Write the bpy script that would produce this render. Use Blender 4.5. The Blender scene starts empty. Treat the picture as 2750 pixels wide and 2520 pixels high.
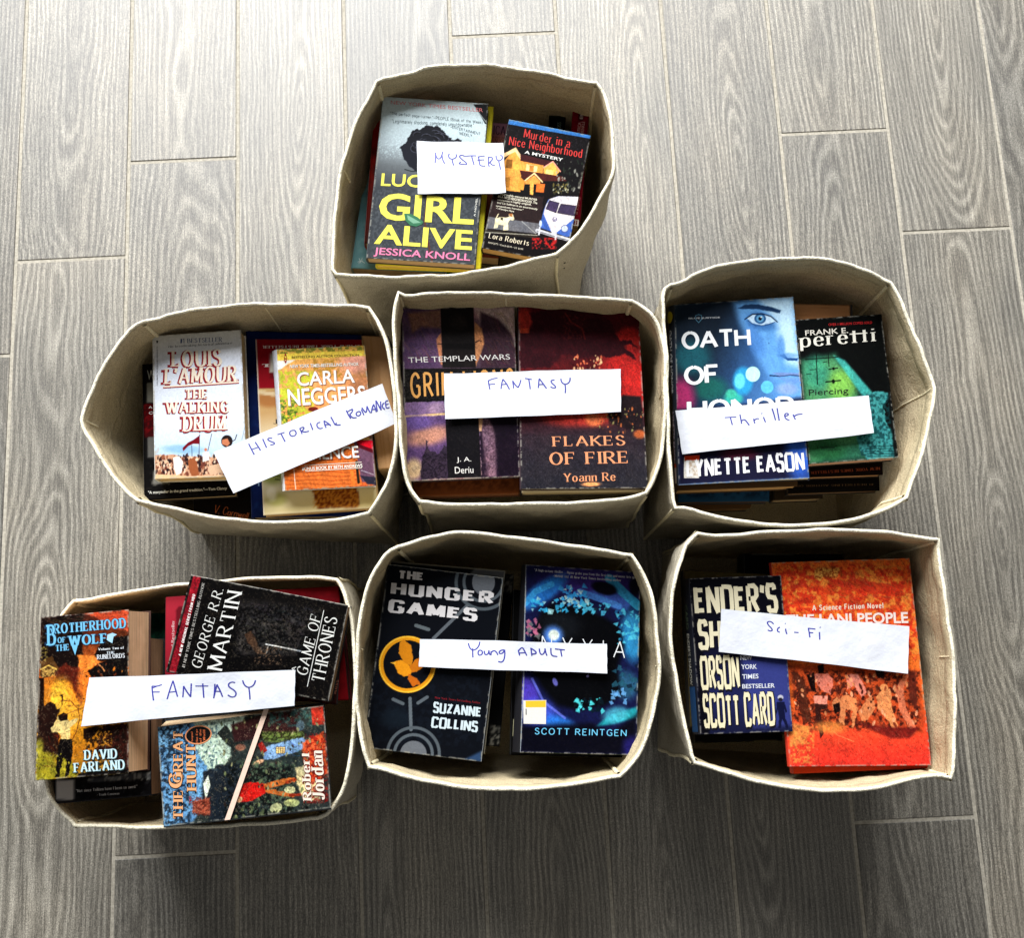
import bpy, math, random
import numpy as np
from mathutils import Matrix, Vector
# Seven cream fabric bins of used paperbacks on a grey wood-look tile floor, seen from above.
# Distances below are centimetres in the room (x across, y along the planks, z up); the scene is in metres.
sc = bpy.context.scene
col = sc.collection
U = 0.01
CAM={'R': [[0.998795,0.048665,-0.00636],[-0.048988,0.980657,-0.189506],[-0.002985,0.189589,0.981859]], 'C': [0.02,-15.934,137.722], 'lens': 36.6545}
PLANKS={'x0': -67.1, 'W': 15.540000000000001, 'L': 94.5, 'off': {0: 43.62,1: 57.87,4: 75.38,7: 57.54,8: 41.73}}
BINS=[
{'base': {2: [10.72,29.55]}, 'fr': 1, 'label': 'cream fabric bin alone at the back, holding the black rose paperback', 'pts': [[-13.03,53.41,25],[-11.58,53.94,25],[-9.35,54.44,25],[-6.74,55.08,25],[-3.96,55.28,25],[-2.12,55.23,25],[0.64,54.9,25],[4.31,54.25,25],[7.95,53.35,25],[10.68,52.61,25],[13.13,51.98,25],[14.04,50.42,25],[14.48,47.39,25],[14.6,43.82,25],[14.43,40.49,25],[13.42,38.41,25],[11.81,35.79,25],[10.43,33.75,25],[8.88,31.92,25],[7.11,30.54,25],[3.05,29.57,25],[-0.53,29.0,25],[-4.09,28.62,25],[-9.42,28.55,25],[-13.84,28.73,25],[-18.26,29.33,25],[-18.71,30.1,25],[-18.54,33.87,25],[-18.19,38.65,25],[-17.49,42.69,25],[-16.14,46.96,25],[-14.79,50.28,25]], 'kinds': 'c.........c...f....c.....c...f..'},
{'base': {}, 'fr': 2, 'label': 'cream fabric bin with its side bulged into a point, holding the tilted HISTORICAL ROMANCE slip', 'pts': [[-40.15,24.97,25],[-38.71,25.31,25],[-37.18,25.74,25],[-33.52,26.26,25],[-29.66,26.43,25],[-26.76,26.43,25],[-22.9,26.24,25],[-19.04,25.98,25],[-16.15,25.7,25],[-14.52,25.41,25],[-13.5,23.64,25],[-12.52,20.78,25],[-12.07,18.17,25],[-11.77,15.19,25],[-11.7,12.26,25],[-11.72,10.32,25],[-12.0,8.21,25],[-12.43,6.32,25],[-13.04,4.64,25],[-14.01,2.98,25],[-14.97,1.53,25],[-16.65,1.14,25],[-19.44,0.9,25],[-23.15,0.96,25],[-27.78,1.22,25],[-31.49,1.78,25],[-34.27,2.39,25],[-37.07,3.28,25],[-40.39,4.18,25],[-41.75,5.3,25],[-43.67,7.68,25],[-45.43,10.45,25],[-46.87,13.33,25],[-46.25,16.13,25],[-44.91,19.21,25],[-43.08,22.51,25],[-41.58,24.24,25]], 'kinds': 'c....f...c..........c...f...c...f....'},
{'base': {}, 'fr': 3, 'label': 'cream fabric bin packed full with the purple and crimson covers', 'pts': [[-11.22,27.07,25],[-10.28,26.66,25],[-7.69,26.77,25],[-4.24,26.67,25],[-0.8,26.42,25],[0.92,26.23,25],[4.36,25.98,25],[8.65,25.59,25],[12.93,25.01,25],[15.32,24.74,25],[16.63,23.77,25],[17.9,22.27,25],[18.53,20.44,25],[18.72,18.47,25],[18.69,16.53,25],[18.43,14.08,25],[18.3,12.34,25],[17.96,9.75,25],[17.57,7.19,25],[16.94,5.18,25],[16.32,3.51,25],[15.39,2.21,25],[13.87,1.86,25],[11.36,1.65,25],[7.21,1.57,25],[2.9,1.65,25],[-0.25,1.72,25],[-4.39,1.93,25],[-7.69,2.26,25],[-9.59,2.57,25],[-10.78,4.35,25],[-11.3,6.41,25],[-11.58,9.5,25],[-11.59,13.83,25],[-11.83,17.34,25],[-11.96,20.9,25],[-11.93,24.48,25]], 'kinds': 'c....f...c.....f.....c...f...c...f...'},
{'base': {}, 'fr': 4, 'label': 'cream fabric bin wide and gaping around the woman face and dark green books', 'pts': [[19.75,26.44,25],[21.05,26.68,25],[22.38,27.42,25],[25.19,28.34,25],[28.89,28.79,25],[32.56,28.94,25],[35.3,28.93,25],[38.01,28.6,25],[40.66,27.76,25],[42.73,26.69,25],[44.94,25.33,25],[45.93,22.99,25],[46.94,19.34,25],[47.78,15.93,25],[48.39,12.94,25],[47.93,10.76,25],[47.15,8.07,25],[45.83,4.53,25],[44.87,2.44,25],[43.74,0.36,25],[41.87,-0.6,25],[39.16,-1.43,25],[35.61,-2.05,25],[32.12,-2.19,25],[28.66,-1.97,25],[25.25,-1.32,25],[21.84,-0.45,25],[19.98,0.22,25],[18.26,0.53,25],[17.97,2.35,25],[18.01,6.81,25],[18.19,10.42,25],[18.36,14.07,25],[18.54,17.77,25],[18.54,21.52,25],[18.68,24.74,25],[19.07,25.86,25]], 'kinds': 'c.........c...f....c........c...f....'},
{'base': {}, 'fr': 5, 'label': 'cream fabric bin overfilled so that books lie across its rim', 'pts': [[-48.29,-5.9,21.6],[-46.19,-5.82,23],[-42.69,-5.42,23],[-37.94,-4.89,23],[-35.4,-4.75,23.2],[-32.17,-4.62,23.2],[-28.36,-4.52,23.2],[-24.55,-4.62,23.2],[-20.74,-4.86,23.2],[-18.84,-5.15,23.2],[-17.92,-6.75,23.2],[-17.06,-10.63,25],[-16.85,-14.29,25],[-16.92,-17.54,25],[-17.07,-20.58,25],[-17.4,-23.22,25],[-17.81,-25.83,25],[-18.57,-27.71,25],[-19.94,-29.56,23.5],[-21.23,-30.2,23.5],[-24.69,-30.46,23.5],[-28.33,-30.63,23.5],[-32.32,-30.75,22.2],[-37.84,-30.53,22.2],[-41.51,-30.4,22.2],[-44.68,-30.1,23.5],[-47.47,-30.02,21.6],[-48.8,-28.75,21.6],[-50.15,-27.09,21.6],[-51.0,-25.07,21.6],[-51.36,-21.8,21.6],[-51.62,-16.29,21.6],[-51.44,-11.82,21.6],[-50.58,-9.22,21.6],[-49.58,-7.46,21.6]], 'kinds': 'c....f...c..f......c...f..c....f...'},
{'base': {}, 'fr': 6, 'label': 'cream fabric bin holding the gold ring and violet swirl books in two piles', 'pts': [[-12.11,-2.04,25],[-10.85,-1.78,25],[-9.59,-1.45,25],[-7.61,-1.01,25],[-5.63,-0.74,25],[-2.42,-1.08,25],[1.13,-1.71,25],[4.67,-2.42,25],[8.21,-3.14,25],[11.2,-3.73,25],[13.32,-4.16,25],[14.27,-5.85,25],[15.01,-7.83,25],[15.38,-9.97,25],[15.41,-13.11,25],[15.51,-16.39,25],[15.04,-19.1,25],[14.33,-21.61,25],[13.48,-23.75,25],[12.3,-25.69,25],[10.46,-27.43,25],[8.39,-27.62,25],[5.8,-28.02,25],[2.36,-28.27,25],[-1.06,-28.21,25],[-4.46,-27.93,25],[-7.86,-27.36,25],[-11.26,-26.61,25],[-13.81,-25.75,25],[-15.85,-25.23,25],[-16.48,-22.62,25],[-16.93,-19.23,25],[-16.97,-16.68,25],[-16.87,-12.91,25],[-16.49,-9.8,25],[-15.79,-6.85,25],[-14.67,-4.6,25],[-13.38,-2.7,25]], 'kinds': 'c.........c....f....c........c...f....'},
{'base': {}, 'fr': 7, 'label': 'cream fabric bin with squared corner holding the orange red novels', 'pts': [[20.55,-2.25,25],[22.0,-2.53,25],[24.6,-2.52,25],[28.07,-2.37,25],[31.54,-2.37,25],[34.99,-2.51,25],[38.43,-2.78,25],[41.85,-3.19,25],[44.39,-3.67,25],[46.67,-4.16,25],[46.62,-6.58,25],[46.59,-9.49,25],[46.67,-12.89,25],[46.74,-16.91,25],[46.5,-20.04,25],[45.89,-24.1,25],[45.39,-27.3,25],[44.8,-29.27,25],[42.94,-28.97,25],[40.41,-29.29,25],[37.02,-29.92,25],[33.7,-30.0,25],[30.42,-29.76,25],[27.16,-29.28,25],[23.92,-28.49,25],[20.71,-27.38,25],[18.13,-26.37,25],[17.82,-25.15,25],[17.33,-21.89,25],[16.92,-18.59,25],[16.64,-15.77,25],[16.56,-13.43,25],[16.9,-10.24,25],[17.44,-7.72,25],[18.32,-5.19,25],[19.16,-3.32,25]], 'kinds': 'c........c...f...c........c....f....'}]
BOOKS=[
{'n': 'girl', 'label': 'paperback with pale blue to charcoal cover, black rose and tall yellow capitals', 'fr': 1, 'c': [-7.52,42.3], 'zt': 21.6, 'th': 1.6, 'ang': -0.1279, 'Q': [[-6.52,10.44],[6.35,10.44],[6.51,-10.37],[-6.34,-10.51]], 'S': [690,1046], 'main': True, 'pages': (190,160,120), 'spine': (60,66,70), 'ss': 3, 'kind': 'flat', 'art': [('grad',[300.0,-6.1],[296.4,605.2],[(194,206,208),(206,222,226),(180,192,197),(108,113,116),(66,70,75)]),('noise',7,[[-46.8,577.9],[699.7,528.1],[742.6,1050.5],[7.2,1096.0]],(95,100,104),0.52,0.6),('noise',4,[[-106.3,7.6],[693.1,-50.2],[727.4,374.5],[-62.4,428.4]],(210,230,232),0.6,0.5),('poly',[[171.8,300.9],[197.6,253.3],[218.3,205.8],[267.8,194.2],[306.0,168.9],[377.4,174.1],[431.3,211.4],[475.0,249.2],[525.2,245.7],[558.8,284.3],[535.7,367.3],[444.7,474.7],[264.2,476.9],[225.5,439.1],[180.6,391.6],[144.7,333.3]],(26,28,36),1,5),('poly',[[143.7,323.2],[185.4,284.7],[227.0,297.1],[256.9,345.9],[264.2,476.9],[221.4,449.5],[176.6,402.0]],(30,32,42),1,4),('petals',[326.4,280.0],150,(122,124,142),(14,14,20)),('line',[[187.9,466.9],[234.1,476.9],[283.7,470.5]],6,(30,40,40),1),('poly',[[591.3,10.3],[690.0,-0.0],[698.4,141.1],[677.4,132.3],[653.9,92.7],[619.4,43.5]],(22,24,28),1,3),('line',[[591.3,10.3],[642.2,72.9],[703.4,140.8]],4,(170,180,180),1),('line',[[347.9,621.7],[346.3,711.5],[345.2,785.9],[373.5,897.5],[416.4,1041.6]],11,(94,60,52),1),('edgewear',(150,155,150))], 'text': [('T', 'NEW YORK TIMES BESTSELLER', 'sans',(225,120,120),[53.2,22.0],[657.1,32.5],[55.6,46.7],{}),('T', '"The perfect page-turner."—PEOPLE (Book of the Week)', 'round',(45,60,66),[55.5,96.2],[661.8,114.9],[58.1,122.7],{'w': 0.12}),('T', '"Legitimately shocking, completely unputdownable."', 'round',(45,60,66),[72.6,146.4],[607.0,137.3],[75.7,176.9],{'w': 0.12}),('T', '—ENTERTAINMENT', 'round',(45,60,66),[456.9,158.3],[654.1,193.6],[456.5,176.8],{'w': 0.12}),('T', 'WEEKLY', 'round',(45,60,66),[516.0,197.2],[600.8,207.7],[517.7,217.6],{'w': 0.12}),('T', 'LUCKIEST', 'sansb',(248,238,90),[43.7,501.8],[656.4,488.7],[44.0,583.9],{}),('T', 'GIRL', 'sansb',(248,238,90),[46.3,626.7],[657.5,621.2],[48.0,800.2],{'bold': 0.025}),('T', 'ALIVE', 'sansb',(248,238,90),[37.0,828.5],[660.0,829.9],[38.0,954.0],{'bold': 0.022}),('T', 'JESSICA KNOLL', 'sansb',(238,130,170),[44.1,975.1],[657.6,977.6],[42.2,1033.7],{}),('T', 'A NOVEL', 'sansb',(225,225,215),[655.6,741.0],[661.5,621.0],[667.6,742.2],{}),('P',[[210.4,750.1],[250.2,749.5],[296.6,766.3],[339.2,796.2],[330.7,811.6],[297.5,828.5],[257.4,824.2],[222.6,793.9]],(45,110,75)),('P',[[231.2,758.7],[272.8,777.8],[324.9,802.1],[275.9,810.2],[238.9,787.9]],(120,170,140))]},
{'n': 'yellowunder', 'label': 'yellow edged paperback showing as a strip under the black rose book', 'fr': 1, 'c': [-6.83,42.41], 'zt': 19.9, 'th': 1.3, 'ang': -0.0753, 'Q': [[-5.99,10.58],[6.79,10.58],[5.85,-10.67],[-6.65,-10.48]], 'S': [670,1046], 'main': False, 'pages': (235,205,90), 'spine': (240,225,60), 'ss': 3, 'kind': 'flat', 'art': [('fill',(250,240,70)),('noise',30,[[-53.2,-35.3],[668.9,-51.6],[757.5,1044.6],[42.2,1071.7]],(240,225,60),0.5,0.5)], 'text': []},
{'n': 'redunder', 'label': 'dark red paperback peeking out at the edge beneath the black rose book', 'fr': 1, 'c': [-11.15,45.12], 'zt': 18.4, 'th': 2.2, 'ang': -0.1127, 'Q': [[-3.95,9.69],[3.95,9.69],[3.56,-9.75],[-3.56,-9.63]], 'S': [391,941], 'main': False, 'pages': (190,160,120), 'spine': (150,30,20), 'ss': 3, 'kind': 'flat', 'art': [('grad',[235.6,-11.2],[281.5,890.1],[(205,40,24),(190,36,24),(120,30,20),(70,30,20)]),('noise',26,[[-46.6,313.8],[420.2,284.1],[491.9,914.5],[0.6,948.8]],(90,30,24),0.5,0.8)], 'text': []},
{'n': 'lavender', 'label': 'lavender and salmon paperback with dark serif letters between the two top books', 'fr': 1, 'c': [-1.65,42.83], 'zt': 17.6, 'th': 2.4, 'ang': -0.1171, 'Q': [[-3.36,8.94],[3.67,8.94],[3.18,-9.02],[-3.49,-8.86]], 'S': [356,868], 'main': False, 'pages': (190,160,120), 'spine': (30,28,28), 'ss': 3, 'kind': 'flat', 'art': [('grad',[275.2,-17.5],[291.4,247.0],[(196,150,180),(190,140,165),(205,130,110),(200,120,95),(120,60,40)]),('noise',14,[[-68.0,128.4],[366.0,99.6],[446.6,860.6],[2.8,897.2]],(90,40,26),0.45,0.8)], 'text': [('T', 'ICA', 'serif',(38,26,60),[236.0,15.9],[313.2,17.1],[239.9,77.2],{}),('T', 'A closer look at', 'serif',(60,36,40),[237.7,85.6],[335.0,87.4],[239.1,99.8],{}),('T', 'NEVADA', 'serif',(60,36,40),[253.3,103.0],[341.8,105.3],[254.7,127.4],{})]},
{'n': 'redspine', 'label': 'dark red paperback standing on its fore edge, spine up, along the bin wall', 'fr': 1, 'c': [10.7,45.21], 'zt': 17.9, 'th': 7, 'ang': -0.1221, 'Q': [[-0.95,7.41],[1.13,7.41],[0.88,-7.44],[-1.06,-7.38]], 'S': [105,714], 'main': False, 'pages': (190,160,120), 'spine': (30,28,28), 'ss': 3, 'kind': 'upright', 'art': [('fill',(140,18,44)),('noise',12,[[-76.2,5.2],[109.3,-7.5],[178.3,794.9],[-16.9,813.8]],(110,12,36),0.5,0.8),('poly',[[36.5,16.0],[71.9,15.6],[70.9,66.8],[36.5,67.1]],(40,14,20),1,2)], 'text': [('T', 'PATRICIA', 'sans',(235,190,190),[38.6,160.7],[39.3,79.2],[58.5,161.3],{}),('T', 'SPRINKLE', 'sans',(235,190,190),[61.8,165.1],[62.6,73.5],[81.7,165.7],{}),('T', 'B', 'sansb',(200,180,180),[47.6,58.2],[48.9,23.3],[67.3,58.8],{}),('T', 'a Dying', 'script',(225,150,150),[64.6,673.6],[73.4,559.2],[87.2,674.4],{}),('P',[[52.7,704.2],[96.2,707.0],[95.4,746.2],[52.0,744.5]],(235,225,220)),('P',[[61.8,714.1],[72.1,714.1],[70.0,738.8],[61.7,737.7]],(130,20,40)),('P',[[78.1,712.6],[86.4,712.8],[85.6,739.3],[77.2,738.2]],(130,20,40))]},
{'n': 'darkspine', 'label': 'black green paperback standing spine up behind the cottage cover book', 'fr': 1, 'c': [7.79,45.21], 'zt': 16.2, 'th': 9, 'ang': -0.0918, 'Q': [[-0.73,7.75],[1.36,7.75],[0.67,-7.79],[-1.3,-7.71]], 'S': [104,738], 'main': False, 'pages': (190,160,120), 'spine': (30,28,28), 'ss': 3, 'kind': 'upright', 'art': [('fill',(10,20,18)),('line',[[4.2,3.9],[102.4,4.2]],4,(60,70,60),1)], 'text': [('T', 'ROSS', 'serif',(130,150,140),[54.7,97.0],[54.2,40.9],[80.5,98.9],{})]},
{'n': 'murder', 'label': 'black paperback with a lit yellow house, white dog and blue camper van on the cover', 'fr': 1, 'c': [5.42,40.4], 'zt': 21.2, 'th': 1.7, 'ang': -0.2651, 'Q': [[-5.25,8.42],[4.86,8.42],[5.23,-8.32],[-4.84,-8.52]], 'S': [541,845], 'main': True, 'pages': (200,160,100), 'spine': (30,28,28), 'ss': 3, 'kind': 'flat', 'art': [('fill',(16,12,15)),('noise',4,[[-168.4,73.4],[529.9,-68.2],[578.5,183.6],[-115.1,320.4]],(52,48,54),0.66,0.8),('poly',[[-3.4,-1.4],[542.4,-3.4],[543.7,19.4],[-1.6,31.6]],(70,140,215),1,3),('line',[[-2.0,0.4],[541.8,-1.2]],7,(110,175,235),1),('poly',[[-2.6,319.0],[79.8,174.2],[134.7,240.8],[167.7,449.5],[57.9,460.4],[-30.9,426.6]],(240,170,80),1,3),('poly',[[-72.2,281.4],[35.6,208.7],[79.1,171.2],[144.5,238.8],[134.8,251.1],[80.0,200.0],[-46.2,307.0]],(250,210,160),1,3),('poly',[[117.6,208.0],[334.6,216.7],[316.1,277.1],[126.9,252.6]],(70,28,32),1,3),('poly',[[126.9,252.6],[280.6,253.2],[284.8,324.5],[123.6,335.4]],(238,165,80),1,3),('poly',[[282.6,263.1],[334.6,216.7],[389.8,262.6],[375.5,319.0],[292.7,322.9]],(245,175,90),1,3),('line',[[283.0,265.1],[334.4,215.7],[394.3,270.0]],7,(250,170,150),1),('poly',[[36.2,260.1],[75.6,252.4],[84.0,312.4],[42.7,315.3]],(150,100,40),1,2),('poly',[[40.4,377.2],[84.6,368.6],[93.0,433.3],[53.8,440.9]],(190,130,50),1,2),('poly',[[170.3,264.6],[242.3,265.9],[245.4,306.5],[174.0,307.1]],(252,215,150),1,2),('poly',[[191.4,267.7],[220.0,267.2],[224.4,303.4],[196.0,304.9]],(190,130,60),1,2),('poly',[[300.4,275.1],[350.9,272.3],[355.5,310.6],[304.8,312.3]],(250,215,130),1,2),('poly',[[134.3,312.8],[250.3,305.5],[412.4,299.4],[447.8,323.3],[300.6,352.2],[160.2,364.2]],(80,34,30),1,3),('line',[[174.1,381.9],[231.7,314.3],[294.0,359.6]],8,(250,215,160),1),('poly',[[183.3,377.1],[234.1,326.2],[281.8,359.9],[280.1,376.7],[187.0,394.8]],(235,160,80),1,2),('poly',[[148.4,356.2],[182.9,375.1],[185.3,435.9],[144.1,433.7]],(235,160,70),1,2),('poly',[[217.4,383.7],[241.5,382.1],[252.1,453.6],[231.5,452.5]],(245,180,90),1,2),('poly',[[259.5,375.5],[314.5,370.0],[315.6,426.0],[265.7,430.6]],(225,120,50),1,3),('scatter',[[353.3,207.8],[520.5,174.4],[559.3,373.4],[392.9,405.9]],60,9,[(150,150,140),(40,50,40),(90,90,80)],3),('scatter',[[363.5,360.4],[461.5,341.2],[473.2,400.5],[375.3,419.5]],40,8,[(200,200,170),(120,110,60),(60,60,40)],4),('poly',[[-21.9,516.3],[320.6,450.6],[336.8,630.2],[-10.3,665.2]],(48,34,34),1,4),('poly',[[0.2,643.2],[335.8,625.3],[329.2,692.0],[1.0,718.2]],(110,110,115),1,3),('line',[[215.9,632.8],[319.5,693.9]],3,(190,190,185),1),('poly',[[-2.8,723.9],[331.2,701.7],[325.4,722.9],[-3.5,744.1]],(50,44,36),1,3),('line',[[-1.6,743.7],[331.2,701.7]],4,(200,195,180),0.9),('poly',[[53.9,643.2],[73.7,631.4],[113.6,627.9],[129.9,618.8],[123.9,604.8],[147.7,597.3],[166.1,627.1],[161.3,638.1],[137.9,637.5],[130.2,659.0],[141.3,702.1],[110.8,710.8],[107.0,678.4],[73.8,679.6],[70.5,702.3],[47.8,709.5],[47.4,674.5],[45.2,649.8],[55.0,614.8],[61.4,611.6]],(242,230,190),1,3),('poly',[[76.3,633.9],[94.5,633.5],[94.1,650.7],[81.3,648.1]],(60,50,40),1,3),('poly',[[122.9,600.0],[147.3,595.3],[149.8,617.1],[133.4,616.1]],(170,110,60),1,3),('poly',[[338.5,538.7],[353.9,464.5],[408.2,431.6],[496.7,416.4],[556.3,409.9],[574.1,655.9],[517.7,676.7],[335.9,650.5]],(70,105,180),1,3),('poly',[[346.2,501.7],[362.7,457.7],[413.1,430.6],[541.0,409.8],[554.0,527.9],[543.2,550.3],[428.3,683.5],[385.5,620.9],[342.4,558.3]],(222,214,216),1,3),('poly',[[362.7,467.9],[426.7,472.9],[419.5,538.4],[351.1,526.1]],(70,56,90),1,3),('line',[[362.7,467.9],[426.7,472.9],[419.5,538.4],[351.1,526.1],[362.7,467.9]],4,(30,30,40),1),('poly',[[439.6,476.6],[537.6,469.8],[540.4,535.6],[427.3,537.0]],(66,56,84),1,3),('line',[[439.6,476.6],[537.6,469.8],[540.4,535.6],[427.3,537.0],[439.6,476.6]],4,(30,30,40),1),('ring',[419.9,581.0],13,4,(90,90,130)),('line',[[409.8,575.8],[417.8,590.5],[419.7,580.0],[425.6,589.0],[427.3,572.5]],3,(90,90,130),1),('blob',[493.9,627.7],24,24,-11.3,(190,200,225),1,0.15),('ring',[493.9,627.7],22,4,(60,70,120)),('blob',[335.8,625.3],9,22,-11.3,(205,215,230),1,0.2),('line',[[322.9,671.1],[448.7,684.7],[541.0,692.5]],22,(200,200,205),1),('line',[[323.7,675.0],[449.7,689.5],[542.1,698.3]],5,(90,90,95),1),('line',[[335.9,650.5],[339.9,695.1]],10,(215,215,220),1),('line',[[444.9,665.2],[450.7,714.5]],10,(215,215,220),1),('noise',8,[[294.3,718.7],[459.4,687.7],[475.9,770.0],[311.1,800.7]],(190,40,40),0.52,0.95),('brush',0.2,0.12)], 'text': [('T', 'Murder in a', 'deco',(222,50,44),[111.6,40.1],[419.1,48.9],[115.3,97.6],{}),('T', 'Nice Neighborhood', 'deco',(222,50,44),[27.0,109.1],[508.1,99.9],[31.8,180.6],{}),('T', 'A MYSTERY', 'sansb',(238,236,230),[142.5,179.3],[395.4,182.8],[142.6,200.0],{}),('T', '"Thoroughly enjoyed MURDER', 'sansb',(235,228,205),[31.6,480.7],[284.5,472.8],[33.2,497.6],{}),('T', 'IN A NICE NEIGHBORHOOD. The', 'sansb',(235,228,205),[33.2,497.6],[288.3,491.4],[34.5,513.6],{}),('T', 'viewpoint is highly original,', 'sansb',(235,228,205),[31.9,520.2],[253.5,510.3],[33.2,536.1],{}),('T', 'and Liz Sullivan is an enormously', 'sansb',(235,228,205),[33.6,538.1],[298.6,532.1],[35.0,554.0],{}),('T', 'sympathetic heroine."', 'sansb',(235,228,205),[32.3,560.6],[210.0,555.1],[33.2,574.5],{}),('T', '—Carolyn Hart', 'sansb',(235,228,205),[35.6,576.1],[153.4,576.0],[36.5,590.0],{}),('T', 'Lora Roberts', 'deco',(240,226,196),[28.4,742.1],[289.5,744.7],[27.6,776.2],{}),('T', 'FAWCETT • Canada $5.99 • U.S. $4.99', 'sans',(220,210,190),[32.6,799.2],[258.9,801.4],[33.1,811.1],{})]},
{'n': 'teal', 'label': 'pale teal book lying low in the bin corner beside the rose book', 'fr': 1, 'c': [-10.86,42.53], 'zt': 14.5, 'th': 2.4, 'ang': -0.0973, 'Q': [[-5.29,8.83],[6.27,8.83],[5.35,-8.88],[-6.32,-8.78]], 'S': [591,844], 'main': False, 'pages': (190,160,120), 'spine': (120,165,170), 'ss': 3, 'kind': 'flat', 'art': [('fill',(120,165,170)),('noise',20,[[-130.7,-56.8],[580.7,-87.4],[689.3,843.7],[5.2,880.2]],(150,190,190),0.5,0.6)], 'text': [('L',[[39.9,777.6],[56.1,808.4]],3,(225,240,235)),('L',[[33.4,801.7],[66.8,793.0]],3,(225,240,235)),('L',[[61.5,776.4],[42.9,813.0]],3,(225,240,235)),('L',[[54.0,793.6],[81.6,807.0]],3,(225,240,235))]},
{'n': 'green', 'label': 'bright green book lying lowest against the near wall of its bin', 'fr': 1, 'c': [-11.35,42.01], 'zt': 11.8, 'th': 2, 'ang': -0.0848, 'Q': [[-6.03,7.8],[6.75,7.8],[6.26,-7.66],[-6.98,-7.95]], 'S': [649,733], 'main': False, 'pages': (190,160,120), 'spine': (24,130,50), 'ss': 3, 'kind': 'flat', 'art': [('fill',(24,130,50)),('noise',18,[[-104.1,-6.9],[646.4,-31.1],[707.1,730.3],[-1.2,738.9]],(18,90,40),0.5,0.7)], 'text': []},
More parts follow.
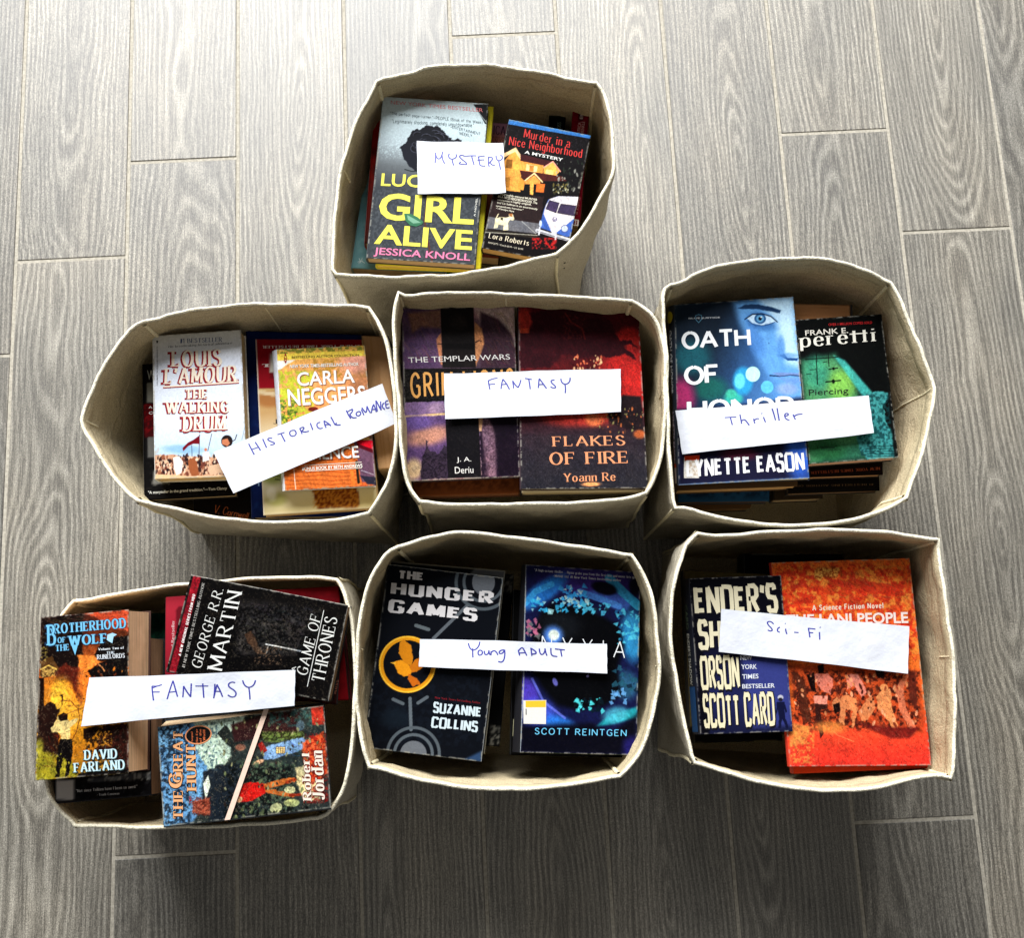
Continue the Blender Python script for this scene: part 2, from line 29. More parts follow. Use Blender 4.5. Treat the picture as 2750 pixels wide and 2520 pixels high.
{'n': 'drum', 'label': 'white paperback with red shadowed serif capitals and a caravan of riders below', 'fr': 2, 'c': [-35.1,16.1], 'zt': 20.6, 'th': 2.2, 'ang': 0.0224, 'Q': [[-5.3,8.69],[5.08,8.69],[5.35,-8.9],[-5.13,-8.48]], 'S': [531,854], 'main': True, 'pages': (200,170,120), 'spine': (225,222,212), 'ss': 3, 'kind': 'flat', 'art': [('grad',[265.4,-0.0],[261.4,860.2],[(228,226,218),(222,226,236),(222,228,238),(222,228,238),(196,215,232),(130,175,214)]),('poly',[[-1.6,711.5],[47.8,717.3],[107.2,712.6],[166.2,729.6],[225.5,729.8],[284.5,738.9],[343.9,736.1],[536.3,723.7],[536.7,859.0],[0.0,854.0]],(205,160,130),1,3),('blob',[167.2,685.2],120,26,4.0,(120,170,210),0.6,1),('scatter',[[8.2,718.8],[383.6,732.7],[380.0,839.6],[6.3,827.6]],340,12,[(60,36,34),(150,95,70),(225,190,160),(110,60,50),(40,30,34),(240,215,190)],11),('scatter',[[384.1,718.1],[532.3,723.5],[527.1,853.9],[379.7,849.3]],90,13,[(60,36,34),(150,95,70),(110,30,40),(180,150,140)],12),('poly',[[106.8,732.4],[141.6,723.8],[165.5,759.1],[154.1,822.6],[124.3,836.3],[110.4,796.6]],(235,225,215),1,3),('poly',[[193.3,750.3],[225.3,736.7],[244.4,761.9],[257.0,840.6],[212.6,844.1],[196.0,799.5]],(160,95,60),1,3),('poly',[[312.8,783.9],[382.1,776.5],[400.0,830.6],[321.0,837.7],[302.1,812.8]],(215,180,150),1,4),('blob',[297.8,693.2],9,10,4.0,(200,130,100),1,0.2),('poly',[[280.5,709.3],[315.2,705.7],[318.6,754.8],[278.9,763.2]],(235,225,215),1,3),('poly',[[0.5,824.4],[222.5,844.4],[533.5,839.6],[534.7,858.9],[0.0,854.0]],(222,190,150),1,4),('line',[[264.6,605.1],[258.2,728.1]],4,(70,70,80),1),('poly',[[266.5,607.2],[263.0,659.4],[227.4,656.0],[195.4,669.5],[166.9,698.1],[163.4,678.2],[195.9,647.8],[228.0,633.3]],(120,20,34),1,3),('line',[[336.2,603.2],[310.4,700.6]],4,(80,80,90),1),('line',[[217.3,664.5],[217.7,726.6]],3,(60,60,70),1),('line',[[533.8,562.6],[510.6,644.8]],4,(150,160,170),1),('blob',[423.1,649.1],34,36,4.0,(40,30,30),1,0.1),('poly',[[394.6,640.1],[426.7,633.6],[440.5,661.6],[425.1,678.6],[393.8,664.6]],(200,130,95),1,3),('line',[[450.8,652.2],[471.0,643.2],[482.0,614.3]],5,(60,40,40),1),('blob',[16.6,689.3],8,22,24.0,(190,190,190),0.9,0.3)], 'text': [('T', '#1 BESTSELLER', 'serif',(46,70,120),[164.7,28.0],[417.4,35.0],[164.0,56.8],{'w': 0.16}),('T', 'His breathtaking historical adventure', 'serif',(30,34,44),[92.5,65.4],[473.3,67.2],[92.2,82.9],{'w': 0.13, 'slant': 0.2}),('T', 'LOUIS', 'serif',(250,236,214),[106.2,94.1],[412.9,105.9],[104.1,196.5],{'w': 0.2, 'out': [(150,24,34),0,-7,5]}),('T', "L'AMOUR", 'serif',(250,236,214),[65.5,200.3],[507.6,206.8],[59.6,300.0],{'w': 0.2, 'out': [(150,24,34),0,-7,5]}),('L',[[57.3,316.1],[506.6,311.9]],11,(165,34,44)),('L',[[59.4,312.2],[506.8,307.9]],8,(250,236,214)),('T', 'THE', 'serif',(250,236,214),[191.7,335.7],[318.4,338.6],[190.3,392.1],{'w': 0.2, 'out': [(150,24,34),0,-6,3]}),('T', 'WALKING', 'serif',(250,236,214),[67.7,399.8],[442.5,413.1],[66.3,472.4],{'w': 0.2, 'out': [(150,24,34),0,-7,4]}),('T', 'DRUM', 'serif',(250,236,214),[168.0,487.3],[427.6,493.7],[163.6,584.9],{'w': 0.2, 'out': [(150,24,34),0,-7,4]}),('L',[[229.5,579.8],[430.5,580.7]],10,(165,34,44)),('L',[[231.5,577.0],[430.6,577.7]],7,(250,236,214)),('T', 'v', 'serif',(20,20,24),[19.9,30.5],[36.2,31.6],[19.6,47.0],{'w': 0.3}),('T', '0-553-28040-6 * IN U.S. $4.99 (IN CANADA $5.99)', 'sans',(60,60,70),[19.3,301.8],[23.3,65.9],[29.3,302.3],{})]},
{'n': 'clancy', 'label': 'black paperback with grey block letters beneath the white riders book', 'fr': 2, 'c': [-36.9,13.74], 'zt': 18.2, 'th': 1.3, 'ang': -0.0178, 'Q': [[-5.83,8.18],[5.31,8.18],[5.52,-8.05],[-5.0,-8.32]], 'S': [542,797], 'main': False, 'pages': (170,145,105), 'spine': (30,28,28), 'ss': 3, 'kind': 'flat', 'art': [('fill',(18,16,17)),('noise',4,[[0.2,-15.3],[542.0,2.1],[547.3,828.7],[-12.2,798.3]],(60,56,52),0.7,0.6),('poly',[[1.5,237.5],[66.1,238.0],[63.7,429.7],[5.6,429.1]],(120,14,20),1,8),('noise',8,[[1.6,227.5],[71.2,230.2],[68.6,439.8],[-1.5,436.7]],(60,10,14),0.45,0.8),('poly',[[23.1,112.4],[156.6,117.1],[155.6,231.4],[21.5,226.2]],(150,148,138),1,3),('poly',[[23.6,432.9],[153.8,438.6],[152.7,557.4],[21.9,551.3]],(110,108,104),1,3),('poly',[[61.2,626.8],[44.9,709.1],[151.3,709.6],[152.0,631.3]],(130,128,122),1,4)], 'text': [('T', 'WITHOUT', 'sans',(205,205,195),[27.1,36.5],[236.2,41.4],[26.3,95.3],{}),('T', 'A JACK RYAN', 'sansb',(230,230,225),[32.1,250.7],[235.0,254.6],[31.9,268.8],{}),('T', 'COLLECTION', 'sansb',(230,230,225),[33.7,282.9],[234.8,284.9],[33.5,298.9],{}),('T', '"A storyteller in the grand tradition."—Tom Clancy', 'sansb',(235,235,228),[23.1,743.9],[493.9,743.2],[22.8,765.3],{})]},
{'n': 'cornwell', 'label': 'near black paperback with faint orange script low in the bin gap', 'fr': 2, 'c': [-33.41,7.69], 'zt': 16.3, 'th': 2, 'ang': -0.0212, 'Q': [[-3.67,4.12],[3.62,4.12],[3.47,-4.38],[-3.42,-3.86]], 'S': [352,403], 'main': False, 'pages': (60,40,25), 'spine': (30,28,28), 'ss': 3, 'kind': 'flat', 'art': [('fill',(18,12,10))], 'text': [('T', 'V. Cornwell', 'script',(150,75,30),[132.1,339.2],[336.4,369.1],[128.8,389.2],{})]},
{'n': 'navy', 'label': 'large navy blue hardback lying under the red topped novel', 'fr': 2, 'c': [-23.12,14.01], 'zt': 17.4, 'th': 2.6, 'ang': -0.0863, 'Q': [[-8.31,11.18],[5.88,11.18],[8.09,-10.81],[-5.66,-11.55]], 'S': [693,1085], 'main': False, 'pages': (190,170,130), 'spine': (24,46,104), 'ss': 3, 'kind': 'flat', 'art': [('grad',[191.1,-4.7],[254.1,1089.2],[(22,44,100),(20,38,92),(18,34,84)]),('noise',20,[[-9.8,-7.8],[734.4,-35.3],[692.6,1096.8],[-44.8,1084.3]],(30,60,120),0.56,0.6)], 'text': [('T', 'T', 'serif',(130,160,200),[33.7,882.3],[59.6,882.5],[32.9,905.5],{})]},
{'n': 'rednovel', 'label': 'red topped beige novel lying upside down under the dock scene paperback', 'fr': 2, 'c': [-22.06,13.49], 'zt': 18.9, 'th': 1.4, 'ang': -0.0533, 'Q': [[-7.44,10.36],[5.2,10.36],[7.69,-9.87],[-5.44,-10.84]], 'S': [649,1017], 'main': False, 'pages': (190,160,120), 'spine': (190,160,110), 'ss': 1, 'kind': 'flat', 'art': [('grad',[124.8,275.0],[181.0,1023.6],[(212,186,130),(196,160,110),(214,200,170),(200,196,160),(214,206,180),(205,190,140)]),('poly',[[-5.1,-2.0],[659.6,-2.2],[652.5,294.2],[7.0,291.1]],(150,14,32),1,3),('poly',[[82.4,72.9],[198.1,73.1],[188.3,235.7],[74.0,234.1]],(120,10,26),1,3),('poly',[[83.8,85.1],[135.4,85.2],[129.3,194.6],[78.0,196.0]],(205,200,185),1,3),('blob',[69.8,353.9],90,50,-0.2,(170,110,60),0.8,0.8),('poly',[[6.4,303.0],[122.6,315.1],[111.1,339.8],[10.5,324.9]],(230,215,180),0.8,8),('blob',[67.7,785.5],80,60,-0.2,(120,130,60),0.8,0.9),('blob',[79.7,930.6],60,40,-0.2,(150,150,70),0.6,1),('blob',[52.1,900.2],30,40,-0.2,(240,236,225),0.7,1),('poly',[[287.4,875.3],[540.6,880.5],[549.5,1005.1],[308.2,998.4]],(120,60,22),1,8),('noise',6,[[288.0,865.6],[560.1,881.7],[548.6,1014.9],[279.3,996.5]],(190,130,50),0.5,0.9),('line',[[0.2,1013.2],[649.3,1014.0]],6,(235,225,205),1),('line',[[0.9,2.0],[0.0,1016.1]],5,(240,230,215),1)], 'text': [('T', '#1 NEW YORK TIMES BESTSELLER', 'serif',(240,225,215),[634.1,48.7],[39.9,54.6],[635.7,31.8],{'w': 0.2}),('T', 'L', 'serif',(235,225,215),[77.6,163.8],[32.4,165.5],[78.6,145.7],{'w': 0.3}),('T', 'T', 'serif',(40,30,25),[117.5,499.0],[84.5,499.0],[119.0,472.3],{}),('T', 'a novel of', 'sansb',(40,36,24),[108.7,789.5],[69.6,785.6],[109.2,779.8],{}),('T', 'love and', 'sansb',(40,36,24),[105.7,808.7],[66.7,804.7],[106.2,799.1],{}),('T', 'honor', 'sansb',(40,36,24),[102.7,827.9],[73.5,824.4],[103.3,816.4],{})]},
{'n': 'carla', 'label': 'sunny paperback with white capitals over leaves and an orange wooden dock', 'fr': 2, 'c': [-20.39,13.79], 'zt': 20.9, 'th': 1.8, 'ang': -0.0037, 'Q': [[-5.61,8.38],[4.67,8.38],[5.67,-8.32],[-4.73,-8.43]], 'S': [529,831], 'main': True, 'pages': (215,205,185), 'spine': (225,230,240), 'ss': 3, 'kind': 'flat', 'art': [('grad',[265.9,-6.6],[256.5,845.2],[(236,190,90),(240,170,110),(238,160,100),(232,140,80),(210,110,60),(196,96,50)]),('noise',10,[[-16.7,113.7],[226.3,124.9],[199.2,526.8],[-39.3,514.6]],(190,200,60),0.42,0.9),('noise',7,[[-16.9,295.9],[113.6,302.2],[97.4,561.3],[-31.6,554.6]],(70,110,40),0.55,0.9),('noise',8,[[210.2,62.8],[555.2,78.6],[545.1,201.1],[202.0,184.9]],(180,140,50),0.5,0.8),('blob',[471.6,105.6],110,70,2.5,(240,170,160),0.8,1),('blob',[491.4,239.4],80,90,22.5,(160,110,80),0.7,1),('noise',9,[[1.4,-23.5],[531.0,0.1],[526.4,56.7],[-1.9,32.7]],(120,130,50),0.5,0.9),('poly',[[3.5,27.8],[530.8,28.0],[530.1,62.0],[2.3,65.6]],(246,214,90),1,4),('poly',[[-3.9,68.4],[108.0,68.4],[50.4,96.4],[8.1,125.0],[-5.1,124.4]],(248,246,235),1,8),('poly',[[3.1,556.4],[417.7,538.1],[444.8,826.3],[-2.9,830.8]],(214,116,52),1,4),('stripes',[[4.6,615.8],[429.8,638.2],[413.5,849.1],[-7.6,825.7]],(150,60,24),9),('poly',[[416.9,548.0],[536.8,544.3],[529.8,821.2],[446.3,806.8]],(112,80,100),1,5),('poly',[[421.1,558.2],[529.8,568.9],[530.3,623.7],[471.7,610.6]],(196,16,40),1,4),('poly',[[434.5,578.8],[525.8,618.4],[526.7,643.3],[442.4,604.1]],(90,14,30),1,3),('poly',[[439.6,767.1],[533.0,782.1],[529.0,831.0],[474.9,818.2]],(46,44,60),1,5),('line',[[390.3,636.1],[396.5,813.8]],22,(220,120,50),1),('line',[[426.0,687.5],[428.6,805.8]],16,(40,34,24),1),('line',[[342.3,613.7],[385.1,705.0]],10,(200,110,50),1),('line',[[449.7,738.1],[518.5,766.5]],3,(200,190,200),1),('line',[[57.7,658.0],[63.3,824.8]],4,(245,225,205),1),('blob',[194.9,366.6],30,14,2.5,(120,40,30),1,0.3),('blob',[466.6,550.6],60,12,7.5,(235,190,110),0.9,0.5),('brush',0.2,0.12)], 'text': [('T', 'BESTSELLING AUTHOR COLLECTION', 'sansb',(60,46,20),[87.1,44.9],[490.4,48.8],[86.2,59.2],{}),('T', 'NEW YORK TIMES-BESTSELLING AUTHOR', 'sansb',(250,246,235),[73.8,95.4],[484.3,100.0],[72.6,115.8],{'out': [(140,90,50),2,2,2]}),('T', 'CARLA', 'sans',(252,250,244),[111.4,144.0],[453.9,137.5],[110.3,227.3],{'bold': 0.012, 'out': [(150,100,70),4,4,4]}),('T', 'NEGGERS', 'sans',(252,250,244),[48.8,240.5],[509.5,240.2],[50.8,341.4],{'bold': 0.012, 'out': [(150,100,70),4,4,4]}),('T', 'PATIENCE', 'sans',(252,250,244),[50.6,593.5],[441.2,594.1],[53.3,663.7],{'bold': 0.012, 'out': [(120,60,30),4,4,4]}),('L',[[120.8,692.8],[455.4,691.1]],3,(250,240,220)),('T', 'BONUS BOOK BY BETH ANDREWS', 'sansb',(252,248,236),[108.4,702.0],[458.6,701.1],[108.1,721.6],{}),('L',[[124.6,726.4],[454.8,724.6]],3,(250,240,220)),('T', 'H', 'sansb',(170,20,30),[42.2,44.9],[58.5,45.7],[40.8,69.4],{}),('P',[[51.6,24.9],[58.7,41.6],[42.5,40.8]],(170,20,30)),('P',[[47.9,86.1],[56.9,72.2],[40.7,71.4]],(170,20,30))], 'B': [[-6.54,8.69],[4.26,8.55],[5.36,-8.15],[-5.35,-8.17]]},
{'n': 'foreedge', 'label': 'thick tan page block standing fore edge up against the bin wall', 'fr': 2, 'c': [-14.2,15.93], 'zt': 18.6, 'th': 9, 'ang': -0.1005, 'Q': [[-3.1,8.06],[0.26,8.06],[2.63,-7.91],[0.21,-8.2]], 'S': [144,790], 'main': False, 'pages': (190,160,120), 'spine': (30,28,28), 'ss': 3, 'kind': 'fore', 'art': [('fill',(214,172,126)),('pagelines',(196,150,104),1)], 'text': []},
{'n': 'grim', 'label': 'purple sepia paperback with a black banded face and tall narrow gold letters', 'fr': 3, 'c': [-4.74,16.03], 'zt': 20.8, 'th': 0.9, 'ang': -0.0401, 'Q': [[-6.89,10.29],[6.31,10.29],[6.78,-10.07],[-6.21,-10.51]], 'S': [746,1135], 'main': True, 'pages': (200,196,186), 'spine': (60,44,60), 'ss': 3, 'kind': 'flat', 'art': [('grad',[381.1,-1.5],[368.8,1138.7],[(150,110,120),(120,90,100),(90,70,84),(86,70,90),(110,90,130),(140,110,130),(150,120,120)]),('poly',[[471.9,-2.7],[746.0,0.0],[740.4,414.9],[596.8,197.1],[519.5,93.0]],(205,180,175),1,60),('poly',[[-2.0,-0.0],[260.2,-2.6],[249.5,404.5],[-1.2,409.2]],(96,72,104),1,20),('poly',[[37.5,36.1],[259.8,12.8],[256.4,140.9],[125.9,129.0],[64.6,168.8]],(150,110,90),0.9,30),('poly',[[521.3,31.0],[640.5,84.2],[718.0,178.3],[755.2,271.7],[750.4,415.1],[510.0,410.0]],(70,48,60),0.95,26),('hair',[[521.6,20.6],[763.4,23.1],[751.1,394.7],[510.6,389.7]],(150,110,100)),('hair',[[7.7,15.4],[259.6,17.9],[250.6,364.2],[-0.0,359.3]],(150,110,110)),('poly',[[478.9,102.8],[528.0,144.7],[540.0,247.5],[512.4,328.7],[480.2,399.2],[461.1,368.4]],(214,150,104),1,14),('poly',[[255.6,171.6],[224.4,211.8],[227.9,272.8],[248.0,384.3],[260.1,384.5]],(205,140,104),1,10),('line',[[483.0,238.4],[505.4,226.5],[520.4,230.8]],7,(50,26,30),1),('line',[[231.6,246.5],[258.7,246.9]],6,(60,34,40),1),('poly',[[256.2,-4.7],[475.9,-2.6],[479.9,409.3],[259.5,404.7]],(34,30,30),1,3),('blob',[373.2,101.5],60,60,0.5,(52,46,44),0.7,1),('poly',[[268.8,243.0],[479.7,246.5],[473.5,287.3],[272.9,279.6]],(18,15,16),0.8,12),('poly',[[-1.1,407.2],[750.4,415.1],[742.6,648.1],[-1.2,627.6]],(22,20,20),1,3),('noise',4,[[-6.0,399.2],[760.4,415.3],[752.6,648.4],[-11.1,627.3]],(66,62,60),0.62,0.8),('poly',[[3.8,627.7],[265.7,624.9],[266.0,724.1],[3.7,721.2]],(130,104,140),1,4),('blob',[212.5,673.1],60,40,0.5,(180,150,170),0.7,1),('poly',[[1.9,712.3],[271.6,702.5],[271.2,716.3],[2.6,726.1]],(225,190,140),1,3),('poly',[[3.6,726.1],[281.0,724.5],[280.2,1115.7],[2.1,1128.4]],(104,78,120),1,4),('blob',[158.1,848.5],160,60,-9.5,(206,150,124),0.9,1),('blob',[53.4,1058.4],60,70,0.5,(226,196,150),0.9,0.9),('blob',[90.6,758.2],100,50,0.5,(120,96,160),0.8,1),('poly',[[104.2,1012.0],[125.3,964.4],[145.5,872.5],[155.6,946.0],[224.6,968.0],[256.1,905.7],[275.3,930.8],[277.4,1038.0],[275.0,1125.1],[96.4,1127.4]],(62,50,66),1,5),('noise',5,[[100.9,944.0],[279.8,950.5],[274.7,1134.8],[96.4,1127.4]],(30,24,34),0.55,0.8),('poly',[[269.0,724.2],[488.6,720.8],[493.1,1129.3],[275.0,1125.1]],(26,24,28),1,3),('poly',[[488.3,730.8],[600.3,724.2],[739.2,748.5],[744.1,1133.0],[498.0,1130.5]],(40,28,44),1,4),('poly',[[499.7,751.0],[579.6,748.5],[591.2,853.2],[592.4,1126.6],[537.9,1126.3],[514.2,929.6]],(140,108,124),1,20),('noise',6,[[509.7,751.3],[619.3,754.7],[607.2,1129.2],[498.2,1124.7]],(90,66,80),0.5,0.8),('poly',[[488.0,740.7],[514.9,741.5],[505.2,830.5],[489.3,830.0]],(226,180,140),1,4),('poly',[[550.1,732.7],[629.6,745.1],[748.9,758.8],[742.1,1132.9],[607.2,1129.2],[596.2,853.4]],(30,20,34),0.9,20),('noise',3.5,[[0.1,-5.1],[784.2,2.5],[745.3,1154.6],[-25.5,1122.5]],(20,16,20),0.66,0.2),('brush',0.22,0.15)], 'text': [('T', 'THE TEMPLAR WARS', 'sans',(238,234,228),[32.7,331.8],[705.3,322.2],[35.9,368.0],{}),('T', 'GRIM LIONS', 'cond',(222,160,84),[40.4,432.1],[730.4,414.7],[44.4,603.1],{'w': 0.12}),('T', 'J. A.', 'sans',(238,234,228),[335.2,993.5],[430.6,995.2],[336.2,1030.6],{}),('T', 'Deriu', 'sans',(238,234,228),[321.6,1055.3],[442.7,1056.2],[322.4,1098.0],{})]},
{'n': 'brownunder', 'label': 'thick tan edged book under the purple paperback at its near edge', 'fr': 3, 'c': [-4.46,11.69], 'zt': 18.2, 'th': 2.4, 'ang': -0.0356, 'Q': [[-6.64,7.34],[6.42,7.34],[6.26,-7.23],[-6.03,-7.45]], 'S': [712,804], 'main': False, 'pages': (150,92,52), 'spine': (90,50,26), 'ss': 3, 'kind': 'flat', 'art': [('fill',(120,70,40)),('noise',14,[[-0.0,-0.0],[716.9,10.4],[714.0,815.9],[-30.2,793.4]],(80,44,24),0.5,0.8)], 'text': []},
{'n': 'flakes', 'label': 'crimson and charcoal paperback with a horned silhouette and copper serif title', 'fr': 3, 'c': [9.2,14.74], 'zt': 21, 'th': 1.0, 'ang': -0.0633, 'Q': [[-7.42,10.82],[6.69,10.82],[7.57,-10.67],[-6.83,-10.98]], 'S': [815,1200], 'main': True, 'pages': (215,206,186), 'spine': (50,30,40), 'ss': 3, 'kind': 'flat', 'art': [('grad',[370.1,0.5],[410.9,1201.0],[(96,26,36),(88,28,36),(90,30,36),(130,34,36),(90,36,44),(56,44,52),(50,46,54),(44,44,52)]),('blob',[707.6,468.6],170,260,-0.7,(205,50,46),0.95,0.8),('blob',[397.1,730.4],260,70,-0.7,(190,60,50),0.9,0.9),('blob',[39.5,97.0],60,90,-0.7,(180,60,50),0.9,0.8),('blob',[358.9,31.6],160,40,-0.7,(120,30,36),0.8,1),('blob',[740.0,213.1],90,80,-0.7,(190,50,46),0.9,0.6),('poly',[[71.2,45.4],[215.6,12.8],[523.9,8.9],[622.7,100.9],[678.5,223.9],[759.9,223.2],[789.8,274.3],[738.5,243.9],[707.1,264.7],[775.1,325.6],[778.5,358.3],[704.7,315.9],[612.6,337.0],[532.0,327.4],[409.8,348.6],[309.8,308.7],[205.9,410.7],[104.9,411.3],[4.0,411.9],[7.5,179.1],[68.9,168.3],[90.5,106.7]],(66,24,32),1,14),('line',[[317.5,42.5],[356.6,103.8],[426.9,144.2],[444.8,215.8]],10,(130,44,40),0.8),('noise',6,[[297.0,42.7],[461.2,40.7],[454.6,226.0],[291.8,227.4]],(150,60,50),0.62,0.4),('poly',[[2.9,148.5],[69.3,147.9],[68.8,178.5],[7.5,179.1]],(220,90,60),0.8,10),('scatter',[[359.8,328.7],[552.3,327.3],[548.6,418.8],[357.0,419.9]],40,12,[(245,200,150),(240,130,90),(80,20,24)],21),('blob',[485.9,750.2],60,50,-0.7,(235,130,80),0.9,0.8),('blob',[576.1,730.3],60,30,-0.7,(200,80,60),0.9,0.9),('poly',[[577.0,710.3],[682.0,589.9],[801.5,599.6],[809.1,839.8],[691.8,809.9],[584.0,780.0]],(40,30,34),1,20),('scatter',[[518.4,680.5],[817.4,680.0],[809.1,839.8],[512.3,839.5]],90,9,[(150,140,90),(30,24,28),(90,60,50),(210,120,70)],22),('blob',[778.9,849.7],40,30,-0.7,(210,110,60),0.9,0.8),('blob',[450.9,1172.2],60,14,-0.7,(250,170,110),1,0.9),('noise',3.5,[[-0.1,5.1],[879.0,-6.0],[814.8,1203.9],[-17.5,1198.0]],(30,26,32),0.6,0.25),('noise',3,[[-12.2,829.1],[834.4,829.9],[814.8,1203.9],[-17.5,1198.0]],(110,106,112),0.7,0.35),('brush',0.26,0.12)], 'text': [('T', 'FLAKES', 'serif',(240,158,112),[203.0,860.8],[681.8,854.5],[205.2,929.4],{'w': 0.15}),('T', 'OF FIRE', 'serif',(240,158,112),[184.7,964.6],[690.9,956.4],[186.7,1048.4],{'w': 0.16}),('T', 'Yoann Re', 'serif',(240,158,112),[273.4,1101.3],[610.1,1095.3],[273.8,1157.5],{'w': 0.15})]},
{'n': 'paleunder', 'label': 'cream edged paperback hidden beneath the crimson book', 'fr': 3, 'c': [9.24,10.78], 'zt': 19.4, 'th': 2.2, 'ang': -0.0633, 'Q': [[-6.9,7.04],[6.81,7.04],[7.12,-6.87],[-7.04,-7.2]], 'S': [792,779], 'main': False, 'pages': (190,175,140), 'spine': (30,28,28), 'ss': 3, 'kind': 'flat', 'art': [('fill',(200,190,165))], 'text': []},
{'n': 'oath', 'label': 'blue toned library paperback with half a woman face and large white capitals', 'fr': 4, 'c': [27.44,14.63], 'zt': 21, 'th': 1.4, 'ang': 0.0202, 'Q': [[-6.41,10.82],[7.61,10.82],[6.84,-10.94],[-8.05,-10.69]], 'S': [784,1141], 'main': True, 'pages': (220,205,175), 'spine': (30,40,56), 'ss': 3, 'kind': 'flat', 'art': [('grad',[9.7,31.8],[815.5,390.3],[(34,48,62),(30,42,56),(60,100,150),(110,170,230)]),('poly',[[388.6,10.2],[784.0,0.0],[791.8,649.5],[674.3,622.7],[592.8,507.7],[530.0,393.0],[476.9,267.8],[422.7,141.4]],(110,168,224),1,70),('poly',[[557.5,0.6],[784.0,0.0],[784.0,287.0],[789.7,449.2],[710.7,424.3],[678.4,321.1],[659.1,177.1]],(196,228,250),1,80),('blob',[558.0,139.9],90,50,13.8,(70,120,180),0.9,0.9),('blob',[566.2,171.2],100,36,13.8,(60,110,170),0.5,1),('poly',[[417.8,48.3],[471.5,29.1],[555.1,34.6],[637.3,57.5],[698.1,82.1],[686.0,101.9],[614.5,81.8],[532.0,64.0],[448.5,60.6]],(36,66,104),1,9),('poly',[[465.8,118.5],[508.8,97.6],[571.3,99.6],[622.1,118.3],[661.1,151.6],[618.6,164.3],[566.2,171.2],[505.2,151.9]],(200,225,245),1,4),('blob',[556.8,127.4],38,34,3.8,(50,100,150),1,0.1),('blob',[556.8,127.4],25,23,3.8,(110,170,210),1,0.2),('blob',[556.8,127.4],12,12,3.8,(14,24,40),1,0.2),('blob',[564.8,117.7],5,5,3.8,(240,250,255),1,0.2),('line',[[457.0,125.1],[509.0,95.5],[571.6,96.5],[627.5,116.6],[666.1,155.0]],8,(24,44,76),1),('line',[[475.1,134.5],[524.7,170.6],[586.8,172.5],[650.4,156.1]],4,(40,70,110),1),('poly',[[664.2,370.9],[695.5,362.7],[713.7,389.1],[779.6,393.2],[773.0,409.9],[712.2,406.2]],(40,84,140),1,6),('blob',[678.4,321.1],26,80,3.8,(84,140,206),0.7,1),('blob',[720.0,374.3],60,18,3.8,(90,140,200),0.6,1),('blob',[517.9,270.3],50,110,-16.2,(70,120,190),0.5,1),('line',[[593.9,492.7],[653.8,501.4],[719.8,497.3],[789.5,507.5]],9,(40,60,100),1),('poly',[[605.1,478.3],[665.9,477.0],[786.1,489.2],[789.8,504.5],[719.8,497.3],[653.8,501.4]],(130,150,200),0.8,8),('poly',[[633.1,508.1],[788.8,515.5],[784.9,559.3],[700.7,544.3]],(120,160,220),0.8,12),('blob',[601.0,287.8],4,5,3.8,(70,110,150),1,0.3),('blob',[104.1,346.3],120,110,3.8,(40,110,120),0.8,1),('blob',[217.8,555.5],110,80,3.8,(36,120,100),0.7,1),('blob',[25.9,604.3],90,130,3.8,(200,60,120),0.85,1),('blob',[354.7,623.8],60,40,3.8,(70,200,180),0.9,0.7),('poly',[[-5.7,672.6],[392.2,665.9],[812.5,640.8],[784.0,1141.0],[0.0,1141.0]],(34,34,60),1,40),('blob',[744.6,962.2],90,200,3.8,(60,110,210),0.9,1),('blob',[375.2,971.2],120,40,3.8,(110,40,60),0.7,1),('blob',[697.4,584.1],70,40,3.8,(160,180,220),0.8,1),('blob',[420.8,517.5],65,90,3.8,(60,170,220),0.9,0.5),('blob',[485.8,478.1],46,48,3.8,(196,240,225),1,0.12),('blob',[570.6,564.6],40,40,3.8,(110,200,230),1,0.15),('blob',[400.7,516.3],34,50,3.8,(120,220,230),0.9,0.4),('blob',[341.3,593.0],36,30,3.8,(80,200,170),0.9,0.6),('noise',3.5,[[1.3,-52.0],[432.7,-23.2],[365.0,1160.4],[-25.8,1139.6]],(20,26,44),0.6,0.15),('line',[[784.0,1141.0],[1.0,1141.1]],8,(150,175,210),1),('poly',[[36.0,972.1],[127.8,977.1],[123.5,1103.9],[32.6,1099.0]],(226,222,214),1,3),('noise',7,[[37.8,974.1],[124.9,978.9],[120.7,1101.8],[34.6,1097.1]],(190,170,150),0.55,0.9),('poly',[[38.2,962.4],[133.1,963.7],[127.3,991.8],[40.3,991.9]],(220,70,30),1,4),('brush',0.08,0)], 'text': [('T', 'OATH', 'round',(246,248,250),[39.3,176.4],[486.6,182.5],[40.2,295.4],{'w': 0.19, 'gap': 0.1}),('T', 'OF', 'round',(246,248,250),[47.5,399.7],[263.0,400.8],[50.1,523.3],{'w': 0.19, 'gap': 0.1}),('T', 'HONOR', 'round',(246,248,250),[61.5,618.5],[738.7,628.5],[61.9,741.3],{'w': 0.19, 'gap': 0.12}),('T', 'BLUE JUSTICE', 'sansb',(200,205,210),[89.6,90.9],[295.9,98.2],[89.2,103.3],{}),('L',[[135.9,81.5],[154.9,75.5],[175.5,82.1],[174.6,106.8],[155.0,128.2],[137.1,106.4],[135.9,81.5]],3,(90,150,180)),('T', 'LYNETTE EASON', 'block',(250,250,252),[47.3,982.5],[763.1,972.9],[47.8,1103.7],{'w': 0.2})], 'B': [[-6.9,11.0],[8.03,11.21],[7.21,-10.95],[-8.01,-10.45]]},
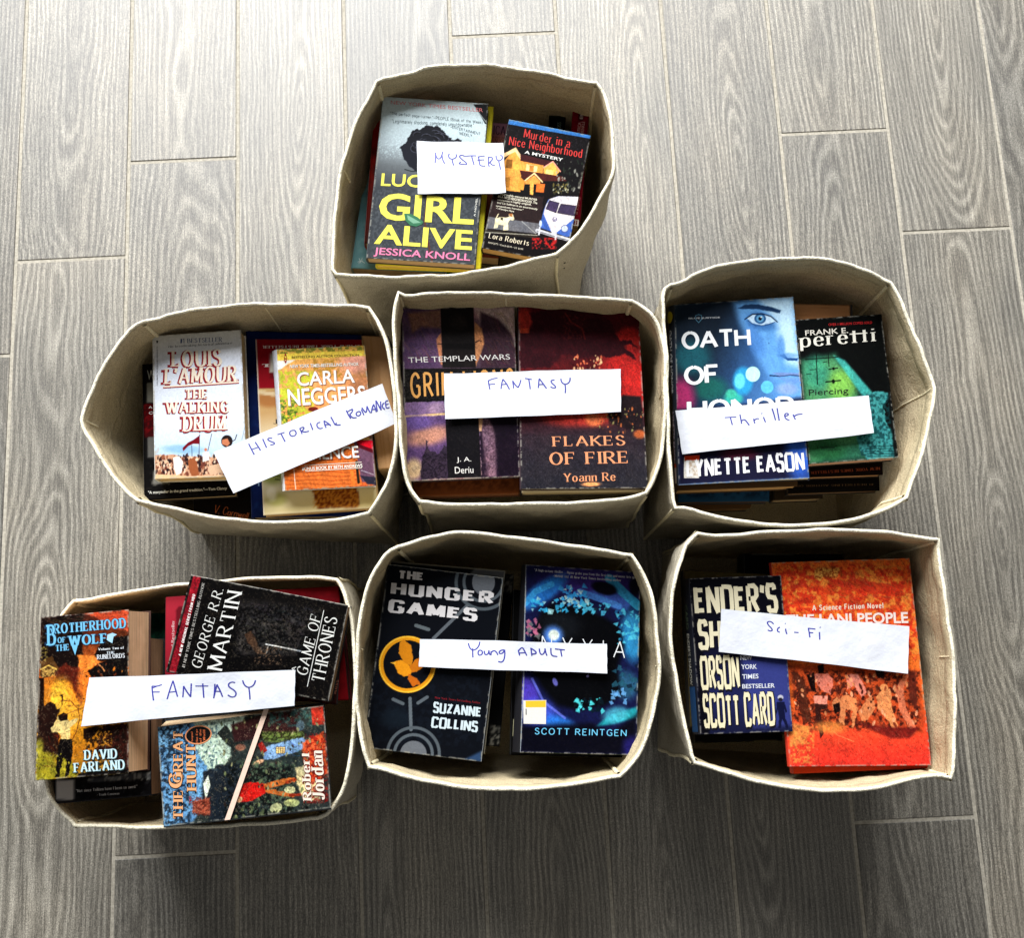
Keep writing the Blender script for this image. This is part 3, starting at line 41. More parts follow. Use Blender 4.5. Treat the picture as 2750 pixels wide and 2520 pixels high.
{'n': 'peretti', 'label': 'black green paperback with light beam, small crosses and a crouching figure', 'fr': 4, 'c': [39.97,14.32], 'zt': 20.6, 'th': 2.2, 'ang': 0.0195, 'Q': [[-4.86,8.64],[5.31,8.64],[4.9,-8.62],[-5.34,-8.66]], 'S': [550,909], 'main': True, 'pages': (190,150,130), 'spine': (14,18,16), 'ss': 3, 'kind': 'flat', 'art': [('fill',(14,16,16)),('poly',[[15.4,260.9],[229.9,234.9],[456.8,722.9],[544.4,906.6],[2.1,907.2]],(52,110,86),1,70),('poly',[[23.4,281.7],[217.7,254.5],[329.5,524.7],[372.5,766.5],[2.1,907.2]],(88,150,104),1,70),('blob',[248.7,438.7],90,110,3.8,(138,196,92),0.9,1),('blob',[97.4,347.6],80,110,3.8,(70,160,130),0.8,1),('poly',[[218.8,244.3],[285.7,279.5],[442.0,502.4],[379.1,528.1]],(80,190,180),0.9,20),('blob',[117.7,837.1],120,60,3.8,(40,100,60),0.8,1),('line',[[35.9,257.2],[242.8,256.2]],6,(16,26,22),1),('line',[[109.5,226.7],[98.4,418.2]],6,(16,26,22),1),('line',[[185.8,221.7],[181.4,312.9]],5,(16,26,22),1),('line',[[61.5,324.9],[97.6,325.3]],4,(16,26,22),1),('line',[[34.7,351.3],[66.9,351.5]],4,(16,26,22),1),('line',[[179.8,329.0],[235.6,324.7]],7,(16,26,22),1),('line',[[151.6,407.8],[244.3,404.2]],8,(16,26,22),1),('blob',[199.8,407.1],10,14,3.8,(14,24,20),1,0.3),('blob',[208.2,326.9],8,10,3.8,(14,24,20),1,0.3),('line',[[149.3,282.3],[174.7,280.0]],4,(16,26,22),1),('poly',[[402.3,499.7],[473.9,486.5],[532.5,498.7],[543.9,529.6],[493.6,576.2],[501.9,676.5],[529.9,777.6],[544.4,906.6],[356.8,908.0],[308.2,811.2],[303.7,761.6],[414.1,749.6],[398.9,619.5]],(70,150,150),1,8),('noise',9,[[334.4,479.9],[592.7,497.8],[543.2,916.4],[288.9,898.2]],(24,70,74),0.52,0.8),('stripes',[[367.1,815.4],[543.8,827.9],[534.6,905.9],[358.4,893.4]],(16,40,44),5),('poly',[[538.7,9.6],[560.1,0.7],[550.0,909.0],[524.8,905.2]],(16,18,18),0.9,14),('noise',4,[[3.5,-36.9],[657.2,7.3],[545.6,945.9],[-85.9,900.9]],(14,30,24),0.64,0.15),('brush',0.2,0.08)], 'text': [('T', 'FRANK E.', 'sansb',(238,232,218),[54.0,71.6],[326.2,71.5],[52.7,106.4],{'bold': 0.008}),('T', 'peretti', 'serif',(240,236,222),[8.9,97.2],[499.0,89.5],[5.0,201.2],{'w': 0.15}),('L',[[333.7,115.2],[445.4,114.6]],7,(240,236,222)),('T', 'OVER 1 MILLION COPIES SOLD', 'sansb',(190,30,34),[205.9,36.6],[484.2,41.0],[204.2,53.0],{}),('T', 'Piercing', 'sans',(24,34,28),[39.3,448.3],[287.4,451.5],[36.3,498.3],{}),('T', 'A "blockbuster"', 'sansb',(24,50,34),[53.7,805.0],[174.8,809.7],[53.3,818.8],{}),('T', 'USA Today', 'sansb',(24,50,34),[124.7,825.8],[205.6,827.6],[124.5,837.6],{})]},
{'n': 'tanpages', 'label': 'tan page block of a book lying at the back behind the dark green cover', 'fr': 4, 'c': [38.63,22.57], 'zt': 18.8, 'th': 3, 'ang': -0.0725, 'Q': [[-3.54,2.72],[3.62,2.72],[3.6,-2.64],[-3.69,-2.81]], 'S': [381,274], 'main': False, 'pages': (200,152,108), 'spine': (30,28,28), 'ss': 3, 'kind': 'fore', 'art': [('fill',(206,158,112)),('pagelines',(150,104,66),0)], 'text': []},
{'n': 'orangetext', 'label': 'black paperback with upside down orange capitals under the dark green book', 'fr': 4, 'c': [40.4,10.7], 'zt': 18, 'th': 1.6, 'ang': -0.0043, 'Q': [[-3.67,6.32],[4.95,6.32],[3.6,-6.36],[-4.88,-6.28]], 'S': [455,658], 'main': False, 'pages': (176,130,90), 'spine': (30,28,28), 'ss': 3, 'kind': 'flat', 'art': [('fill',(26,14,12))], 'text': [('T', 'NEW YORK TIMES BESTSELLER', 'serif',(150,70,40),[439.2,626.1],[4.1,638.5],[437.3,608.4],{'w': 0.16})]},
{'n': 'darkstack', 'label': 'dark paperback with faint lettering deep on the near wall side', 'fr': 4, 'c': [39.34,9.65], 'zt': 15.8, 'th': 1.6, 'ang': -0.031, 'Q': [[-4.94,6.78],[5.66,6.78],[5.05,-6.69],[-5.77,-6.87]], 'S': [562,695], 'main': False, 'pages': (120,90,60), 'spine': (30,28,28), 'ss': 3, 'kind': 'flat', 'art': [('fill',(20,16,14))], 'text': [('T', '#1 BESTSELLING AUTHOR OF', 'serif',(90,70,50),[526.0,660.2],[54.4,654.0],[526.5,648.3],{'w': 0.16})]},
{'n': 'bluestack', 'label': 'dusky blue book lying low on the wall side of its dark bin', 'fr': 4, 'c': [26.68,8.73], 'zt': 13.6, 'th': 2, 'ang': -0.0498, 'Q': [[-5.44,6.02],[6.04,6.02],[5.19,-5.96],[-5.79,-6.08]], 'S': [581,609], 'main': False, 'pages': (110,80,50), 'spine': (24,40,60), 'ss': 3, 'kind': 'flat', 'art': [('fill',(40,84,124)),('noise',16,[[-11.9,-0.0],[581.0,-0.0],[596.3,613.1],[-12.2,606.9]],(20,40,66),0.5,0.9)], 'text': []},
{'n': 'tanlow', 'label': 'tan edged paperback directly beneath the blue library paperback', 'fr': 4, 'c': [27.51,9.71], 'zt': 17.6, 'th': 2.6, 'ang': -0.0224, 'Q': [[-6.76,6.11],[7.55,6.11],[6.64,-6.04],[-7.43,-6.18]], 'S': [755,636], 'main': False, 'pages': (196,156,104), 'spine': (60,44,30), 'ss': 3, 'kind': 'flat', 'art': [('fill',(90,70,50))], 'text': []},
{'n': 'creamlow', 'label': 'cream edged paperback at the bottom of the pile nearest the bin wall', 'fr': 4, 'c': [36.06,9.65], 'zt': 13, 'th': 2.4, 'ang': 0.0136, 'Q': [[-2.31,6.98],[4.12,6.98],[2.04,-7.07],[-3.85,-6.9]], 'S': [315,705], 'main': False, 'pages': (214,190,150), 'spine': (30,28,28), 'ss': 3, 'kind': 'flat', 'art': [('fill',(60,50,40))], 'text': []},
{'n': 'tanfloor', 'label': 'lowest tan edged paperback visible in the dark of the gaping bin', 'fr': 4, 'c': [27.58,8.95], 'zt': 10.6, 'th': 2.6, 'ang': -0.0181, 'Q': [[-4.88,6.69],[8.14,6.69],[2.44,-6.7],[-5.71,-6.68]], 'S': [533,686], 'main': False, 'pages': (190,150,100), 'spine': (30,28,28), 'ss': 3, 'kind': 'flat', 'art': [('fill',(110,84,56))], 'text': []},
{'n': 'wolf', 'label': 'fiery orange paperback with blue serif title resting over the bin rim', 'fr': 5, 'c': [-45.25,-16.17], 'zt': 26.2, 'th': 4.0, 'ang': 0.0397, 'Q': [[-4.38,8.39],[4.9,8.39],[4.55,-8.45],[-5.07,-8.33]], 'S': [523,944], 'main': True, 'pages': (232,190,148), 'spine': (60,30,20), 'ss': 3, 'kind': 'flat', 'art': [('grad',[220.1,9.2],[260.6,952.7],[(70,34,26),(110,50,24),(200,100,36),(226,140,40),(230,160,40),(190,120,30),(150,120,40)]),('poly',[[-3.1,-0.3],[251.0,-0.4],[256.1,247.5],[227.5,336.1],[156.7,340.2],[74.8,313.0],[3.5,306.9]],(26,16,14),1,16),('poly',[[251.0,-0.4],[523.0,0.0],[521.2,127.9],[428.3,99.4],[345.0,40.8]],(206,84,50),1,16),('hair',[[250.6,-19.0],[520.9,5.0],[521.2,107.5],[252.7,84.0]],(120,40,30)),('hair',[[1.9,-5.0],[251.3,17.1],[252.7,84.0],[4.4,62.2]],(110,80,60)),('poly',[[225.5,244.8],[327.6,253.6],[358.8,296.8],[288.3,331.2],[248.9,388.3],[228.4,376.5]],(236,140,60),1,14),('poly',[[85.3,324.0],[155.3,289.5],[247.6,327.7],[260.7,469.6],[242.7,567.9],[220.9,486.3],[188.7,403.3],[107.2,376.3]],(92,34,22),1,16),('blob',[120.3,477.9],70,110,5.1,(240,186,60),0.95,1),('blob',[259.0,389.2],34,120,5.1,(226,130,50),0.8,1),('blob',[203.2,584.5],60,90,5.1,(240,176,60),0.8,1),('poly',[[283.5,345.9],[318.4,313.5],[358.8,296.8],[523.6,270.4],[521.8,401.2],[309.4,383.3]],(18,14,14),1,8),('poly',[[367.3,165.5],[523.3,148.5],[523.7,310.8],[348.5,285.8],[317.4,252.7]],(20,16,16),1,12),('line',[[343.7,305.6],[369.4,328.0],[381.8,349.2]],6,(190,130,80),1),('poly',[[2.0,266.2],[72.1,231.6],[115.5,316.5],[76.1,353.5],[30.8,359.8],[5.1,347.5]],(90,60,30),1,5),('line',[[9.6,307.4],[53.6,288.9],[100.2,315.2]],8,(220,180,90),1),('noise',6,[[13.1,292.6],[94.6,299.5],[96.7,365.4],[15.6,358.5]],(210,170,90),0.5,0.9),('noise',6,[[-2.7,143.6],[48.7,148.1],[53.0,270.6],[2.0,266.2]],(160,140,70),0.6,0.8),('poly',[[-4.7,356.8],[30.8,359.8],[36.6,520.9],[3.4,568.1]],(30,16,12),1,6),('poly',[[30.8,359.8],[76.4,363.7],[71.7,523.8],[37.0,530.9]],(190,120,40),0.7,10),('poly',[[31.6,520.5],[71.0,501.8],[101.5,516.3],[112.4,547.2],[132.1,538.8],[135.4,479.1],[120.0,467.8],[139.9,459.5],[146.5,480.1],[136.9,529.2],[123.0,568.0],[105.2,636.1],[126.8,697.2],[133.5,923.3],[7.4,932.9],[-2.6,567.6]],(40,22,18),1,5),('poly',[[0.0,944.0],[1.0,765.9],[189.5,830.1],[240.8,936.6]],(150,140,40),1,16),('blob',[10.9,766.7],30,60,5.1,(190,180,60),0.8,0.9),('hair',[[27.0,669.3],[136.2,678.2],[141.8,875.2],[34.1,866.7]],(150,70,30)),('poly',[[76.0,653.5],[114.4,612.0],[123.5,582.9],[148.0,570.0],[173.4,587.0],[179.3,622.3],[223.6,606.1],[233.8,616.8],[190.1,657.8],[186.9,726.7],[142.5,728.1],[131.5,687.7],[86.6,674.2]],(222,196,130),1,4),('poly',[[118.5,582.5],[148.0,568.0],[175.2,582.2],[174.0,611.9],[134.5,618.6],[124.2,607.8]],(34,20,16),1,4),('poly',[[132.5,722.3],[201.6,723.0],[208.4,802.2],[187.1,927.5],[168.0,940.6],[172.1,838.5],[155.1,827.3],[133.8,935.0],[109.5,936.0],[120.2,804.9]],(18,14,14),1,4),('line',[[131.0,498.8],[191.3,508.8],[232.5,557.1],[243.6,607.7],[225.4,685.4],[206.5,723.4]],5,(120,60,30),1),('line',[[148.4,585.0],[262.3,549.6]],3,(120,60,30),1),('poly',[[373.5,657.9],[524.4,660.3],[524.9,944.2],[336.1,802.5]],(60,26,20),1,14),('poly',[[264.8,673.8],[353.8,661.2],[344.5,704.9],[285.8,739.6],[265.9,728.1]],(40,22,14),1,6),('noise',8,[[264.3,649.0],[524.4,670.1],[524.9,944.2],[269.7,924.2]],(30,18,14),0.5,0.9),('noise',5,[[334.3,684.4],[433.4,692.4],[434.2,790.7],[335.8,782.9]],(230,160,50),0.6,0.8),('poly',[[240.5,921.9],[524.9,919.9],[523.0,944.0],[240.9,943.4]],(18,14,14),1,6),('scatter',[[257.0,288.1],[521.6,310.6],[522.4,650.2],[263.9,629.2]],50,9,[(110,50,24),(220,130,40),(50,26,18)],42),('scatter',[[1.8,785.7],[228.1,803.7],[231.4,950.4],[7.4,932.9]],60,6,[(110,110,30),(190,180,60),(60,50,20)],43),('brush',0.34,0.5)], 'text': [('T', 'BROTHERHOOD', 'serif',(120,196,236),[29.7,45.9],[504.5,46.6],[34.0,107.9],{'w': 0.22, 'out': [(24,50,80),5,0,0]}),('T', 'B', 'serif',(120,196,236),[30.8,49.1],[88.7,49.0],[37.3,173.6],{'w': 0.2, 'out': [(24,50,80),5,0,0]}),('T', 'OF', 'serif',(120,196,236),[101.5,128.1],[146.7,128.0],[103.6,163.0],{'w': 0.2, 'out': [(24,50,80),4,0,0]}),('T', 'THE', 'serif',(120,196,236),[92.6,172.3],[168.5,172.8],[95.8,209.3],{'w': 0.2, 'out': [(24,50,80),4,0,0]}),('T', 'WOLF', 'serif',(120,196,236),[161.0,123.1],[389.4,126.7],[164.7,184.7],{'w': 0.22, 'out': [(24,50,80),5,0,0]}),('P',[[185.1,180.3],[224.0,181.7],[209.1,241.4]],(120,196,236)),('P',[[397.8,137.6],[428.6,130.1],[454.4,142.5],[433.9,153.0],[427.1,191.1],[408.5,179.3],[394.0,167.9]],(170,214,236)),('T', 'Volume Two of', 'serif',(230,236,240),[343.4,212.3],[494.8,215.2],[343.6,226.6],{'w': 0.2}),('T', 'THE', 'serif',(215,225,235),[394.8,237.1],[439.7,238.9],[394.9,251.3],{'w': 0.2}),('T', 'RUNELORDS', 'serif',(225,230,236),[335.7,250.2],[501.1,254.3],[337.2,278.7],{'w': 0.2}),('T', 'DAVID', 'serif',(205,236,244),[269.1,793.3],[458.8,798.6],[271.2,850.2],{'w': 0.22, 'out': [(40,60,60),4,2,3]}),('T', 'FARLAND', 'serif',(205,236,244),[211.7,859.2],[501.3,862.5],[215.1,918.0],{'w': 0.22, 'out': [(40,60,60),4,2,3]})], 'B': [[-5.74,8.52],[5.89,8.38],[5.35,-8.58],[-6.45,-8.4]]},
{'n': 'tolkien', 'label': 'black paperback with small white quote sticking out below the orange one', 'fr': 5, 'c': [-44.76,-18.82], 'zt': 22, 'th': 3.4, 'ang': -0.0168, 'Q': [[-5.66,8.53],[4.83,8.53],[5.51,-8.26],[-4.68,-8.79]], 'S': [553,931], 'main': False, 'pages': (160,118,84), 'spine': (20,18,20), 'ss': 3, 'kind': 'flat', 'art': [('fill',(20,18,20)),('noise',5,[[0.9,771.6],[553.8,814.0],[552.7,982.3],[-0.0,934.8]],(60,60,62),0.66,0.7),('poly',[[180.9,804.6],[551.9,794.0],[549.7,823.7],[331.1,831.0],[190.8,824.9]],(70,72,76),1,8),('noise',9,[[181.2,760.7],[553.9,789.2],[553.5,848.8],[180.9,819.2]],(150,150,146),0.55,0.9),('poly',[[2.7,798.7],[106.8,806.7],[106.2,916.8],[2.1,908.2]],(196,192,188),1,3),('line',[[2.0,931.2],[553.0,931.0]],5,(60,60,64),1)], 'text': [('T', '"Not since Tolkien have I been so awed."', 'serif',(220,220,220),[118.5,859.9],[471.2,862.9],[119.4,877.4],{'w': 0.16}),('T', '—Trudi Canavan', 'serif',(210,210,210),[238.5,892.9],[366.7,895.6],[239.4,906.5],{'w': 0.16})], 'B': [[-7.03,8.47],[5.32,8.42],[5.55,-8.5],[-6.04,-9.09]]},
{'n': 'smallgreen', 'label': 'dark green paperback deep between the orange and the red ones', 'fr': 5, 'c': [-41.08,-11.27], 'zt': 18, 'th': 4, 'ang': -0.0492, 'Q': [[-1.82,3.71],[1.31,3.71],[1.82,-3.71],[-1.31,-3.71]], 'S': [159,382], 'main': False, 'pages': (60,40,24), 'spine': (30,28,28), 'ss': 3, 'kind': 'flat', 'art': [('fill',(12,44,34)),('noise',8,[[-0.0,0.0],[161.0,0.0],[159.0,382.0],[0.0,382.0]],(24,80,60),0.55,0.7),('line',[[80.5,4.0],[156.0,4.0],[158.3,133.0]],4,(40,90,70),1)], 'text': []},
{'n': 'redbest', 'label': 'rose red paperback with sideways lettering partly under the black throne book', 'fr': 5, 'c': [-34.09,-11.51], 'zt': 22.4, 'th': 2.2, 'ang': 0.0214, 'Q': [[-3.82,5.44],[3.73,5.44],[4.08,-5.54],[-3.99,-5.34]], 'S': [413,580], 'main': False, 'pages': (120,70,60), 'spine': (30,28,28), 'ss': 3, 'kind': 'flat', 'art': [('grad',[15.7,7.2],[193.8,490.7],[(176,50,66),(160,40,56),(120,30,44)]),('poly',[[65.8,61.7],[202.5,62.7],[199.3,212.0],[59.5,203.4]],(110,24,36),1,5)], 'text': [('T', '#1 National Bestseller', 'serif',(238,200,200),[32.0,422.7],[35.0,141.1],[49.7,423.6],{'w': 0.15})]},
{'n': 'redhard', 'label': 'plain dark red hardback showing at the corner beneath the black throne book', 'fr': 5, 'c': [-22.42,-12.04], 'zt': 22.2, 'th': 2.4, 'ang': 0.0131, 'Q': [[-4.2,6.13],[3.48,6.13],[4.19,-6.26],[-3.47,-6.01]], 'S': [404,654], 'main': False, 'pages': (90,30,30), 'spine': (110,14,24), 'ss': 3, 'kind': 'flat', 'art': [('fill',(128,16,26)),('noise',20,[[1.9,-25.8],[464.3,3.8],[404.9,665.7],[-49.4,652.5]],(104,12,22),0.5,0.7)], 'text': []},
{'n': 'brownhard', 'label': 'speckled brown book corner under the black throne book', 'fr': 5, 'c': [-24.25,-14.96], 'zt': 23.2, 'th': 1, 'ang': -0.0579, 'Q': [[-5.23,2.85],[5.24,2.85],[5.12,-3.39],[-5.12,-2.3]], 'S': [553,310], 'main': False, 'pages': (90,50,36), 'spine': (30,28,28), 'ss': 3, 'kind': 'flat', 'art': [('fill',(52,26,24)),('noise',6,[[0.0,-0.0],[556.7,-4.6],[577.4,311.9],[12.7,384.7]],(130,60,50),0.55,0.8)], 'text': [('T', 'Ross', 'serif',(190,120,100),[529.1,253.3],[542.5,179.3],[547.4,255.4],{'w': 0.16})]},
{'n': 'got', 'label': 'black paperback lying sideways with thin silver serif letters and a red stripe', 'fr': 5, 'c': [-26.93,-11.23], 'zt': 26.2, 'th': 2.4, 'ang': -0.2376, 'Q': [[-8.62,5.12],[8.61,5.12],[8.74,-5.02],[-8.72,-5.23]], 'S': [937,570], 'main': True, 'pages': (150,120,90), 'spine': (16,14,14), 'ss': 2, 'kind': 'flat', 'art': [('fill',(16,14,14)),('poly',[[15.6,0.1],[60.3,-0.2],[56.8,571.6],[16.4,571.0]],(130,24,38),1,3),('poly',[[312.5,90.4],[787.1,50.3],[707.3,344.6],[358.1,410.5]],(44,42,42),1,60),('hair',[[314.8,100.3],[778.6,10.2],[835.1,279.2],[378.0,366.0]],(76,72,68)),('noise',7,[[204.1,111.2],[816.1,-7.6],[910.4,449.1],[313.3,560.6]],(8,8,9),0.5,0.85),('noise',9,[[304.3,185.0],[677.5,113.2],[726.7,340.9],[358.1,410.5]],(84,80,76),0.6,0.5),('poly',[[388.7,282.1],[423.1,255.0],[484.8,345.8],[532.6,377.7],[481.8,377.0],[407.7,319.5]],(70,52,40),1,6),('line',[[518.1,313.9],[721.4,316.3]],7,(200,200,196),1),('line',[[533.8,316.1],[534.1,362.1]],5,(140,136,130),1),('noise',5,[[441.4,333.6],[616.6,300.4],[642.5,418.1],[468.5,450.8]],(120,96,76),0.64,0.8),('line',[[0.0,-0.0],[937.0,0.0],[937.0,570.0]],5,(190,186,180),0.9),('brush',0.5,0.35)], 'text': [('T', 'GEORGE R.R.', 'serif',(228,228,222),[130.3,511.7],[147.0,39.2],[191.4,522.6],{'w': 0.11}),('T', 'MARTIN', 'serif',(232,232,226),[222.3,516.9],[229.0,44.2],[311.8,512.5],{'w': 0.12}),('T', 'A NEW ORIGINAL SERIES FROM HBO', 'cond',(244,236,232),[44.7,468.9],[37.6,105.9],[61.6,471.9],{'w': 0.2}),('T', '#1 NEW YORK TIMES BESTSELLING AUTHOR', 'serif',(190,186,178),[82.6,530.6],[74.8,32.4],[99.0,531.6],{'w': 0.14}),('T', 'GAME OF', 'serif',(230,230,224),[724.5,443.4],[734.3,91.8],[788.6,451.7],{'w': 0.11}),('T', 'A', 'sans',(230,230,224),[692.5,439.3],[696.7,407.9],[712.9,440.5],{}),('T', 'THRONES', 'serif',(230,230,224),[815.9,466.9],[817.2,86.1],[892.4,468.8],{'w': 0.12}),('L',[[802.9,510.0],[804.0,57.4]],4,(225,225,220))]},
{'n': 'hunt', 'label': 'illustrated paperback lying sideways with orange serif title, near the bin front', 'fr': 5, 'c': [-28.59,-24.36], 'zt': 25.6, 'th': 3.4, 'ang': 0.0771, 'Q': [[-8.69,5.12],[8.8,5.12],[8.58,-5.28],[-8.69,-4.96]], 'S': [969,585], 'main': True, 'pages': (236,206,164), 'spine': (40,50,60), 'ss': 2, 'kind': 'flat', 'art': [('fill',(50,58,56)),('poly',[[0.0,-0.0],[335.7,1.1],[305.4,321.9],[256.0,466.3],[168.9,575.9],[-0.0,585.0]],(110,160,200),1,20),('noise',9,[[2.6,-43.1],[205.6,-16.1],[167.1,603.5],[-34.8,581.1]],(30,44,60),0.5,0.9),('poly',[[205.2,-11.0],[508.2,-12.1],[494.0,52.2],[417.4,143.9],[400.4,252.9],[286.0,309.5],[214.9,159.1]],(196,216,196),1,12),('poly',[[340.6,83.4],[393.8,39.3],[421.3,83.6],[482.6,71.1],[497.5,154.0],[433.6,206.6],[387.4,140.2]],(40,46,44),1,8),('poly',[[246.7,294.7],[349.1,266.8],[519.7,277.4],[508.9,593.6],[288.4,589.2],[224.9,482.7]],(34,42,50),1,14),('poly',[[242.4,364.6],[275.4,318.3],[281.6,379.3],[251.1,465.7]],(220,230,215),1,5),('noise',8,[[224.9,-3.2],[355.1,13.8],[336.6,305.5],[206.8,289.9]],(60,84,96),0.6,0.8),('poly',[[423.9,43.2],[648.9,1.1],[811.5,-8.2],[845.5,86.8],[832.1,135.3],[639.6,141.5],[437.4,146.5]],(64,36,36),1,18),('noise',10,[[641.5,-40.5],[972.9,2.5],[963.8,131.6],[632.9,90.2]],(60,90,86),0.5,0.9),('poly',[[581.5,103.9],[842.1,136.6],[838.0,196.0],[617.6,168.9]],(120,140,70),0.9,14),('noise',6,[[582.2,93.9],[862.8,129.1],[858.0,198.5],[577.5,164.0]],(40,40,24),0.5,0.8),('poly',[[594.9,206.3],[636.3,191.3],[840.0,166.3],[876.0,230.5],[651.0,273.2],[601.0,267.2]],(130,165,205),1,8),('hair',[[679.0,156.4],[879.5,181.1],[872.6,279.8],[672.4,255.8]],(70,96,130)),('poly',[[675.8,204.2],[726.0,208.3],[725.5,246.2],[675.3,242.2]],(250,216,150),1,3),('grid',[[675.8,204.2],[727.9,210.6],[725.5,246.2],[673.4,239.9]],(60,40,30)),('poly',[[571.9,173.3],[597.7,164.4],[624.3,219.9],[593.0,236.2]],(150,40,34),1,5),('blob',[570.0,278.4],34,12,-12.6,(230,180,140),1,0.4),('noise',9,[[431.6,236.6],[791.8,280.1],[769.5,602.4],[410.5,563.1]],(90,110,84),0.52,0.8),('noise',8,[[349.8,256.8],[789.8,309.6],[766.8,641.0],[328.2,593.5]],(14,18,18),0.5,0.85),('poly',[[433.1,446.8],[471.9,391.6],[522.5,387.5],[601.8,406.7],[597.8,465.6],[505.4,494.7],[454.8,498.9]],(196,34,28),1,6),('poly',[[591.8,405.5],[764.2,387.8],[783.0,407.8],[619.8,438.4],[777.6,485.9],[756.3,503.1],[598.5,455.8]],(196,110,50),1,5),('line',[[722.2,412.6],[773.4,401.7]],16,(150,60,30),1),('line',[[737.2,487.2],[802.5,490.6]],16,(140,50,30),1),('blob',[441.2,477.5],22,18,7.4,(210,160,120),1,0.3),('blob',[739.3,457.0],34,20,7.4,(196,196,150),1,0.2),('blob',[652.4,550.5],36,28,-12.6,(190,190,140),1,0.2),('blob',[744.3,531.2],46,22,7.4,(170,176,120),1,0.25),('poly',[[777.7,337.9],[869.9,319.1],[925.8,384.8],[904.8,539.1],[815.6,519.5],[781.7,427.3]],(214,200,150),1,14),('poly',[[828.0,194.8],[879.5,181.1],[958.4,150.9],[965.8,389.4],[861.7,436.4],[829.8,314.3]],(216,96,50),0.95,14),('poly',[[891.8,2.2],[964.8,1.5],[965.2,111.8],[895.0,103.1]],(190,60,44),1,8),('noise',6,[[842.1,136.6],[992.6,155.1],[963.4,565.0],[813.5,548.6]],(150,30,24),0.52,0.8),('blob',[824.4,99.3],24,30,7.4,(90,110,120),1,0.3),('scatter',[[367.6,-25.4],[949.3,49.7],[912.1,578.8],[333.3,514.9]],110,11,[(30,36,34),(110,120,84),(60,44,40),(150,150,110)],44),('scatter',[[393.1,521.6],[952.0,583.2],[945.8,669.7],[387.3,609.9]],70,13,[(14,16,16),(90,100,70),(30,36,30)],31),('poly',[[176.3,457.1],[277.2,448.8],[271.0,547.6],[172.0,526.5]],(170,90,66),0.95,10),('noise',5,[[168.2,426.1],[287.8,440.0],[280.3,558.6],[160.8,545.2]],(110,44,34),0.5,0.8),('blob',[470.5,180.9],30,20,7.4,(150,100,80),0.9,0.5),('brush',0.38,0.55)], 'text': [('T', 'THE GREAT', 'serif',(244,176,122),[56.6,543.4],[87.2,40.4],[116.4,550.2],{'w': 0.2, 'out': [(16,12,12),6,0,0]}),('T', 'G', 'serif',(244,176,122),[43.4,366.1],[48.9,275.7],[121.1,375.4],{'w': 0.2, 'out': [(16,12,12),6,0,0]}),('T', 'HUNT', 'serif',(244,176,122),[144.8,398.3],[154.5,125.9],[204.6,405.3],{'w': 0.2, 'out': [(16,12,12),6,0,0]}),('R',[233.1,77.8],74,52,7,(244,160,110),(14,10,10)),('T', 'Sequel', 'serif',(236,120,70),[189.6,113.0],[191.2,53.9],[201.6,114.6],{'w': 0.18}),('T', 'The Eye', 'serif',(236,120,70),[217.1,124.7],[220.1,42.3],[231.1,126.5],{'w': 0.18}),('T', 'of the', 'serif',(236,120,70),[237.4,121.2],[240.1,44.9],[249.4,122.7],{'w': 0.18}),('T', 'World', 'serif',(236,120,70),[257.9,115.6],[259.9,50.6],[271.9,117.4],{'w': 0.18}),('T', 'TWO', 'serif',(170,40,34),[155.6,466.7],[156.1,426.7],[171.6,468.6],{'w': 0.18}),('T', 'Robert', 'serif',(250,232,214),[810.9,528.8],[815.9,253.1],[862.7,536.4],{'w': 0.22, 'out': [(110,30,20),4,0,0]}),('T', 'Jordan', 'serif',(250,232,214),[867.5,525.2],[874.8,248.3],[937.3,534.9],{'w': 0.22, 'out': [(110,30,20),4,0,0]})], 'B': [[-8.99,5.75],[8.29,5.37],[8.05,-5.64],[-9.68,-5.17]]},
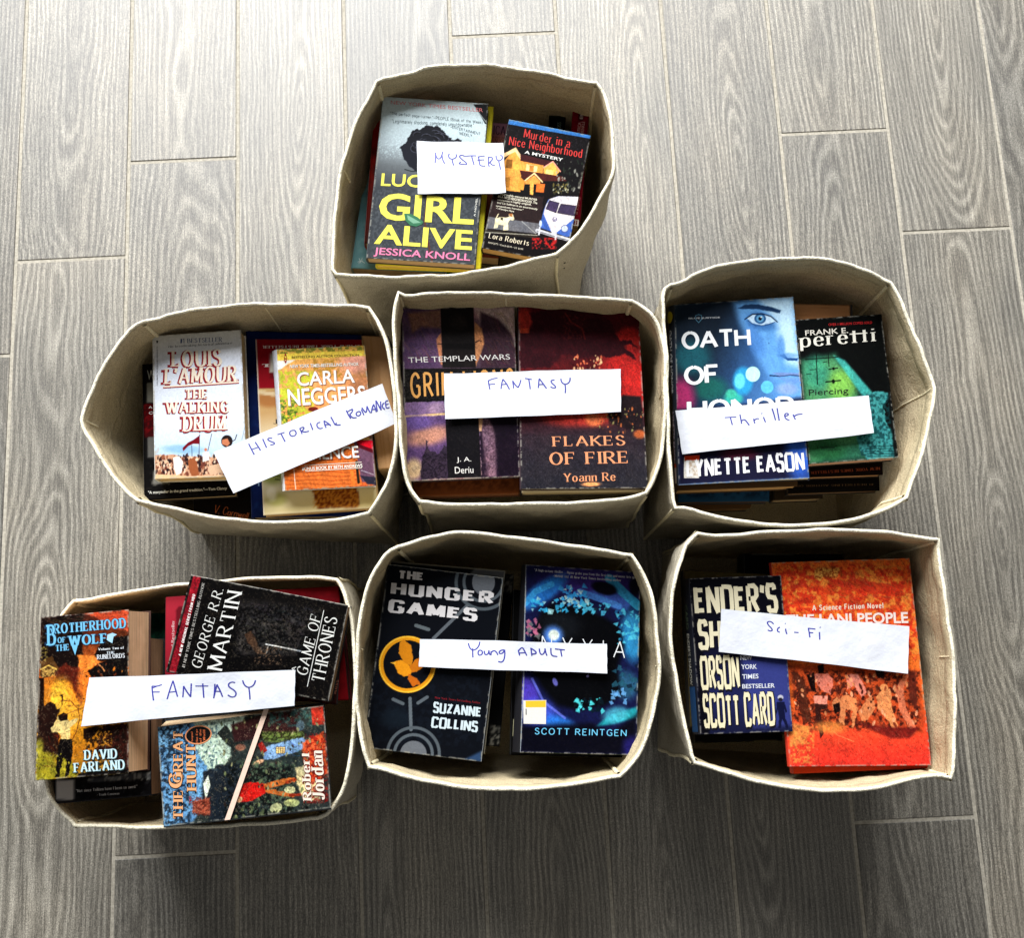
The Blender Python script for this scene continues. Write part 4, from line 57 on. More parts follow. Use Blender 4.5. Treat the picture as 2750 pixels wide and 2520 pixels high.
{'n': 'hg', 'label': 'black paperback with white block capitals, grey rings and a gold bird ring', 'fr': 6, 'c': [-8.88,-14.54], 'zt': 20.4, 'th': 1.2, 'ang': -0.1685, 'Q': [[-6.59,10.07],[6.47,10.07],[6.52,-10.05],[-6.4,-10.1]], 'S': [713,1128], 'main': True, 'pages': (60,58,50), 'spine': (14,16,20), 'ss': 3, 'kind': 'flat', 'art': [('fill',(18,21,28)),('noise',16,[[-69.4,661.1],[674.2,571.9],[732.8,1061.2],[-3.3,1147.9]],(26,32,42),0.55,0.6),('blob',[167.7,931.5],100,60,-6.8,(30,40,50),0.7,1),('blob',[596.0,41.4],70,82,-6.8,(112,116,122),1,0.03),('ring',[596.0,41.4],120,18,(96,104,110)),('ring',[596.0,41.4],168,20,(90,98,104)),('line',[[513.4,199.4],[333.9,425.7]],20,(104,110,116),1),('line',[[218.3,359.2],[297.1,374.2]],22,(104,112,116),1),('line',[[138.1,821.1],[200.8,840.5]],20,(96,104,110),1),('line',[[290.2,825.9],[341.0,784.0]],20,(96,104,110),1),('line',[[239.2,804.1],[269.1,988.5]],20,(104,112,118),1),('blob',[301.4,1129.7],80,78,-6.8,(112,116,122),1,0.03),('ring',[301.4,1129.7],114,18,(96,104,110)),('ring',[301.4,1129.7],156,18,(92,100,106)),('ring',[196.8,601.0],160,27,(226,158,34)),('ring',[196.8,601.0],168,8,(246,196,70)),('poly',[[113.9,598.9],[151.7,579.3],[193.6,591.4],[228.2,625.4],[225.4,665.9],[184.8,678.8],[143.5,655.7]],(226,152,34),1,4),('poly',[[173.5,591.8],[133.9,536.0],[130.8,480.7],[154.7,447.4],[202.3,487.3],[227.2,555.1],[220.7,606.2]],(206,134,30),1,4),('poly',[[210.8,607.4],[250.1,560.4],[297.7,538.5],[318.6,544.1],[305.0,596.1],[260.5,641.7],[223.5,651.1]],(196,118,30),1,4),('poly',[[212.2,657.5],[265.6,681.2],[295.4,717.6],[265.0,716.3],[247.2,733.4],[208.1,688.0]],(200,110,30),1,4),('poly',[[92.3,603.5],[123.6,595.7],[125.9,613.6]],(236,180,60),1,2),('poly',[[611.2,1124.4],[705.3,1064.5],[713.0,1128.0]],(60,90,130),0.8,24),('line',[[0.0,-0.0],[713.0,-0.0],[713.0,1128.0]],5,(200,205,208),1),('line',[[0.0,1128.0],[713.0,1128.0]],3,(90,95,98),1)], 'text': [('T', 'THE', 'block',(232,228,228),[76.4,30.2],[218.8,27.4],[78.7,79.8],{'w': 0.27, 'gap': 0.2}),('T', 'HUNGER', 'block',(230,226,226),[35.2,105.9],[667.7,90.7],[37.8,188.3],{'w': 0.24, 'gap': 0.28}),('T', 'GAMES', 'block',(230,226,226),[35.3,215.4],[586.4,208.0],[34.2,299.7],{'w': 0.24, 'gap': 0.24}),('T', 'New York Times Bestselling Author', 'serif',(150,30,40),[387.9,774.4],[664.2,773.3],[388.9,790.2],{'w': 0.12}),('T', 'SUZANNE', 'block',(210,226,232),[383.7,804.8],[671.5,800.3],[386.5,873.9],{'w': 0.22}),('T', 'COLLINS', 'block',(210,226,232),[385.0,893.9],[668.3,889.9],[385.7,962.9],{'w': 0.22})]},
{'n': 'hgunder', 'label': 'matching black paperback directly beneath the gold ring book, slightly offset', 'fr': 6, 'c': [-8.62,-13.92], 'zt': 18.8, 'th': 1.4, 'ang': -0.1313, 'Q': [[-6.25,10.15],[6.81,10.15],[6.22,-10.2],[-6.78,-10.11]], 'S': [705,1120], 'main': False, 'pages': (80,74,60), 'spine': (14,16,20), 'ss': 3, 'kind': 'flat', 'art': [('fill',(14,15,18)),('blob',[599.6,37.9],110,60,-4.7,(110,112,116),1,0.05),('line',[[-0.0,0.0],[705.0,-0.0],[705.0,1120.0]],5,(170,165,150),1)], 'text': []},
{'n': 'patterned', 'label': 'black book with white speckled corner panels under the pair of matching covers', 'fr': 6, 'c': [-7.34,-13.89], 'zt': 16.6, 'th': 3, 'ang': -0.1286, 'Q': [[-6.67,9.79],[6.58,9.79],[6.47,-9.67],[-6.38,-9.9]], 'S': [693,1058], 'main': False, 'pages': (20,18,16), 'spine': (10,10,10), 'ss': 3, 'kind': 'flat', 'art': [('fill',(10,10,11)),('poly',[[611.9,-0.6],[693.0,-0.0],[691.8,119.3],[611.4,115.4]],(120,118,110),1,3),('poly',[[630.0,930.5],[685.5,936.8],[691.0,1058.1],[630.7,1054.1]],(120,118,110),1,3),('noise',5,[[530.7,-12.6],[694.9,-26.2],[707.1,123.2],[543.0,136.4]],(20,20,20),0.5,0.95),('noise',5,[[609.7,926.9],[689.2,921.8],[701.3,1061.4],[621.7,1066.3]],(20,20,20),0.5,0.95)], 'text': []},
{'n': 'nyxia', 'label': 'blue violet paperback with swirling light around a black hole of shards', 'fr': 6, 'c': [7.33,-15.15], 'zt': 20.4, 'th': 1.6, 'ang': -0.1166, 'Q': [[-6.75,10.11],[6.17,10.11],[6.62,-9.82],[-6.04,-10.4]], 'S': [704,1130], 'main': True, 'pages': (90,86,70), 'spine': (20,20,26), 'ss': 3, 'kind': 'flat', 'art': [('fill',(24,28,70)),('blob',[414.0,90.3],320,90,1.1,(70,50,130),0.9,1),('blob',[113.7,160.6],180,60,-38.9,(50,130,210),0.95,0.8),('line',[[5.2,237.9],[63.4,163.7],[162.7,111.7]],36,(70,170,230),0.8),('poly',[[395.2,143.0],[554.3,60.3],[596.3,140.6],[657.9,198.8],[609.1,263.6],[517.9,227.9]],(70,100,180),0.9,30),('line',[[513.8,52.7],[596.1,130.2],[698.5,217.0]],56,(60,180,215),0.75),('line',[[334.9,146.8],[476.8,189.3],[578.1,224.3]],40,(80,140,210),0.8),('blob',[485.1,116.7],80,40,11.1,(16,14,30),1,0.5),('blob',[675.8,93.9],40,60,-3.9,(14,14,30),0.9,0.7),('blob',[42.2,791.1],60,120,-23.9,(90,70,190),0.95,0.9),('blob',[115.5,905.5],110,90,26.1,(70,90,200),0.9,0.9),('blob',[236.9,969.9],110,60,16.1,(50,130,220),0.9,0.9),('line',[[59.2,692.6],[133.1,827.0],[265.4,920.4]],14,(120,130,230),0.7),('blob',[662.3,404.2],70,160,-3.9,(60,160,210),0.9,0.9),('blob',[629.1,709.6],80,90,-3.9,(50,100,130),0.9,0.9),('poly',[[455.7,963.6],[533.6,892.3],[701.6,837.0],[703.1,906.7],[535.0,951.5]],(40,160,170),0.95,24),('blob',[573.4,891.0],80,50,-13.9,(90,190,210),0.8,1),('poly',[[97.4,293.0],[166.0,228.5],[317.2,239.8],[479.2,291.6],[580.9,347.3],[613.7,467.9],[576.9,611.3],[610.5,770.4],[492.6,844.2],[333.8,869.2],[213.4,843.8],[110.3,729.9],[46.8,614.4],[51.4,435.7]],(8,9,14),1,50),('blob',[220.1,366.9],130,90,-3.9,(30,34,40),0.7,1),('blob',[179.6,427.2],62,62,-3.9,(90,140,220),0.95,0.9),('blob',[183.5,423.0],34,34,-3.9,(225,235,225),1,0.6),('shards',[[44.5,205.3],[396.2,184.0],[398.5,275.9],[47.2,295.8]],60,(70,190,235),(170,220,225),1),('shards',[[213.4,123.8],[394.4,112.2],[397.5,235.1],[216.8,245.7]],50,(60,160,220),(190,225,225),2),('shards',[[356.8,217.1],[517.4,207.4],[518.9,268.9],[358.4,278.2]],22,(90,200,230),(30,50,60),3),('shards',[[558.5,246.0],[708.9,237.1],[713.6,462.9],[563.6,470.4]],50,(90,200,225),(40,120,170),4),('shards',[[18.3,337.5],[98.6,333.2],[101.5,433.2],[21.3,437.2]],26,(190,110,140),(120,120,120),5),('shards',[[322.0,800.7],[491.4,794.7],[493.3,873.8],[324.1,879.3]],34,(90,220,225),(12,30,40),6),('shards',[[529.8,733.5],[629.5,729.6],[631.7,829.4],[532.2,832.9]],16,(110,170,220),(12,20,40),7),('shards',[[546.5,592.5],[706.2,585.3],[709.7,746.6],[550.2,752.7]],30,(40,90,110),(20,40,60),8),('poly',[[-4.9,976.7],[435.3,944.6],[536.4,1010.4],[698.7,886.9],[704.0,1130.0],[-0.0,1130.0]],(12,12,26),1,50),('blob',[677.2,1085.4],60,70,-3.9,(40,36,110),0.9,1),('blob',[199.6,706.7],14,26,-23.9,(110,110,190),1,0.5),('blob',[396.3,664.1],8,8,-3.9,(170,160,230),1,0.4),('line',[[0.0,-0.0],[703.7,-12.6]],4,(150,160,170),0.9),('line',[[-0.0,1130.0],[440.0,1130.0],[704.0,1130.0]],4,(120,130,90),0.8),('line',[[0.0,-0.0],[3.3,338.4],[8.5,733.8],[-0.0,1130.0]],5,(190,200,205),0.9),('brush',0.2,0.1)], 'text': [('T', '"A high-octane thriller.... Nyxia grabs you from the first line and never lets go."', 'serif',(220,220,232),[54.2,21.9],[682.4,26.6],[53.8,42.3],{'w': 0.15}),('T', '—MARIE LU, #1 New York Times bestselling author', 'serif',(225,225,235),[169.1,51.0],[586.3,52.0],[168.6,69.5],{'w': 0.17}),('T', 'NYXIA', 'round',(246,248,250),[111.5,430.7],[623.1,442.0],[108.5,532.5],{'w': 0.07, 'gap': 0.75}),('T', 'SCOTT REINTGEN', 'round',(110,200,240),[85.9,981.9],[641.0,978.0],[85.2,1022.5],{'w': 0.13, 'gap': 0.3})], 'B': [[-7.19,10.14],[6.32,10.15],[6.78,-9.9],[-6.85,-10.49]], 'sticker': ([[9.3,823.4],[148.8,816.7],[151.0,958.8],[15.5,960.8]],(236,232,224),(250,196,50))},
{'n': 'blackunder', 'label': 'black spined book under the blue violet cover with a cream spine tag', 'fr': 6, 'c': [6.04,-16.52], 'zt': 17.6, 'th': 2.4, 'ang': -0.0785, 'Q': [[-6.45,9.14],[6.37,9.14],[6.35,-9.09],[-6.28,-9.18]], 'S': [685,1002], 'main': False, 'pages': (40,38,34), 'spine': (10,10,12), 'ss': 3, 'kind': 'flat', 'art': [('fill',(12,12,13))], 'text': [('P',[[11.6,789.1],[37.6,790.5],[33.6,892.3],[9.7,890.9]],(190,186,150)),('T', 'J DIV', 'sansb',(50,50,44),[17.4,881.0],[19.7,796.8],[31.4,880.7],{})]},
{'n': 'ender', 'label': 'dark blue paperback with tall condensed cream capitals filling the cover', 'fr': 7, 'c': [25.01,-15.39], 'zt': 20.6, 'th': 2.0, 'ang': -0.0164, 'Q': [[-5.15,8.5],[5.14,8.5],[5.05,-8.51],[-5.04,-8.49]], 'S': [580,985], 'main': True, 'pages': (120,100,70), 'spine': (20,26,44), 'ss': 3, 'kind': 'flat', 'art': [('grad',[288.6,-2.6],[236.6,978.5],[(14,14,22),(16,16,28),(20,21,38),(30,33,66),(40,45,92),(28,32,62)]),('noise',8,[[350.9,517.6],[610.5,525.9],[574.7,988.7],[316.2,980.9]],(60,66,120),0.6,0.3),('poly',[[291.0,515.7],[586.3,515.1],[579.7,949.9],[318.4,951.7]],(66,74,142),0.85,50),('poly',[[0.0,-0.0],[57.4,-1.2],[56.8,984.8],[-0.0,985.0]],(16,16,26),1,24),('blob',[519.6,773.3],18,16,1.9,(190,190,200),1,0.2),('blob',[518.6,786.1],14,12,1.9,(40,36,50),1,0.2),('poly',[[495.5,800.2],[541.3,801.6],[556.7,861.1],[543.9,872.5],[538.3,840.9],[538.5,889.9],[554.7,963.8],[538.7,964.3],[519.5,904.0],[507.0,962.3],[493.0,962.9],[500.7,888.8],[496.5,839.6],[487.5,878.6],[479.9,873.4]],(24,28,60),1,4),('line',[[0.0,-0.0],[580.0,-0.0],[580.0,985.0],[-0.0,985.0]],3,(80,86,110),0.7)], 'text': [('T', "ENDER'S", 'block',(238,228,194),[20.1,43.9],[548.6,43.2],[20.2,242.4],{'w': 0.21, 'out': [(16,14,22),5,3,4]}),('T', 'SHADOW', 'block',(238,228,194),[30.8,263.1],[560.4,262.2],[26.6,463.1],{'w': 0.21, 'out': [(16,14,22),5,3,4]}),('T', 'ORSON', 'block',(238,228,190),[28.3,495.3],[272.5,495.1],[26.6,714.5],{'w': 0.2, 'out': [(16,14,22),5,3,4]}),('T', 'SCOTT CARD', 'block',(238,228,190),[29.4,730.4],[476.9,730.5],[27.4,950.7],{'w': 0.2, 'out': [(16,14,22),5,3,4]}),('T', 'NEW', 'sansb',(226,230,240),[285.9,503.5],[357.9,503.8],[285.8,531.5],{}),('T', 'YORK', 'sansb',(226,230,240),[287.8,559.6],[385.7,560.7],[286.6,589.5],{}),('T', 'TIMES', 'sansb',(226,230,240),[289.2,621.5],[391.2,620.7],[288.0,651.3],{}),('T', 'BESTSELLER', 'sansb',(226,230,240),[284.6,682.9],[488.5,683.4],[283.6,710.7],{})], 'B': [[-5.56,8.58],[5.57,8.54],[5.54,-8.67],[-5.45,-8.59]]},
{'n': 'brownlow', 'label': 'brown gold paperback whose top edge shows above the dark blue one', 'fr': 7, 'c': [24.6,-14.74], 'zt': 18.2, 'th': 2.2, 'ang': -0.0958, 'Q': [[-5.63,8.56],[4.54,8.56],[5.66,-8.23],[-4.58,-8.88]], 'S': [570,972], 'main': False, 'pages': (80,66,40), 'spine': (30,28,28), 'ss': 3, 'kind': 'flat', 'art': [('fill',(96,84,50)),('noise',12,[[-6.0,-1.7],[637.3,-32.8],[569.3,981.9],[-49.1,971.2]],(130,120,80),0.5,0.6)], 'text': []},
{'n': 'lani', 'label': 'orange red novel with a bending crowd of figures and pink white capitals', 'fr': 7, 'c': [37.15,-16.8], 'zt': 20.2, 'th': 0.9, 'ang': -0.016, 'Q': [[-7.87,11.22],[7.74,11.22],[7.74,-11.4],[-7.62,-11.03]], 'S': [880,1303], 'main': True, 'pages': (220,80,40), 'spine': (200,50,28), 'ss': 3, 'kind': 'flat', 'art': [('grad',[425.5,-8.3],[446.4,1308.9],[(240,120,50),(226,80,40),(236,100,46),(238,120,50),(236,120,50),(230,80,50),(226,60,50)]),('noise',22,[[3.0,-33.6],[1021.5,1.7],[949.4,678.5],[-58.4,657.1]],(250,160,70),0.5,0.8),('noise',16,[[3.0,-33.6],[1021.5,1.7],[949.4,678.5],[-58.4,657.1]],(200,50,34),0.56,0.8),('poly',[[323.1,113.2],[822.0,170.2],[814.7,241.6],[456.0,200.1]],(200,56,36),0.8,16),('hair',[[323.7,-1.4],[868.1,17.2],[843.8,252.7],[301.4,236.7]],(240,150,80)),('poly',[[267.5,59.3],[309.7,39.9],[359.1,52.0],[430.6,44.0],[414.6,105.7],[324.0,102.8],[290.9,132.9],[268.7,101.0]],(238,180,90),0.9,12),('noise',6,[[270.4,28.1],[451.8,34.3],[442.8,127.4],[261.7,121.6]],(150,70,30),0.58,0.9),('poly',[[41.4,659.2],[875.4,716.7],[854.4,1099.8],[663.1,1126.6],[422.2,1055.0],[76.9,1030.4]],(186,76,40),0.85,40),('noise',12,[[49.5,679.6],[897.4,697.3],[853.4,1109.5],[11.0,1098.8]],(60,24,20),0.52,0.85),('poly',[[56.7,710.1],[105.6,721.2],[140.8,772.2],[148.6,902.3],[161.3,1031.6],[106.7,1030.8],[97.9,911.5],[90.1,781.2]],(90,44,30),1,6),('poly',[[154.6,732.2],[206.3,713.2],[204.0,843.4],[176.0,822.9]],(24,12,14),1,6),('poly',[[204.9,728.2],[285.1,724.8],[321.1,765.6],[292.6,855.0],[235.7,824.0],[210.6,773.5]],(220,130,110),1,6),('poly',[[193.1,853.2],[271.7,864.6],[269.0,944.1],[223.4,953.3],[229.1,1101.6],[206.4,1130.8],[187.9,1012.2]],(60,30,26),1,6),('poly',[[187.1,863.1],[276.7,864.7],[268.4,919.3],[187.4,913.0]],(226,150,130),1,6),('poly',[[403.8,737.2],[474.5,728.6],[508.4,789.2],[522.4,849.1],[489.6,878.3],[446.7,808.0],[404.9,827.1]],(226,140,120),1,6),('poly',[[301.7,914.8],[330.4,875.6],[392.1,856.7],[448.8,887.5],[462.8,947.2],[421.3,1064.8],[406.4,1064.6],[421.1,966.3],[383.3,945.9],[362.7,1054.1],[339.9,1034.1],[342.6,955.2],[302.9,954.5]],(220,140,90),1,6),('poly',[[303.8,924.8],[347.4,905.7],[346.6,965.1],[310.4,979.4]],(26,14,14),1,6),('poly',[[460.8,966.9],[518.4,888.7],[560.2,869.6],[567.1,948.8],[515.5,1016.9],[474.8,1026.2]],(222,140,90),1,6),('poly',[[579.1,879.8],[635.9,811.4],[673.7,832.0],[671.4,950.4],[699.9,1058.7],[668.1,1077.9],[616.7,998.8],[582.0,949.0]],(226,150,96),1,6),('poly',[[703.5,832.5],[761.5,754.2],[803.5,735.2],[753.3,833.4],[760.8,951.8],[808.0,1069.9],[767.3,1079.2],[719.0,970.8]],(214,124,90),1,6),('blob',[634.9,821.4],26,24,1.9,(236,160,100),1,0.3),('poly',[[230.0,673.4],[270.9,664.2],[265.2,724.4],[235.3,723.8]],(26,14,14),1,8),('poly',[[586.2,710.9],[647.0,702.1],[641.0,761.8],[601.1,761.1]],(30,16,16),1,8),('poly',[[795.6,715.1],[844.4,726.1],[828.3,972.5],[785.8,903.0]],(96,40,30),0.9,14),('poly',[[434.1,1035.5],[669.2,1068.1],[827.8,1070.2],[761.1,1137.5],[642.3,1136.1]],(110,30,30),0.85,26),('scatter',[[67.6,700.2],[865.4,716.5],[827.8,1070.2],[34.5,1059.5]],110,13,[(60,24,20),(226,150,100),(170,80,50),(240,170,130),(120,50,34)],41),('line',[[253.6,1052.6],[317.3,1112.5],[412.5,1152.9]],3,(240,170,110),0.8),('blob',[272.5,1062.8],100,40,1.9,(246,160,80),0.7,1),('poly',[[13.3,1019.6],[153.5,1061.1],[104.6,1159.1],[13.6,1177.7]],(236,150,80),0.8,26),('noise',9,[[16.5,1039.5],[185.1,1041.8],[160.8,1296.6],[-7.2,1295.1]],(220,160,80),0.55,0.7),('noise',7,[[15.4,1158.0],[894.6,1168.2],[879.2,1310.7],[2.0,1303.0]],(206,50,40),0.6,0.5),('noise',3,[[2.7,-30.4],[1019.2,4.7],[879.2,1310.7],[-116.6,1302.0]],(190,60,30),0.66,0.2),('brush',0.24,0.3)], 'text': [('T', 'A Science Fiction Novel', 'cond',(250,226,205),[232.5,284.2],[683.8,280.7],[230.8,323.2],{'w': 0.17}),('T', 'THE LANI PEOPLE', 'sansb',(252,236,228),[60.1,343.1],[832.1,346.0],[57.6,415.0],{'out': [(190,60,40),4,3,3], 'bold': 0.025})]},
{'n': 'lanilow', 'label': 'second orange red book peeking out under the crowd cover novel', 'fr': 7, 'c': [37.72,-17.41], 'zt': 18.9, 'th': 1.6, 'ang': -0.014, 'Q': [[-7.76,11.26],[7.61,11.26],[7.68,-11.22],[-7.53,-11.3]], 'S': [860,1296], 'main': False, 'pages': (150,50,24), 'spine': (170,48,24), 'ss': 3, 'kind': 'flat', 'art': [('fill',(206,70,34)),('noise',14,[[0.8,-31.2],[1003.5,5.2],[856.1,1330.8],[-120.1,1291.1]],(160,50,26),0.5,0.7)], 'text': []},
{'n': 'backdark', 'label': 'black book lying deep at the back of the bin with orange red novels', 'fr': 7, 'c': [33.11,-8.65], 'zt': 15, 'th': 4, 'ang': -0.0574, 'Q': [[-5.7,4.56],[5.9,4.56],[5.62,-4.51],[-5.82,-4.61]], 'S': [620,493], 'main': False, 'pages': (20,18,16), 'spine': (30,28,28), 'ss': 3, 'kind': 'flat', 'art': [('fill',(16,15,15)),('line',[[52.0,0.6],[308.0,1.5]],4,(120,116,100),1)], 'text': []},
{'n': 'frontdark', 'label': 'black book low at the front under the dark blue paperback', 'fr': 7, 'c': [24.95,-21.66], 'zt': 16, 'th': 3, 'ang': -0.0303, 'Q': [[-4.81,3.5],[4.73,3.5],[4.98,-3.46],[-4.9,-3.54]], 'S': [538,399], 'main': False, 'pages': (20,18,16), 'spine': (30,28,28), 'ss': 3, 'kind': 'flat', 'art': [('fill',(14,13,12)),('line',[[-4.8,396.9],[39.2,396.1]],4,(90,84,60),1),('line',[[362.1,397.1],[499.1,396.9]],4,(90,84,60),1)], 'text': []}]
